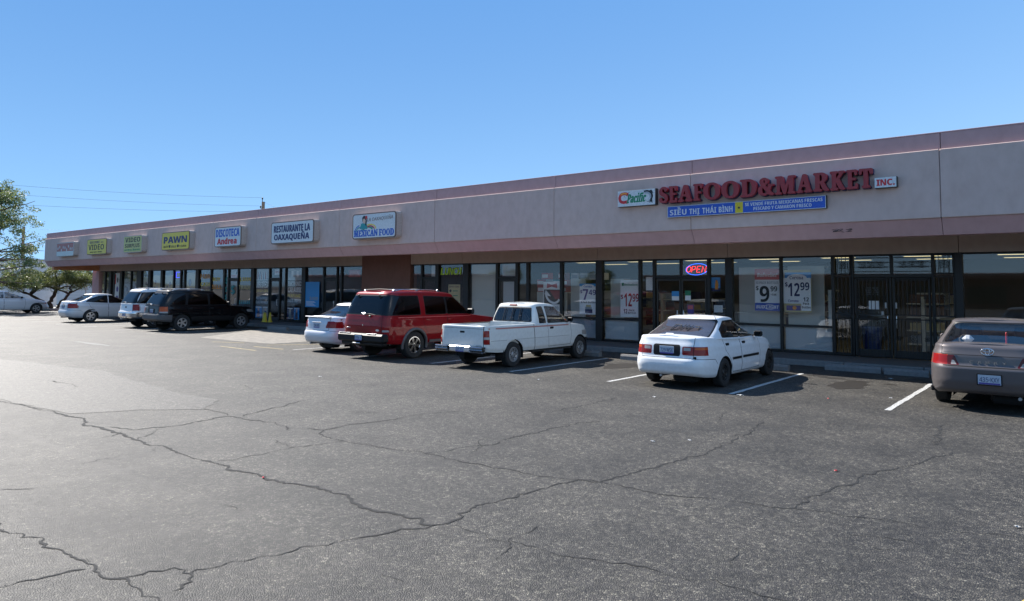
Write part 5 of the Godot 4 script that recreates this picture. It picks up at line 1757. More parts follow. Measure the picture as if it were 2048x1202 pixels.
	t = thing("name_board", "white board with a shrimp, a fish and Pacific in green script", "sign", Vector3(-10.64, 4.425, FZ))
	obj("board", span(0, 1.24, 0, 0.475, 0.002, 0.15, 0.006), M.bronze_light, t)
	obj("face", span(0.004, 1.22, 0.008, 0.467, 0.149, 0.156), M.sign_white, t)
	write(t, "Pacific", F.serif, 0.30, 0.10, 0.156, 0.60, 0.27, M.green_ink, 0.004, 0.22, "lettering", 0.02, 0.008)
	var shrimp := [V(0.34, 0.36), V(0.24, 0.385), V(0.12, 0.36), V(0.07, 0.27), V(0.10, 0.17), V(0.19, 0.13), V(0.27, 0.14)]
	obj("shrimp_body", ribbon(smooth_line(shrimp), 0.085, 0.157, 0.003), M.red_ink, t)
	obj("shrimp_shell", ribbon(smooth_line([V(0.30, 0.375), V(0.20, 0.395), V(0.11, 0.36)]), 0.04, 0.161, 0.002), M.orange_ink, t)
	obj("shrimp_tail", slab_of(PackedVector2Array([V(0.24, 0.10), V(0.34, 0.08), V(0.30, 0.14), V(0.33, 0.19), V(0.25, 0.17)]), 0.157, 0.003), M.red_ink, t)
	for q in [[V(0.30, 0.38), V(0.42, 0.43)], [V(0.28, 0.33), V(0.36, 0.28)], [V(0.22, 0.32), V(0.26, 0.25)]]:
		obj("feeler", ribbon(q, 0.008, 0.157, 0.002), M.black_ink, t)
	var fish := smooth_line([V(0.88, 0.40), V(0.98, 0.41), V(1.09, 0.36), V(1.13, 0.26), V(1.10, 0.17)])
	obj("fish_back", ribbon(fish, 0.055, 0.157, 0.003), M.black_ink, t)
	obj("fish_belly", ribbon(smooth_line([V(0.90, 0.365), V(0.99, 0.36), V(1.06, 0.31), V(1.08, 0.22)]), 0.05, 0.161, 0.002), M.grey_ink, t)
	obj("fish_tail", slab_of(PackedVector2Array([V(1.07, 0.19), V(1.04, 0.06), V(1.09, 0.10), V(1.14, 0.05), V(1.13, 0.19)]), 0.157, 0.003), M.black_ink, t)
	obj("fish_fin", slab_of(PackedVector2Array([V(1.04, 0.42), V(1.11, 0.44), V(1.17, 0.33), V(1.12, 0.36)]), 0.157, 0.003), M.black_ink, t)
	obj("splash", ribbon(smooth_line([V(0.96, 0.12), V(1.02, 0.10), V(1.04, 0.16)]), 0.012, 0.157, 0.002), M.black_ink, t)
	t = thing("name_board", "small white board reading INC. in red, at the end of the red letters", "sign", Vector3(-3.73, 4.42, FZ))
	obj("board", span(0, 0.475, 0, 0.25, 0.002, 0.15, 0.005), M.bronze_light, t)
	obj("face", span(0.004, 0.46, 0.006, 0.244, 0.149, 0.156), M.sign_white, t)
	write(t, "INC.", F.bold, 0.05, 0.05, 0.156, 0.375, 0.145, M.red_ink, 0.004, 0.0, "lettering", 0.0, 0.005)
	t = thing("name_board", "long blue board with white lettering and a yellow star square", "sign", Vector3(-9.07, 4.03, FZ))
	obj("board", span(0, 4.25, 0, 0.32, 0.002, 0.09, 0.005), M.bronze_light, t)
	obj("border", span(0.004, 4.235, 0.004, 0.316, 0.089, 0.094), M.sign_white, t)
	obj("face", span(0.018, 4.222, 0.018, 0.302, 0.0935, 0.097), M.sign_blue, t)
	write(t, "SIÊU", F.bold, 0.08, 0.06, 0.097, 0.50, 0.20, M.sign_white)
	write(t, "THI", F.bold, 0.66, 0.06, 0.097, 0.30, 0.15, M.sign_white)
	write(t, "THÁI", F.bold, 1.04, 0.06, 0.097, 0.40, 0.195, M.sign_white)
	write(t, "BÌNH", F.bold, 1.51, 0.06, 0.097, 0.38, 0.195, M.sign_white)
	obj("tilde", ribbon(smooth_line([V(0.315, 0.272), V(0.335, 0.285), V(0.355, 0.273), V(0.375, 0.287)]), 0.014, 0.0965, 0.003), M.sign_white, t)
	obj("dot_below", span(0.905, 0.935, 0.026, 0.048, 0.0965, 0.1), M.sign_white, t)
	obj("yellow_square", span(1.96, 2.17, 0.018, 0.302, 0.0965, 0.099), M.sign_yellow, t)
	var star := PackedVector2Array()
	for i in 10:
		var r := 0.05 if i % 2 == 0 else 0.02
		star.append(V(2.065 + sin(TAU * i / 10) * r, 0.155 + cos(TAU * i / 10) * r))
	obj("star", slab_of(star, 0.0985, 0.002), M.black_ink, t)
	write(t, "SE VENDE FRUTA MEXICANAS FRESCAS", F.bold, 2.23, 0.18, 0.097, 1.93, 0.085, M.sign_white)
	write(t, "PESCADO Y CAMARON FRESCO", F.bold, 2.45, 0.06, 0.097, 1.45, 0.085, M.sign_white)


func smooth_line(pts: Array) -> Array:
	var out := []
	for i in pts.size() - 1:
		var a: Vector2 = pts[maxi(i - 1, 0)]
		var d: Vector2 = pts[mini(i + 2, pts.size() - 1)]
		for k in 5:
			out.append(pts[i].cubic_interpolate(pts[i + 1], a, d, k / 5.0))
	out.append(pts[-1])
	return out


# ---------------------------------------------------------------- in and on the windows
# a sheet hung just inside the glass; what it shows is laid on it as thin pieces
func sheet(called: String, label: String, category: String, x0: float, x1: float, y0: float, y1: float, m: Material, group := "", back := 0.03) -> Node3D:
	var t := thing(called, label, category, Vector3(x0, y0, WZ - back), group)
	obj("sheet", span(0, x1 - x0, 0, y1 - y0, -0.002, 0.0), m, t)
	return t


func patch(t: Node3D, x0: float, x1: float, y0: float, y1: float, m: Material, called := "colour_panel", z := 0.0) -> void:
	obj(called, span(x0, x1, y0, y1, z, z + 0.0015), m, t)


func make_window_things() -> void:
	var z := 0.002
	# market, from the pier towards the barred doors
	var t := sheet("window_lettering", "lime green LUNCH painted high on the glass", "window sign", -21.72, -20.40, 2.52, 2.92, M.bronze_light, "", -0.012)
	t.remove_child(t.get_child(0))
	var x := 0.06
	for c in "LUNCH":
		write(t, c, F.bold, x - 0.012, 0.04, z - 0.004, 0.235, 0.33, M.black_ink, 0.003, 0.12, "letter_outline")
		write(t, c, F.bold, x, 0.055, z, 0.21, 0.30, M.lime_ink, 0.003, 0.12, "letter")
		x += 0.245
	t = sheet("menu_poster", "yellow menu poster below the painted LUNCH", "poster", -21.23, -20.54, 1.35, 2.16, M.poster_tan)
	write(t, "BUFFET CHINO", F.bold, 0.05, 0.68, z - 0.002, 0.58, 0.075, M.sign_bronze)
	for k in 3:
		obj("dish_picture", slab_of(ellipse(0.12, 0.54 - 0.2 * k, 0.07, 0.06, 12), 0.0, 0.002), M.black_ink, t)
		patch(t, 0.26, 0.55, 0.52 - 0.2 * k, 0.555 - 0.2 * k, M.green_ink, "text_line")
	for q in [[-22.28, -21.94, 2.50, 2.98, "white blind behind the transom beside the pier"], [-18.25, -17.52, 2.5, 2.98, "pale blind behind the transom over the corner door"]]:
		sheet("window_blind", q[4], "blind", q[0], q[1], q[2], q[3], M.white_board, "", 0.05)
	sheet("window_blind", "grey-white blind filling the wide pane beside the corner door", "blind", -19.95, -18.55, 0.3, 2.98, M.cream_board, "", 0.12)
	sheet("door_blind", "pale sheet inside the market's corner door", "blind", -18.2, -17.62, 0.4, 2.28, M.white_board, "", 0.06)
	# beer posters
	t = sheet("price_poster", "poster with a red bow tie above a white swoosh on black", "poster", -16.19, -15.38, 1.0, 2.28, M.paper)
	var bow := PackedVector2Array([V(0.16, 1.03), V(0.40, 1.09), V(0.66, 1.03), V(0.64, 1.22), V(0.40, 1.16), V(0.18, 1.22)])
	obj("bow_tie", slab_of(bow, 0, 0.002), M.pink_ink, t)
	patch(t, 0.04, 0.80, 0.42, 0.98, M.black_ink)
	obj("red_patch", slab_of(PackedVector2Array([V(0.3, 0.95), V(0.79, 0.95), V(0.79, 0.62), V(0.56, 0.62)]), 0.0016, 0.001), M.letter_red, t)
	obj("swoosh", ribbon(smooth_line([V(0.12, 0.88), V(0.16, 0.70), V(0.30, 0.54), V(0.52, 0.47), V(0.68, 0.53), V(0.74, 0.60)]), 0.085, 0.0028, 0.001), M.paper, t)
	obj("swoosh_tip", slab_of(PackedVector2Array([V(0.06, 0.80), V(0.12, 0.97), V(0.36, 0.72), V(0.24, 0.74)]), 0.0028, 0.001), M.paper, t)
	write(t, "$8", F.bold, 0.30, 0.18, z - 0.002, 0.2, 0.17, M.navy_ink)
	write(t, "99", F.bold, 0.55, 0.22, z - 0.002, 0.16, 0.13, M.grey_ink)
	t = sheet("price_poster", "blue-topped poster priced $7.49 with a small crate of bottles", "poster", -14.53, -13.78, 1.08, 2.21, M.paper)
	patch(t, 0.0, 0.75, 1.03, 1.13, M.poster_blue)
	obj("badge_oval", slab_of(ellipse(0.37, 1.02, 0.27, 0.09), 0.0018, 0.001), M.paper, t)
	write(t, "Corona", F.serif, 0.19, 0.985, 0.003, 0.36, 0.075, M.blue_ink)
	write(t, "$", F.bold, 0.04, 0.76, z - 0.002, 0.08, 0.14, M.purple_ink)
	write(t, "7", F.bold, 0.14, 0.53, z - 0.002, 0.24, 0.40, M.purple_ink)
	write(t, "49", F.bold, 0.40, 0.71, z - 0.002, 0.31, 0.20, M.purple_ink)
	write(t, "8 Pack Bottles", F.bold, 0.07, 0.41, z - 0.002, 0.62, 0.075, M.black_ink)
	patch(t, 0.24, 0.56, 0.05, 0.19, M.navy_ink, "bottle_crate")
	patch(t, 0.25, 0.53, 0.19, 0.27, M.grey_ink, "bottle_crate")
	patch(t, 0.28, 0.5, 0.27, 0.35, M.poster_tan, "bottle_crate")
	t = sheet("price_poster", "white poster with green name over red $12.99 for a 12 pack", "poster", -12.80, -12.05, 1.03, 2.34, M.paper)
	write(t, "★Heineken", F.bold, 0.05, 1.10, z - 0.002, 0.64, 0.11, M.green_ink)
	write(t, "$", F.bold, 0.02, 0.62, z - 0.002, 0.09, 0.18, M.red_ink)
	write(t, "12", F.bold, 0.15, 0.38, z - 0.002, 0.31, 0.46, M.red_ink)
	write(t, "99", F.bold, 0.48, 0.55, z - 0.002, 0.25, 0.28, M.red_ink)
	write(t, "12", F.bold, 0.13, 0.13, z - 0.002, 0.14, 0.16, M.black_ink)
	write(t, "PACK", F.bold, 0.34, 0.215, z - 0.002, 0.22, 0.06, M.black_ink)
	write(t, "BOTTLES", F.bold, 0.30, 0.125, z - 0.002, 0.32, 0.06, M.black_ink)
	t = sheet("price_poster", "poster with red top and deep blue foot, 12 pack bottles $9.99", "poster", -8.0, -7.24, 1.38, 2.68, M.paper)
	patch(t, 0.0, 0.76, 0.96, 1.30, M.pink_ink)
	write(t, "Budweiser", F.serif, 0.07, 1.05, 0.003, 0.62, 0.13, M.paper, 0.003, 0.2)
	write(t, "12 PACK BOTTLES", F.bold, 0.03, 0.83, z - 0.002, 0.70, 0.075, M.grey_ink)
	write(t, "$", F.bold, 0.04, 0.62, z - 0.002, 0.08, 0.15, M.black_ink)
	write(t, "9", F.bold, 0.15, 0.27, z - 0.002, 0.30, 0.50, M.black_ink)
	write(t, "99", F.bold, 0.49, 0.60, z - 0.002, 0.2, 0.16, M.black_ink)
	write(t, "+TAX", F.bold, 0.49, 0.47, z - 0.002, 0.18, 0.06, M.black_ink)
	patch(t, 0.0, 0.76, 0.0, 0.24, M.sign_blue)
	write(t, "BUD LIGHT", F.bold, 0.04, 0.07, 0.003, 0.68, 0.10, M.paper, 0.003, 0.15)
	obj("ring", ribbon(Array(ellipse(0.46, 0.12, 0.16, 0.075)), 0.012, 0.0035, 0.001), M.paper, t)
	t = sheet("price_poster", "blue-bordered poster priced $12.99 with a strip of food below", "poster", -7.10, -6.30, 1.36, 2.64, M.poster_tan)
	patch(t, 0.02, 0.80, 1.02, 1.20, M.poster_blue, "colour_panel", 0.0005)
	patch(t, -0.02, 0.78, 0.26, 1.03, M.paper, "colour_panel", 0.001)
	obj("badge_oval", slab_of(ellipse(0.38, 1.03, 0.29, 0.12), 0.0022, 0.001), M.paper, t)
	write(t, "Corona", F.serif, 0.17, 0.99, 0.0035, 0.40, 0.10, M.navy_ink)
	write(t, "$", F.bold, 0.03, 0.76, z, 0.08, 0.15, M.navy_ink)
	write(t, "12", F.bold, 0.12, 0.48, z, 0.34, 0.40, M.navy_ink)
	write(t, "99", F.bold, 0.48, 0.66, z, 0.26, 0.24, M.navy_ink)
	write(t, "Corona", F.serif, 0.12, 0.30, z, 0.3, 0.08, M.purple_ink)
	patch(t, 0.50, 0.78, 0.05, 0.46, M.paper, "colour_panel", 0.0028)
	write(t, "12", F.bold, 0.56, 0.33, 0.0045, 0.16, 0.12, M.black_ink)
	write(t, "Pack", F.bold, 0.55, 0.23, 0.0045, 0.18, 0.07, M.black_ink)
	write(t, "Bottles", F.bold, 0.52, 0.12, 0.0045, 0.25, 0.07, M.black_ink)
	patch(t, 0.06, 0.48, 0.05, 0.2, M.purple_ink, "food_picture", 0.0005)
	obj("food_picture", slab_of(ellipse(0.3, 0.13, 0.06, 0.06, 12), 0.0022, 0.001), M.orange_ink, t)
	# papers by the double doors
	sheet("paper_notice", "blank white sheet taped in the narrow pane next to the double doors", "notice", -11.79, -11.52, 1.98, 2.44, M.paper)
	t = sheet("paper_notice", "sky blue and white flyer on the double door", "notice", -10.80, -10.54, 1.65, 1.96, M.paper, "", -0.012)
	patch(t, 0.0, 0.26, 0.14, 0.31, M.poster_blue)
	t = sheet("paper_notice", "green-topped flyer on the double door", "notice", -10.32, -10.12, 1.66, 1.98, M.paper, "", -0.012)
	patch(t, 0.0, 0.2, 0.16, 0.32, M.green_ink)
	t = sheet("small_poster", "small blue beach poster with a sunlit figure, beside the double doors", "poster", -9.42, -9.12, 1.97, 2.42, M.poster_blue)
	patch(t, 0.0, 0.3, 0.0, 0.10, M.navy_ink)
	obj("figure_picture", slab_of(PackedVector2Array([V(0.12, 0.06), V(0.22, 0.06), V(0.24, 0.22), V(0.20, 0.36), V(0.15, 0.36), V(0.13, 0.24)]), 0.002, 0.001), M.orange_ink, t)
	t = sheet("paper_notice", "typed white notice at waist height beside the double doors", "notice", -9.34, -9.05, 1.29, 1.52, M.paper)
	for k in 5:
		patch(t, 0.03, 0.26, 0.03 + 0.04 * k, 0.042 + 0.04 * k, M.grey_ink, "text_line")
	t = sheet("paper_notice", "violet flyer low on the double door", "notice", -10.24, -10.02, 1.22, 1.52, M.purple_ink, "", -0.012)
	patch(t, 0.02, 0.2, 0.15, 0.28, M.pink_ink)
	t = sheet("paper_notice", "white sheet behind the bars of the guarded door", "notice", -4.74, -4.46, 1.50, 1.74, M.paper, "", -0.012)
	t = sheet("window_lettering", "faint white opening hours behind the bars of the guarded door", "window sign", -4.88, -4.45, 1.88, 2.14, M.paper)
	t.remove_child(t.get_child(0))
	for k in 4:
		write(t, ["OPEN DAILY", "MON - SAT", "9 AM - 9 PM", "SUN 9 - 8"][k], F.plain, 0.06, 0.2 - 0.06 * k, 0.0, 0.32, 0.04, M.grey_ink)
	# neon signs
	t = thing("neon_sign", "red neon OPEN inside a blue oval above the double doors", "neon sign", Vector3(-9.94, 2.69, WZ - 0.09))
	var ring := PackedVector3Array()
	for k in 41:
		ring.append(Vector3(cos(TAU * k / 40) * 0.39, sin(TAU * k / 40) * 0.185 + cos(TAU * k / 40) * 0.02, 0.0))
	var mb := MB.new()
	mb.tube(ring, 0.011, 0.011, 7)
	obj("blue_tube", mb, M.neon_blue, t)
	x = -0.34
	for strokes in [[[V(0.08, 0.2), V(0.0, 0.15), V(0.0, 0.05), V(0.07, 0.0), V(0.14, 0.05), V(0.14, 0.15), V(0.08, 0.2)]], [[V(0, 0), V(0, 0.2), V(0.1, 0.19), V(0.12, 0.14), V(0.09, 0.09), V(0.0, 0.085)]], [[V(0.12, 0), V(0, 0), V(0, 0.2), V(0.12, 0.2)], [V(0, 0.1), V(0.1, 0.1)]], [[V(0, 0), V(0, 0.2), V(0.12, 0.0), V(0.12, 0.2)]]]:
		mb = MB.new()
		for st in strokes:
			var pts := PackedVector3Array()
			for p in st:
				pts.append(Vector3(x + p.x + (p.y - 0.1) * 0.2, p.y - 0.1, 0.03))
			mb.tube(pts, 0.0105, 0.0105, 6)
		obj("red_tube", mb, M.neon_red, t)
		x += 0.18
	var lamp := OmniLight3D.new()
	lamp.name = "neon_light"
	lamp.light_color = Color(1.0, 0.3, 0.25)
	lamp.light_energy = 0.02
	lamp.light_size = 0.12
	lamp.omni_range = 12.0
	lamp.omni_attenuation = 2.0
	lamp.shadow_enabled = true
	t.add_child(lamp)
	lamp.position = Vector3(0, 0, 0.05)
	t = thing("neon_sign", "violet framed neon with red letters in the pawn shop window", "neon sign", Vector3(-45.1, 2.72, WZ - 0.08))
	mb = MB.new()
	mb.tube(PackedVector3Array([Vector3(-0.36, -0.17, 0), Vector3(0.36, -0.17, 0), Vector3(0.36, 0.17, 0), Vector3(-0.36, 0.17, 0), Vector3(-0.36, -0.17, 0)]), 0.016, 0.016, 6)
	obj("violet_tube", mb, M.neon_violet, t)
	write(t, "OPEN", F.bold, -0.25, -0.08, 0.0, 0.5, 0.17, M.red_ink)
	t = sheet("open_sign", "red outlined unlit OPEN sign in the restaurant window by the brown pier", "sign", -27.98, -27.08, 2.50, 2.86, M.letter_red)
	write(t, "OPEN", F.bold, 0.12, 0.08, 0.0, 0.66, 0.20, M.pink_ink)
	t = sheet("open_sign", "oval orange OPEN sign in the disc shop transom", "sign", -34.3, -33.8, 2.65, 2.95, M.paper)
	write(t, "OPEN", F.bold, 0.06, 0.08, 0.0, 0.38, 0.14, M.red_ink)
	# record and electronics shop
	t = sheet("window_banner", "white banner of dark silhouettes over DISCOTECA, in the disc shop's first wide pane", "banner", -36.1, -34.76, 1.62, 2.97, M.white_board)
	for k in 6:
		obj("silhouette", slab_of(PackedVector2Array([V(0.1 + 0.2 * k, 0.78), V(0.2 + 0.2 * k, 0.78), V(0.26 + 0.17 * k, 1.0 + 0.2 * sin(k * 2.0)), V(0.2 + 0.18 * k, 1.25), V(0.12 + 0.19 * k, 1.05)]), 0, 0.002), M.navy_ink if k % 2 else M.letter_red, t)
	patch(t, 0.0, 1.34, 0.0, 0.72, M.bronze_light, "dark_panel", -0.0005)
	write(t, "DISCOTECA", F.bold, 0.06, 0.32, z - 0.001, 1.2, 0.36, M.paper)
	write(t, "DISCOS Y CINTAS", F.bold, 0.08, 0.08, z - 0.002, 1.2, 0.15, M.yellow_ink)
	t = sheet("window_banner", "white banner of services under the DISCOTECA banner", "banner", -36.1, -34.76, 1.0, 1.52, M.bronze_light)
	write(t, "PELICULAS MUSICA", F.bold, 0.06, 0.30, z - 0.002, 1.2, 0.15, M.paper)
	write(t, "ELECTRONICA", F.bold, 0.06, 0.08, z - 0.002, 1.2, 0.15, M.paper)
	t = sheet("window_banner", "tall banner reading ELECTRONICS CAR AUDIO in the disc shop's second wide pane", "banner", -33.08, -31.7, 1.0, 2.97, M.bronze_light)
	patch(t, 0.05, 1.3, 1.36, 1.95, M.white_board)
	for k in 5:
		patch(t, 0.12 + 0.23 * k, 0.28 + 0.23 * k, 1.5 + 0.05 * (k % 3), 1.85, M.paper if k % 2 else M.grey_ink, "picture", 0.002)
	write(t, "ELECTRONICS", F.bold, 0.06, 1.07, z - 0.002, 1.25, 0.22, M.paper)
	write(t, "CAR AUDIO", F.bold, 0.06, 0.72, z - 0.002, 1.25, 0.26, M.paper)
	write(t, "PERFUMES", F.bold, 0.06, 0.46, z - 0.002, 1.25, 0.17, M.yellow_ink)
	write(t, "DVD'S", F.bold, 0.06, 0.2, z - 0.002, 0.5, 0.17, M.paper)
	write(t, "VIDEOS", F.bold, 0.66, 0.2, z - 0.002, 0.62, 0.16, M.paper)
	var spots := [[-36.1, -35.45], [-35.4, -34.78], [-33.06, -32.5], [-32.45, -31.95]]
	var names := ["film poster low in the disc shop window, first from the pawn shop", "film poster low in the disc shop window, second from the pawn shop", "film poster low in the disc shop window, just past its door", "film poster low in the disc shop window, next to the blue phone poster"]
	for i in 4:
		t = sheet("film_poster", names[i], "poster", spots[i][0], spots[i][1], 0.28, 0.92, [M.poster_blue, M.grey_ink, M.navy_ink, M.poster_blue][i], "film posters along the foot of the disc shop window")
		var w: float = spots[i][1] - spots[i][0]
		obj("figure_picture", slab_of(PackedVector2Array([V(w * 0.25, 0.03), V(w * 0.75, 0.03), V(w * 0.68, 0.3), V(w * 0.6, 0.45), V(w * 0.4, 0.45), V(w * 0.3, 0.3)]), 0, 0.002), M.navy_ink if i != 2 else M.grey_ink, t)
		obj("face_picture", slab_of(ellipse(w * 0.5, 0.47, w * 0.13, 0.09, 12), 0.0022, 0.001), M.skin_ink, t)
		patch(t, 0.04, w - 0.04, 0.56, 0.61, M.paper, "text_line")
	t = sheet("phone_poster", "tall sky blue poster hung outside the restaurant's first pane", "poster", -31.36, -30.17, 0.98, 2.27, M.poster_blue, "", -0.06)
	write(t, "$400", F.bold, 0.40, 0.34, 0.0, 0.7, 0.2, M.grey_ink)
	for k in 5:
		patch(t, 0.1, 0.9 - 0.1 * (k % 3), 0.08 + 0.05 * k, 0.1 + 0.05 * k, M.paper, "text_line")
	# pawn shop lettering
	var words := [["BUY", -40.78, 2.31, 0.85, 0.22, "yellow", "yellow BUY above orange SELL"], ["LOAN", -37.75, 2.31, 1.1, 0.22, "yellow", "tan LOAN above TRADE"], ["PAWN", -42.25, 2.45, 1.2, 0.3, "orange", "orange letters above CASH LOANS"]]
	for q in words:
		t = thing("window_lettering", q[6] + " painted on the pawn shop glass", "window sign", Vector3(q[1], 0, WZ + 0.006))
		write(t, q[0], F.bold, 0.05, q[2], 0, q[3], q[4], M.yellow_ink if q[5] == "yellow" else M.orange_ink)
		if q[0] == "BUY": write(t, "SELL", F.bold, 0.0, 1.86, 0, 1.05, 0.24, M.orange_ink)
		if q[0] == "LOAN": write(t, "TRADE", F.bold, -0.05, 1.84, 0, 1.27, 0.24, M.poster_tan)
		if q[0] == "PAWN":
			write(t, "CASH", F.bold, 0.1, 2.0, 0, 1.1, 0.24, M.yellow_ink)
			write(t, "LOANS", F.bold, 0.1, 1.6, 0, 1.1, 0.2, M.poster_tan)
	t = thing("window_lettering", "column of teal dollar signs beside and on the pawn shop door", "window sign", Vector3(-38.4, 0, WZ + 0.006))
	for q in [[-0.88, 2.1, 0.2, 0.5], [-0.88, 1.65, 0.2, 0.36], [-0.88, 1.2, 0.2, 0.36]]:
		write(t, "$", F.bold, q[0], q[1], 0, q[2], q[3], M.teal_ink)
	write(t, "$", F.bold, -0.22, 1.5, 0.02, 0.42, 0.6, M.teal_ink)
	for k in 6:
		write(t, "$", F.bold, 0.66 + 0.2 * k, 1.0, 0, 0.14, 0.24, M.teal_ink)
	t = sheet("small_poster", "pink and white card in the pawn shop transom", "poster", -38.75, -37.98, 2.52, 2.97, M.white_board)
	patch(t, 0.0, 0.77, 0.0, 0.16, M.pink_ink)
	obj("dark_flap", slab_of(PackedVector2Array([V(0.45, 0.17), V(0.77, 0.17), V(0.77, 0.45), V(0.6, 0.45)]), 0, 0.002), M.bronze_light, t)
	# dim posters of the video shops
	var dim := [[-56.6, -56.1, 1.2, 2.1, "poster_tan", "tan poster in the strip's endmost pane"], [-55.8, -55.25, 1.1, 2.2, "sign_bronze", "brown poster in the second pane from the strip's open end"], [-52.9, -51.9, 1.0, 2.5, "grey_ink", "grey oval poster next to the bright video shop door"], [-51.55, -50.8, 1.2, 2.3, "grey_ink", "pale figure poster beside the grey oval poster"], [-49.95, -49.1, 1.0, 2.6, "white_board", "large white face poster over a caption strip in the video shop"], [-48.5, -47.4, 1.2, 2.7, "poster_tan", "tan and yellow figure poster between white face poster and surplus window"], [-46.8, -45.75, 1.2, 2.7, "poster_tan", "olive poster of stacked bands below the surplus sign"], [-45.4, -44.8, 1.25, 2.1, "white_board", "white card under the violet neon"], [-43.95, -42.8, 1.2, 2.85, "poster_tan", "cream poster with dark spots next to the violet neon"]]
	for i in dim.size():
		var q = dim[i]
		t = sheet("shop_poster", q[5], "poster", q[0], q[1], q[2], q[3], M[q[4]], "posters in the video shop windows")
		var w: float = q[1] - q[0]
		var h: float = q[3] - q[2]
		rng.seed = 100 + i
		for k in 4:
			var cx := rng.randf_range(0.2, 0.8) * w
			var cy := rng.randf_range(0.15, 0.85) * h
			obj("picture", slab_of(ellipse(cx, cy, w * rng.randf_range(0.08, 0.2), h * rng.randf_range(0.05, 0.14), 10), 0.0004 * k, 0.002), [M.black_ink, M.sign_bronze, M.navy_ink, M.grey_ink][k], t)
		patch(t, w * 0.1, w * 0.9, h * 0.05, h * 0.11, M.paper, "text_line", 0.003)
	t = sheet("door_poster", "bright white strip poster with red and violet shapes in the video shop door", "poster", -54.2, -53.5, 0.6, 2.9, M.sign_white, "", -0.05)
	patch(t, 0.0, 0.14, 1.5, 2.2, M.red_ink)
	for k in 3:
		obj("picture", slab_of(ellipse(0.4, 0.5 + 0.65 * k, 0.20 - 0.04 * k, 0.2, 12), 0.0005, 0.002), [M.purple_ink, M.purple_ink, M.black_ink][k], t)
	# market interior near the glass
	for q in [[-13.45, -12.08, 0.24, 0.90, "white_board", "pale board closing the low pane under the $12.99 green poster"], [-8.64, -7.25, 0.24, 0.90, "white_board", "pale board closing the low pane under the $9.99 poster"], [-7.09, -5.76, 0.24, 0.90, "white_board", "pale board closing the low pane under the blue-bordered poster"], [-15.19, -13.8, 0.24, 0.90, "grey_ink", "grey board closing the low pane in front of the pickup"], [-16.78, -15.4, 0.24, 0.90, "grey_ink", "grey board closing the low pane behind the pickup's cab"]]:
		sheet("window_board", q[5], "board", q[0], q[1], q[2], q[3], M[q[4]], "boards behind the low panes", 0.07)
	for q in [[-8.66, -7.25, 0.95, 2.70, "cream shelf back behind the $9.99 poster"], [-7.12, -6.05, 0.95, 2.72, "cream shelf back behind the blue-bordered poster"], [-13.45, -12.9, 0.95, 2.35, "cream shelf back beside the green-named poster"], [-16.8, -15.4, 0.95, 1.85, "cream shelf back below the stacked beer cases"], [-15.2, -14.55, 0.95, 2.35, "cream shelf back beside the $7.49 poster"], [-5.95, -5.75, 0.95, 2.0, "narrow cream shelf back next to the grilles"]]:
		var sh := thing("shelf_back", q[4], "shelf", Vector3(q[0], 0.15, WZ - 0.45))
		obj("panel", span(0, q[1] - q[0], 0, q[3] - 0.15, -0.05, 0.0), M.cream_board, sh)
		obj("top_shelf", span(0, q[1] - q[0], q[3] - 0.15, q[3] - 0.11, -0.45, 0.0), M.cream_board, sh)
	var cases := [[-16.7, 1.86, "pink_ink"], [-16.35, 1.86, "faded_red"], [-16.0, 1.86, "white_board"], [-15.65, 1.86, "pink_ink"], [-16.72, 2.12, "pink_ink"], [-16.3, 2.12, "white_board"], [-15.95, 2.12, "teal_ink"], [-15.6, 2.12, "pink_ink"], [-16.5, 2.38, "pink_ink"], [-15.7, 2.38, "faded_red"], [-15.1, 2.36, "white_board"], [-14.7, 2.36, "white_board"], [-14.3, 2.36, "white_board"], [-13.95, 2.36, "paper"]]
	var where := ["bottom tier, end by the corner door", "bottom tier, second from the corner door", "bottom tier, third from the corner door", "bottom tier, beside the bow tie poster", "middle tier, end by the corner door", "middle tier, second from the corner door", "middle tier, third from the corner door", "middle tier, above the bow tie poster", "top tier, nearer the corner door", "top tier, nearer the bow tie poster", "first on the cream shelf", "second on the cream shelf", "third on the cream shelf", "last on the cream shelf, by the $7.49 poster"]
	for i in cases.size():
		var q = cases[i]
		var c := thing("beer_case", "%s drink case, %s" % [{"pink_ink": "pink", "faded_red": "dull red", "white_board": "white", "teal_ink": "teal", "paper": "white"}[q[2]], where[i]], "carton", Vector3(q[0], q[1], WZ - 0.72), "drink cartons stacked behind the market glass")
		obj("carton", span(-0.165, 0.165, 0, 0.25, -0.16, 0.16, 0.008), M[q[2]], c)
		obj("print_band", span(-0.14, 0.14, 0.06, 0.19, 0.16, 0.1625), M.paper if q[2] != "white_board" else M.grey_ink, c)
	var bin := thing("waste_bin", "blue plastic bin standing inside behind the barred door", "bin", Vector3(-4.78, 0.15, WZ - 0.5))
	mb = MB.new()
	mb.lathe([Vector2(0.0, 0.0), Vector2(0.22, 0.0), Vector2(0.27, 0.8), Vector2(0.285, 0.8), Vector2(0.285, 0.84), Vector2(0.25, 0.84)], 24, Transform3D(Basis(Vector3(0, 1, 0), Vector3(1, 0, 0), Vector3(0, 0, -1)), Vector3.ZERO))
	obj("tub", mb, M.bin_blue, bin)
	# aisles of shelving deep in the shop
	for i in 5:
		var s := thing("store_shelf", ["shelving run behind the beer cartons", "shelving run behind the green-named poster", "shelving run facing the double doors", "shelving run behind the barred doors", "shelving run behind the empty end panes"][i], "shelf", Vector3([-16.0, -12.8, -8.2, -3.9, 0.2][i], 0.15, -27.5), "shelving runs inside the market")
		obj("back_panel", span(-0.05, 0.05, 0, 1.7, -3.2, 2.2), M.cream_board, s)
		for k in 4:
			obj("shelf_board", span(-0.45, 0.45, 0.2 + 0.42 * k, 0.23 + 0.42 * k, -3.2, 2.2), M.cream_board, s)
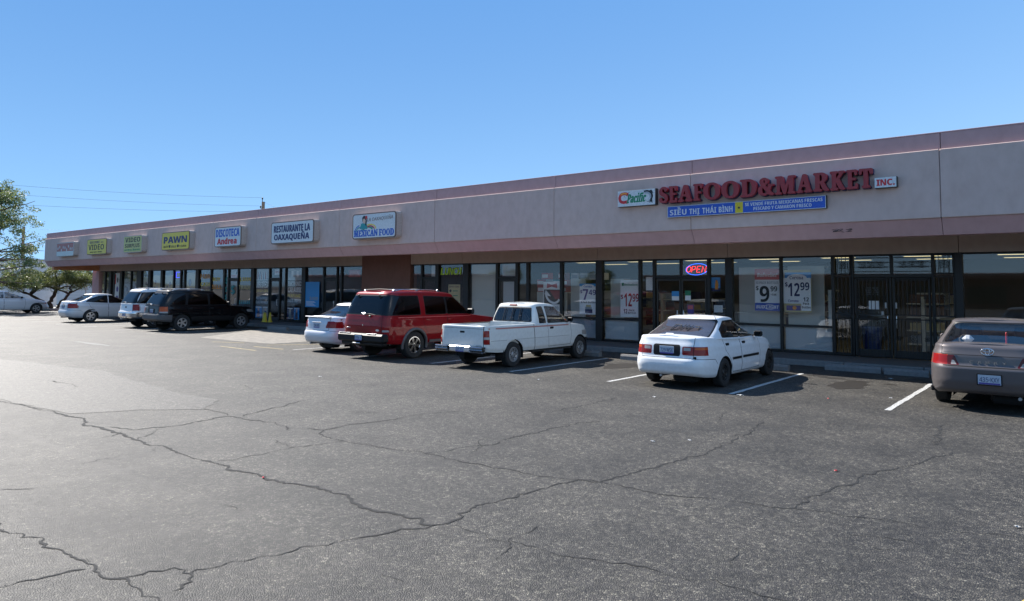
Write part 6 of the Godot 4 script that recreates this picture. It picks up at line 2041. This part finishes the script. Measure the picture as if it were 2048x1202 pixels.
		for k in 16:
			rng.seed = i * 50 + k
			obj("goods", span(-0.4, 0.4, 0.23 + 0.42 * (k % 4), 0.23 + 0.42 * (k % 4) + rng.randf_range(0.18, 0.34), -3.1 + 1.3 * (k / 4), -1.95 + 1.3 * (k / 4)), M[["grey_ink", "sign_bronze", "navy_ink", "poster_tan", "bronze_light", "grey_ink"][rng.randi() % 6]], s)
	# ceiling troffers, lit
	var n := 0
	for zz in [-23.8, -26.2, -28.8, -31.4]:
		for xx in [-18.4, -15.6, -12.8, -10.0, -7.2, -4.4, -1.6, 1.6]:
			var l := thing("ceiling_light", "lit ceiling light, row %s from the glass, %s along from the pier" % [["first", "second", "third", "fourth"][n / 8], ["first", "second", "third", "fourth", "fifth", "sixth", "seventh", "eighth"][n % 8]], "ceiling light", Vector3(xx, 3.3, zz), "lit ceiling lights in the market")
			obj("frame", span(-0.62, 0.62, -0.03, -0.002, -0.18, 0.18, 0.005), M.white_board, l)
			obj("diffuser", span(-0.58, 0.58, -0.036, -0.031, -0.14, 0.14), M.tube_light, l)
			var a := AreaLight3D.new()
			a.name = "tube_glow"
			a.area_size = Vector2(1.16, 0.28)
			a.light_color = Color(1.0, 0.93, 0.68)
			a.light_energy = 0.05
			a.area_range = 20.0
			a.shadow_enabled = true
			l.add_child(a)
			a.position = Vector3(0, -0.05, 0)
			a.rotation_degrees = Vector3(-90, 0, 0)
			n += 1


# ---------------------------------------------------------------- the lot
func ground_sheet(poly: Array, y: float, jag := 0.0) -> MB:
	var p := PackedVector2Array()
	for i in poly.size():
		var a: Vector2 = poly[i]
		var b: Vector2 = poly[(i + 1) % poly.size()]
		var k := maxi(1, int(a.distance_to(b) / 0.25)) if jag > 0.0 else 1
		for j in k:
			p.append(a.lerp(b, float(j) / k) + Vector2(rng.randfn(0, jag), rng.randfn(0, jag)) * (1.0 if j else 0.0))
	var m := MB.new()
	var ix := Geometry2D.triangulate_polygon(p)
	for i in range(0, ix.size(), 3):
		m.tri(Vector3(p[ix[i]].x, y, p[ix[i]].y), Vector3(p[ix[i + 1]].x, y, p[ix[i + 1]].y), Vector3(p[ix[i + 2]].x, y, p[ix[i + 2]].y), Vector3.UP, Vector3.UP, Vector3.UP)
	return m


func crack(parent: Node3D, pts: Array, w: float, jag := 0.028) -> void:
	var line := []
	for i in range(0, pts.size() - 2, 2):
		var a := Vector2(pts[i], pts[i + 1])
		var b := Vector2(pts[i + 2], pts[i + 3])
		var k := maxi(2, int(a.distance_to(b) / 0.045))
		var side := (b - a).orthogonal().normalized()
		var off := 0.0
		for j in k:
			off = off * 0.82 + rng.randfn(0, jag * 0.7)
			var u := float(j) / k
			line.append(a.lerp(b, u) + side * off * minf(1.0, 6.0 * u * (1 - u)))
	line.append(Vector2(pts[-2], pts[-1]))
	var m := MB.new()
	var wob := 1.0
	var prev := []
	for i in line.size():
		var d: Vector2 = (line[mini(i + 1, line.size() - 1)] - line[maxi(i - 1, 0)]).normalized().orthogonal()
		wob = clampf(wob * 0.8 + 0.2 + rng.randfn(0, 0.32), 0.3, 2.2)
		var hw := w * (0.26 + 0.036 * minf(10.0, absf(line[i].y))) * wob * (0.3 if i == 0 or i == line.size() - 1 else 1.0)
		var l := Vector3(line[i].x + d.x * hw, 0.004, line[i].y + d.y * hw)
		var r := Vector3(line[i].x - d.x * hw, 0.004, line[i].y - d.y * hw)
		if i:
			m.quad(prev[0], prev[1], r, l, Vector3.UP)
		prev = [l, r]
	if w > 0.013:      # crumbled edges
		for i in int(line.size() * 0.9):
			var c: Vector2 = line[rng.randi() % line.size()] + Vector2(rng.randfn(0, 0.018), rng.randfn(0, 0.018))
			var s := rng.randf_range(0.003, 0.009)
			var a := rng.randf() * TAU
			var q := []
			for k in 4:
				var r := s * rng.randf_range(0.5, 1.3)
				q.append(Vector3(c.x + cos(a + k * PI / 2) * r, 0.0042, c.y + sin(a + k * PI / 2) * r))
			m.quad(q[0], q[1], q[2], q[3], Vector3.UP)
	obj("crack", m, M.crack, parent)


func make_lot() -> void:
	var g := struct("parking_lot", ground_sheet([V(-420, -420), V(420, -420), V(420, 420), V(-420, 420)], 0.0), M.asphalt)
	obj("worn_patch", ground_sheet([V(-24.26, -5.69), V(-22.93, -6.47), V(-18.82, -7.00), V(-17.90, -7.14), V(-15.87, -6.84), V(-13.40, -6.60), V(-11.94, -6.69), V(-11.2, -6.0), V(-11.94, -5.32), V(-12.38, -4.45), V(-14.44, -4.25), V(-17.38, -4.0), V(-24, -4.2)], 0.004, 0.03), M.asphalt_patch, g)
	obj("concrete_apron", ground_sheet([V(-27.0, -14.2), V(-24.6, -14.15), V(-22.3, -14.3), V(-22.3, -19.98), V(-29.7, -19.98), V(-30.2, -18.62)], 0.004), M.concrete, g)
	# painted stall lines
	for x in [5.5, 2.8, 0.08, -2.64, -5.38, -8.11, -10.85, -13.58, -16.31, -19.7]:
		var y0 := -13.55 + rng.randf() * 0.12
		obj("stall_line", ground_sheet([V(x - 0.05, y0), V(x + 0.05, y0), V(x + 0.055, -18.0), V(x - 0.045, -18.0)], 0.0045, 0.006), M.line_paint, g)
	for x in [-30.9, -34.0, -37.7, -41.0, -44.4, -47.6, -50.9, -54.2]:
		obj("stall_line", ground_sheet([V(x - 0.05, -13.9), V(x + 0.05, -13.9), V(x + 0.055, -18.6), V(x - 0.045, -18.6)], 0.0045, 0.006), M.line_paint, g)
	for q in [[-21.9, -13.9, -19.9, -16.9], [-24.6, -13.4, -23.3, -13.9], [-21.7, -13.3, -20.1, -13.35], [-22.6, -12.6, -20.3, -12.5]]:
		var a := Vector2(q[0], q[1])
		var b := Vector2(q[2], q[3])
		var d := (b - a).normalized().orthogonal() * 0.045
		obj("faded_yellow_line", ground_sheet([a + d, b + d, b - d, a - d], 0.0045, 0.008), M.yellow_paint, g)
	# oil stains in the empty stall
	for q in [[-4.55, -17.55, 0.34, 0.10], [-3.95, -17.35, 0.28, 0.09], [-3.3, -17.2, 0.16, 0.07], [-9.5, -16.6, 0.5, 0.35], [-5.0, -17.8, 0.3, 0.08], [-26.5, -10.2, 1.6, 0.16]]:
		var poly := []
		for k in 14:
			var r := rng.randf_range(0.7, 1.2)
			poly.append(V(q[0] + cos(TAU * k / 14) * q[2] * r, q[1] + sin(TAU * k / 14) * q[3] * r))
		obj("oil_stain", ground_sheet(poly, 0.0035), M.oil, g)
	for i in 8:
		var cx: float = [-1.25, -4.0, -6.75, -9.5, -12.25, -15.0, -17.9, -6.2][i]
		var poly := []
		for k in 18:
			var r := rng.randf_range(0.75, 1.2)
			poly.append(V(cx + rng.randfn(0, 0.02) + cos(TAU * k / 18) * 0.34 * r, -16.5 + sin(TAU * k / 18) * 0.8 * r))
		obj("oil_stain", ground_sheet(poly, 0.003), M.oil, g)
	# cracks
	crack(g, [-7.44, -2.05, -7.15, -2.08, -6.73, -2.12, -6.18, -2.15, -5.70, -2.20, -5.38, -2.17, -5.22, -2.22, -4.91, -2.24, -4.65, -2.24, -4.39, -2.25, -4.0, -2.2], 0.028)
	crack(g, [-5.64, -1.58, -5.65, -1.67, -5.62, -1.92, -5.56, -2.15], 0.02)
	crack(g, [-5.22, -2.22, -5.18, -2.42, -5.01, -2.59, -4.92, -2.58, -4.78, -2.45, -4.73, -2.36], 0.018)
	crack(g, [-4.94, -2.59, -4.90, -2.73, -4.83, -2.98, -4.77, -3.37, -4.64, -3.69, -4.50, -4.00, -4.34, -4.28, -4.31, -4.45], 0.02)
	crack(g, [-12.68, -4.35, -10.62, -4.31, -9.66, -4.27, -8.66, -4.29, -7.79, -4.30, -7.20, -4.29, -6.71, -4.29, -6.33, -4.39, -5.61, -4.48, -5.26, -4.35, -4.89, -4.38, -4.52, -4.43, -4.31, -4.45], 0.03)
	crack(g, [-4.31, -4.45, -4.10, -4.48, -3.60, -4.52, -2.94, -4.60, -2.49, -4.72, -2.20, -4.71, -1.98, -4.79, -1.63, -4.80, -0.8, -4.9], 0.012)
	crack(g, [-4.31, -4.45, -4.40, -4.75, -4.41, -5.13, -4.33, -5.43, -4.31, -5.80, -4.21, -6.40, -3.98, -6.45], 0.02)
	crack(g, [-3.99, -6.46, -3.89, -7.08, -3.83, -7.54, -3.78, -8.10, -3.69, -8.48, -3.71, -9.97, -3.84, -10.96], 0.017)
	crack(g, [-2.14, -6.85, -2.11, -7.13, -2.05, -7.85, -1.95, -8.46, -1.74, -9.03, -1.54, -9.65, -1.34, -10.50], 0.017)
	crack(g, [-3.98, -6.45, -3.39, -6.47, -2.93, -6.62, -2.45, -6.75, -2.14, -6.85, -1.73, -6.92, -1.29, -7.06, -0.77, -7.13, -0.44, -7.28], 0.012)
	crack(g, [-1.72, -12.55, -1.66, -11.63, -1.57, -11.27, -1.58, -10.85], 0.022)
	crack(g, [-10.78, -4.40, -10.34, -4.55, -10.21, -5.19, -10.37, -5.94, -10.01, -5.98, -9.38, -6.13, -8.93, -6.02, -8.76, -5.93], 0.022)
	crack(g, [-10.80, -7.70, -10.49, -6.75, -10.20, -6.09], 0.02)
	crack(g, [-8.63, -6.16, -8.39, -6.25, -8.04, -5.99, -7.63, -5.99, -6.82, -6.06, -6.27, -6.17, -4.99, -6.25, -4.36, -6.31, -3.98, -6.45], 0.018)
	crack(g, [-7.81, -4.37, -7.74, -5.17, -7.59, -5.97], 0.014)
	crack(g, [-8.39, -6.25, -8.30, -7.12, -8.25, -8.10, -7.96, -8.66], 0.016)
	crack(g, [-6.29, -6.19, -6.16, -6.72, -6.02, -7.28], 0.014)
	crack(g, [-6.82, -9.44, -6.77, -10.55, -6.81, -11.64], 0.014)
	crack(g, [-6.07, -7.38, -6.01, -8.56, -5.80, -9.39], 0.014)
	crack(g, [-11.66, -6.05, -10.43, -5.98], 0.02)
	crack(g, [-9.68, -4.30, -9.91, -4.59, -10.20, -4.79], 0.015)
	crack(g, [-14.59, -4.15, -13.67, -4.28, -12.68, -4.35], 0.025)
	crack(g, [-10.15, -4.06, -10.14, -4.18, -10.32, -4.35], 0.02)
	crack(g, [-8.31, -2.41, -8.11, -2.64], 0.016)
	crack(g, [-17.6, -5.6, -16.3, -5.75, -15.5, -5.7], 0.03)
	for k in 26:
		var x := rng.randf_range(-14, 0)
		var zz := rng.randf_range(-12, -3)
		var dx := rng.randfn(0, 0.25)
		crack(g, [x, zz, x + dx, zz - rng.randf_range(0.2, 0.9)] if k % 2 else [x, zz, x + rng.randf_range(0.2, 0.9), zz + dx * 0.5], 0.008)
	# walk before the shops, slab by slab, with its kerb
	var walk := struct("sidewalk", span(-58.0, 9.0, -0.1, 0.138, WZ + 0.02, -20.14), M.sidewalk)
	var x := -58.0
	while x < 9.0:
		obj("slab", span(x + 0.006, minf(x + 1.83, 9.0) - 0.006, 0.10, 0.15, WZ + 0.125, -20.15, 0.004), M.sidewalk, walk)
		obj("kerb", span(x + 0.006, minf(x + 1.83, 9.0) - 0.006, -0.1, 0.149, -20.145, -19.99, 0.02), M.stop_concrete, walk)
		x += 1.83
	# wheel stops
	var stops := [[-9.5, -18.05, "concrete wheel stop in the empty stall between the pickup and the small white saloon"], [-6.7, -18.35, "concrete wheel stop under the nose of the small white saloon"], [-12.2, -18.35, "concrete wheel stop ahead of the white pickup"], [-4.55, -19.35, "concrete wheel stop before the barred doors, nearer the small white saloon"], [-3.35, -19.3, "short concrete wheel stop before the barred doors, nearer the mauve saloon"], [-1.2, -19.2, "concrete wheel stop hidden ahead of the mauve saloon"], [-29.2, -19.1, "lone concrete wheel stop before the disc shop door"]]
	for i in stops.size():
		var q = stops[i]
		var l: float = [1.8, 1.8, 1.8, 1.3, 0.95, 1.8, 1.5][i]
		var m := MB.new()
		m.prism(PackedVector2Array([V(-0.09, 0), V(0.09, 0), V(0.085, 0.10), V(0.06, 0.15), V(-0.06, 0.15), V(-0.085, 0.10)]), l, Transform3D(Basis(Vector3(0, 0, 1), Vector3(0, 1, 0), Vector3(-1, 0, 0)), Vector3(l * 0.5, 0, 0)))
		var o := thing("wheel_stop", q[2], "wheel stop", Vector3(q[0], 0.001, q[1]), "wheel stops along the stalls")
		obj("concrete_block", m, M.stop_concrete, o)
		for e in [-0.35, 0.35]:
			obj("anchor_pin", one_box(Vector3(e * l, 0.152, 0), Vector3(0.03, 0.012, 0.03), 0.004), M.steel_rim, o)
	var hyd := thing("yellow_post_base", "low yellow bundle of cones standing before the disc shop door", "safety cones", Vector3(-33.6, 0.15, -21.3))
	for k in 3:
		var m := MB.new()
		m.lathe([Vector2(0.14, 0.0), Vector2(0.14, 0.03), Vector2(0.10, 0.03), Vector2(0.03, 0.5), Vector2(0.0, 0.5)], 16, Transform3D(Basis(Vector3(0, 1, 0), Vector3(1, 0, 0), Vector3(0, 0, -1)), Vector3(0.28 * k - 0.28, 0, 0.1 * (k % 2))))
		obj("cone", m, M.yellow_ink, hyd)
	var kb := thing("painted_kerb", "yellow painted end of a kerb at the corner of the lot nearest the viewer", "kerb", Vector3(-0.36, 0, -5.60))
	obj("painted_face", span(-0.02, 0.9, 0.0, 0.06, -0.1, 0.14, 0.03), M.kerb_yellow, kb)
	# scraps of paper
	var bits := [[-6.29, -12.11, 0.14, "largest white paper scrap, behind the small white saloon"], [-4.49, -8.59, 0.09, "white paper scrap in the middle of the open lot"], [-5.17, -13.44, 0.2, "thin white scrap at the stall line end beside the small white saloon"], [-9.41, -12.70, 0.11, "small white scrap behind the pickup's shadow"], [-13.35, -9.83, 0.12, "white scrap out behind the red SUV"], [-2.87, -14.98, 0.10, "white scrap by the stall line of the mauve saloon"], [-4.14, -8.97, 0.09, "pale scrap just past the middle of the open lot"], [-3.5, -18.3, 0.18, "white scrap in front of the wheel stop at the barred doors"], [-0.50, -7.54, 0.07, "tiny white scrap near the mauve saloon's side of the lot"]]
	for q in bits:
		var poly := []
		for k in 9:
			var r := rng.randf_range(0.55, 1.1)
			poly.append(V(cos(TAU * k / 9) * q[2] * 0.4 * r, sin(TAU * k / 9) * q[2] * 0.26 * r))
		var m := MB.new()
		for k in 9:
			var a: Vector2 = poly[k]
			var b: Vector2 = poly[(k + 1) % 9]
			m.flat(Vector3(0, 0.022, 0), Vector3(a.x, 0.006 + 0.012 * (k % 2), a.y), Vector3(b.x, 0.006 + 0.012 * ((k + 1) % 9 % 2), b.y), Vector3.UP)
		var o := obj("paper_scrap", m, M.line_paint)
		o.position = Vector3(q[0], 0, q[1])
		tag(o, q[3], "litter", "paper scraps on the asphalt")
	for q in [[-3.76, -14.12, "tiny red wrapper in the empty stall"], [-2.21, -8.54, "tiny red wrapper at the bend of the long crack"], [-6.75, -4.29, "tiny red wrapper lying on the nearest long crack"]]:
		var o := obj("wrapper", one_box(Vector3(0, 0.012, 0), Vector3(0.035, 0.01, 0.02), 0.004, Basis(Vector3(0, 1, 0), q[0])), M.red_ink)
		o.position = Vector3(q[0], 0, q[1])
		tag(o, q[2], "litter", "red wrappers on the asphalt")


# ---------------------------------------------------------------- plants
func leafy(mb: MB, c: Vector3, r: Vector3, n: int, size: float, droop := 0.0) -> void:
	for i in n:
		var d := Vector3(rng.randfn(0, 1), rng.randfn(0, 1), rng.randfn(0, 1)).normalized() * pow(rng.randf(), 0.45)
		var p := c + d * r
		var a := Vector3(rng.randfn(0, 1), rng.randfn(0, 0.6) - droop, rng.randfn(0, 1)).normalized()
		var b := a.cross(Vector3(rng.randfn(0, 1), rng.randfn(0, 1), rng.randfn(0, 1))).normalized()
		var s := size * rng.randf_range(0.6, 1.4)
		var nn := a.cross(b).normalized()
		if nn.y < 0: nn = -nn
		mb.quad(p - a * s, p + b * s * 0.33, p + a * s, p - b * s * 0.33, nn)


func limb(mb: MB, a: Vector3, b: Vector3, r0: float, r1: float, bend := 0.12, steps := 7) -> PackedVector3Array:
	var pts := PackedVector3Array()
	var off := Vector3.ZERO
	for i in steps + 1:
		var u := float(i) / steps
		pts.append(a.lerp(b, u) + off * sin(u * PI))
		off += Vector3(rng.randfn(0, 1), rng.randfn(0, 0.4), rng.randfn(0, 1)) * bend * 0.6
	mb.tube(pts, r0, r1, 8)
	return pts


func make_plants() -> void:
	rng.seed = 4242
	# low spreading tree with sinuous dark trunks
	var t := thing("spreading_tree", "low spreading olive tree with three sinuous dark trunks before the white building", "tree", Vector3(-66.0, 0, -21.9))
	# e: across the view, towards the building; the crown is wide across the view
	var e := Vector3(0.33, 0, -0.945)
	var wood := MB.new()
	var ends := []
	var base := Vector3.ZERO
	for q in [[0.0, 0.4, 1.7, 0.17], [0.45, 1.0, 1.3, 0.12], [-0.1, -1.3, 1.2, 0.13]]:
		var foot: Vector3 = base + e * q[0]
		var fork: Vector3 = foot + e * (q[1] - q[0] * 0.4) + Vector3(0, q[2], 0)
		limb(wood, foot, fork, q[3], q[3] * 0.75, 0.16, 9)
		for k in 5:
			var a: float = TAU * k / 5.0 + q[1]
			var tip: Vector3 = fork + e * cos(a) * rng.randf_range(0.8, 2.0) + Vector3(sin(a) * 1.4 * 0.945, rng.randf_range(0.2, 1.7), sin(a) * 1.4 * 0.33)
			limb(wood, fork, tip, q[3] * 0.6, 0.025, 0.12)
			ends.append(tip)
			for j in 2:
				var tw := tip + e * rng.randfn(0, 0.8) + Vector3(rng.randfn(0, 0.5), rng.randf_range(-0.1, 0.6), rng.randfn(0, 0.5))
				limb(wood, tip, tw, 0.025, 0.008, 0.05, 4)
				ends.append(tw)
	obj("trunk", wood, M.bark_dark, t)
	var crown := MB.new()
	for p in ends:
		leafy(crown, p + Vector3(0, 0.05, 0), Vector3(0.6, 0.42, 0.6), 240, 0.055, 0.5)
	for k in 130:
		var a := rng.randf() * TAU
		var rr := sqrt(rng.randf())
		var top := 1.55 * (1 - rr * rr) + 0.35 * sin(a * 3.0 + rr * 5.0)
		var c := e * (cos(a) * 3.9 * rr + 0.35) + Vector3(sin(a) * 1.9 * rr, 2.05 + top * rng.randf_range(0.1, 1.0), 0)
		var q := rng.randf_range(0.28, 0.62)
		leafy(crown, c, Vector3(q, q * 0.7, q), int(620 * q), 0.06, 0.7)
	obj("crown", crown, M.leaf_olive, t).set_meta("kind", "stuff")
	# tall airy tree at the edge of the view
	rng.seed = 11
	t = thing("tall_tree", "tall airy green tree rising above the white building's wall", "tree", Vector3(-64.5, 0, -17.55))
	wood = MB.new()
	ends = []
	var trunk := limb(wood, Vector3.ZERO, Vector3(0.1, 9.0, 0.2), 0.2, 0.03, 0.1, 12)
	for k in 54:
		var at := trunk[3 + k % 10]
		var a := rng.randf() * TAU
		var len := rng.randf_range(1.6, 3.4) * (1.0 - 0.35 * (at.y - 4.5) / 4.5)
		var tip := at + Vector3(cos(a) * len, rng.randf_range(-0.5, 1.4), sin(a) * len)
		limb(wood, at, tip, 0.06, 0.015, 0.1)
		for j in 4:
			var u := rng.randf_range(0.45, 1.05)
			ends.append(at.lerp(tip, u) + Vector3(rng.randfn(0, 0.35), rng.randfn(0, 0.25), rng.randfn(0, 0.35)))
	obj("trunk", wood, M.bark_grey, t)
	crown = MB.new()
	for k in 70:
		var d := Vector3(rng.randfn(0, 1), rng.randfn(0, 1), rng.randfn(0, 1)).normalized() * pow(rng.randf(), 0.4)
		ends.append(Vector3(0, 7.0, 0) + d * Vector3(3.1, 2.8, 3.1))
	for p in ends:
		leafy(crown, p, Vector3(0.52, 0.34, 0.52), 64, 0.10, 0.5)
	obj("crown", crown, M.leaf_green, t).set_meta("kind", "stuff")
	# trees across the street, mirrored in the glass
	var spots := [[-60.0, 52.0, 5.5, "bushy tree across the lot, nearest the street corner"], [-38.0, 60.0, 4.2, "low bushy tree across the lot beside the red-brown shed"], [18.0, 46.0, 5.0, "round bushy tree across the lot, beyond the red-brown shed"], [30.0, 30.0, 6.0, "big bushy tree standing past the market end of the lot"], [-90.0, 66.0, 6.5, "far bushy tree across the lot beside the beige shed"]]
	for q in spots:
		t = thing("street_tree", q[3], "tree", Vector3(q[0], 0, q[1]), "trees across the lot")
		wood = MB.new()
		limb(wood, Vector3.ZERO, Vector3(0.2, q[2] * 0.5, 0), 0.2, 0.1)
		crown = MB.new()
		for k in 26:
			var d := Vector3(rng.randfn(0, 1), rng.randfn(0, 0.8), rng.randfn(0, 1)).normalized()
			var c: Vector3 = Vector3(0, q[2] * 0.62, 0) + d * Vector3(q[2] * 0.42, q[2] * 0.3, q[2] * 0.42)
			limb(wood, Vector3(0.2, q[2] * 0.45, 0), c, 0.05, 0.015, 0.1, 4)
			leafy(crown, c, Vector3.ONE * q[2] * 0.17, 90, 0.22)
		obj("trunk", wood, M.bark_grey, t)
		obj("crown", crown, M.leaf_green, t).set_meta("kind", "stuff")


# ---------------------------------------------------------------- surroundings
func wire(label: String, a: Vector3, b: Vector3, sag: float, r := 0.008) -> void:
	var pts := PackedVector3Array()
	for k in 25:
		var u := k / 24.0
		pts.append(a.lerp(b, u) - Vector3(0, sag * 4 * u * (1 - u), 0))
	var m := MB.new()
	m.tube(pts, r, r, 5)
	tag(obj("power_line", m, M.wire), label, "power line", "power lines beyond the shops")


func make_surroundings() -> void:
	# white building and fence beyond the open end of the strip
	var b := thing("white_building", "plain white stucco building with flat roof behind the trees", "building", Vector3(-75.0, 0, -20.0))
	obj("wall", span(-22, 0, 0, 4.25, -5.4, 9), M.white_stucco, b)
	obj("roof_edge", span(-22.06, 0.06, 4.25, 4.37, -5.46, 9.06, 0.01), M.sign_case, b)
	obj("wall", span(-22, -9, 0, 3.2, -12, -5.42), M.white_stucco, b)
	obj("roof_edge", span(-22.05, -8.95, 3.2, 3.28, -12.05, -5.47, 0.01), M.sign_case, b)
	var f := thing("yard_gate", "white boarded yard gate with horizontal rails beside the white building", "gate", Vector3(-73.5, 0, -25.6))
	for k in 7:
		obj("board", span(-0.03, 0.03, 0.15 + 0.27 * k, 0.39 + 0.27 * k, -6.5, 0), M.white_board, f)
	for k in 5:
		obj("post", span(-0.05, 0.05, 0, 2.15, -6.5 + 1.6 * k - 0.05, -6.5 + 1.6 * k + 0.05), M.steel_rim, f)
	var pl := thing("planter_kerb", "low concrete kerb of the planting strip under the spreading tree", "kerb", Vector3(-64.5, 0, -21.0))
	obj("kerb_stone", span(-6, 1.4, 0, 0.16, -0.08, 0.08, 0.02), M.stop_concrete, pl)
	obj("kerb_stone", span(1.24, 1.4, 0, 0.155, -6, -0.082, 0.02), M.stop_concrete, pl)
	struct("planting_strip", span(-70.5, -63.27, 0.0, 0.10, -27, -21.09), M.oil)
	# poles
	var p := thing("utility_pole", "wooden utility pole with insulators behind the shops' roof", "utility pole", Vector3(-58.2, 0, -36.15))
	var m := MB.new()
	m.tube(PackedVector3Array([Vector3.ZERO, Vector3(0, 9.75, 0)]), 0.19, 0.14, 12)
	obj("pole", m, M.pole_wood, p)
	for q in [[-0.16, 10.05, 9.6], [-0.42, 9.3, 9.1]]:
		m = MB.new()
		m.tube(PackedVector3Array([Vector3(-0.1, q[2], 0), Vector3(q[0], q[2] + 0.1, 0), Vector3(q[0], q[1], 0)]), 0.03, 0.03, 6)
		m.lathe([Vector2(0.0, 0.2), Vector2(0.06, 0.15), Vector2(0.07, 0.0), Vector2(0.0, 0.0)], 10, Transform3D(Basis(Vector3(0, 1, 0), Vector3(1, 0, 0), Vector3(0, 0, -1)), Vector3(q[0], q[1] - 0.05, 0)))
		obj("insulator", m, M.iron, p)
	p = thing("utility_pole", "utility pole carrying a grey transformer above the white building", "utility pole", Vector3(-98.5, 0, -29.5))
	m = MB.new()
	m.tube(PackedVector3Array([Vector3.ZERO, Vector3(0, 8.9, 0)]), 0.2, 0.15, 10)
	obj("pole", m, M.pole_wood, p)
	m = MB.new()
	m.lathe([Vector2(0.0, 0.0), Vector2(0.42, 0.0), Vector2(0.45, 1.2), Vector2(0.0, 1.3)], 16, Transform3D(Basis(Vector3(0, 1, 0), Vector3(1, 0, 0), Vector3(0, 0, -1)), Vector3(0.7, 5.7, -0.4)))
	m.box(Vector3(0.3, 6.2, -0.2), Vector3(0.6, 0.1, 0.1))
	obj("transformer", m, M.grey_ink, p)
	wire("topmost power line running to the pole top behind the roof", Vector3(-58.36, 10.15, -36.15), Vector3(-63.7, 9.55, -14.0), 0.25)
	wire("second power line down, running to the pole behind the roof", Vector3(-58.62, 9.4, -36.15), Vector3(-64.5, 8.95, -15.5), 0.2)
	wire("third power line down, running to the pole behind the roof", Vector3(-58.3, 8.85, -36.15), Vector3(-64.5, 8.15, -15.5), 0.2)
	wire("power line falling from the pole top away from the open end", Vector3(-58.2, 9.75, -36.15), Vector3(-40.0, 4.9, -36.4), 0.3)
	wire("thin lower line falling from the pole towards the roof", Vector3(-58.2, 9.2, -36.15), Vector3(-49.0, 6.4, -36.3), 0.1)
	wire("lone line from the transformer pole to the shops' roof", Vector3(-98.5, 8.8, -29.5), Vector3(-57.0, 7.4, -34.5), 0.5)
	wire("sloping line seen under the overhang, uppermost", Vector3(-112.0, 6.5, -42.0), Vector3(-84.0, 2.9, -40.0), 0.1, 0.02)
	wire("sloping line seen under the overhang, middle", Vector3(-112.0, 5.0, -40.5), Vector3(-84.0, 3.4, -40.0), 0.1, 0.02)
	wire("sloping line seen under the overhang, lowest", Vector3(-112.0, 4.1, -40.5), Vector3(-84.0, 2.6, -40.0), 0.1, 0.02)
	# across the lot, seen only mirrored in the glass
	b = thing("low_shed", "long low red-brown shop shed across the lot, mirrored in the glass", "building", Vector3(-20.0, 0, 58.0))
	obj("wall", span(-34, 30, 0, 3.6, 0, 14), M.red_wall, b)
	obj("roof", span(-34.6, 30.6, 3.6, 4.3, -0.8, 14.6, 0.05), M.brick_brown, b)
	for k in 9:
		obj("window", span(-30 + 6.5 * k, -26 + 6.5 * k, 0.6, 2.7, -0.04, -0.002), M.bronze, b)
	b = thing("low_shed", "beige flat-roofed shed across the lot, farther along the street", "building", Vector3(-110.0, 0, 48.0))
	obj("wall", span(-25, 25, 0, 4.2, 0, 16), M.stucco, b)
	obj("roof", span(-25.3, 25.3, 4.2, 4.6, -0.3, 16.3, 0.05), M.stucco_pink, b)
	var hill := MB.new()
	var prev := []
	for k in 61:
		var a := lerpf(-1.9, 1.9, k / 60.0)
		var d := Vector3(sin(a), 0, cos(a)) * 390.0
		var h := 5.0 + 2.5 * sin(k * 0.35) + 2.0 * sin(k * 0.83 + 1.0) + 1.0 * sin(k * 2.1)
		var q := [d, d * 1.04 + Vector3(0, maxf(2.0, h), 0)]
		if k:
			hill.flat(prev[0], q[0], q[1], -d)
			hill.flat(prev[0], q[1], prev[1], -d)
		prev = q
	struct("hills", hill, M.hill)


# ---------------------------------------------------------------- sky
func sky_image() -> ImageTexture:
	var w := 512
	var h := 256
	var px := PackedFloat32Array()
	px.resize(w * h * 3)
	var sun := SUN_FROM.normalized()
	for j in h:
		var el := PI * (0.5 - (j + 0.5) / h)
		for i in w:
			# Godot's panorama: the middle column looks along -z
			var az := TAU * ((i + 0.5) / w - 0.5)
			var d := Vector3(sin(az) * cos(el), sin(el), -cos(az) * cos(el))
			var g := d.dot(sun)
			var near := pow(clampf(0.5 + 0.5 * g, 0, 1), 2.0)
			var t := exp(-maxf(el, 0.0) / 0.20)
			var zen := Vector3(0.060, 0.19, 0.47).lerp(Vector3(0.095, 0.285, 0.64), near)
			var hor := Vector3(0.30, 0.545, 0.83).lerp(Vector3(0.92, 1.19, 1.23), near)
			var c := zen.lerp(hor, t) + Vector3(1.0, 0.97, 0.9) * (0.25 * pow(maxf(g, 0), 12.0) + 1.2 * pow(maxf(g, 0), 90.0))
			if el < 0.0:
				c = c.lerp(Vector3(0.16, 0.15, 0.14), clampf(-el * 8.0, 0, 1))
			var o := (j * w + i) * 3
			px[o] = c.x
			px[o + 1] = c.y
			px[o + 2] = c.z
	return ImageTexture.create_from_image(Image.create_from_data(w, h, false, Image.FORMAT_RGBF, px.to_byte_array()))
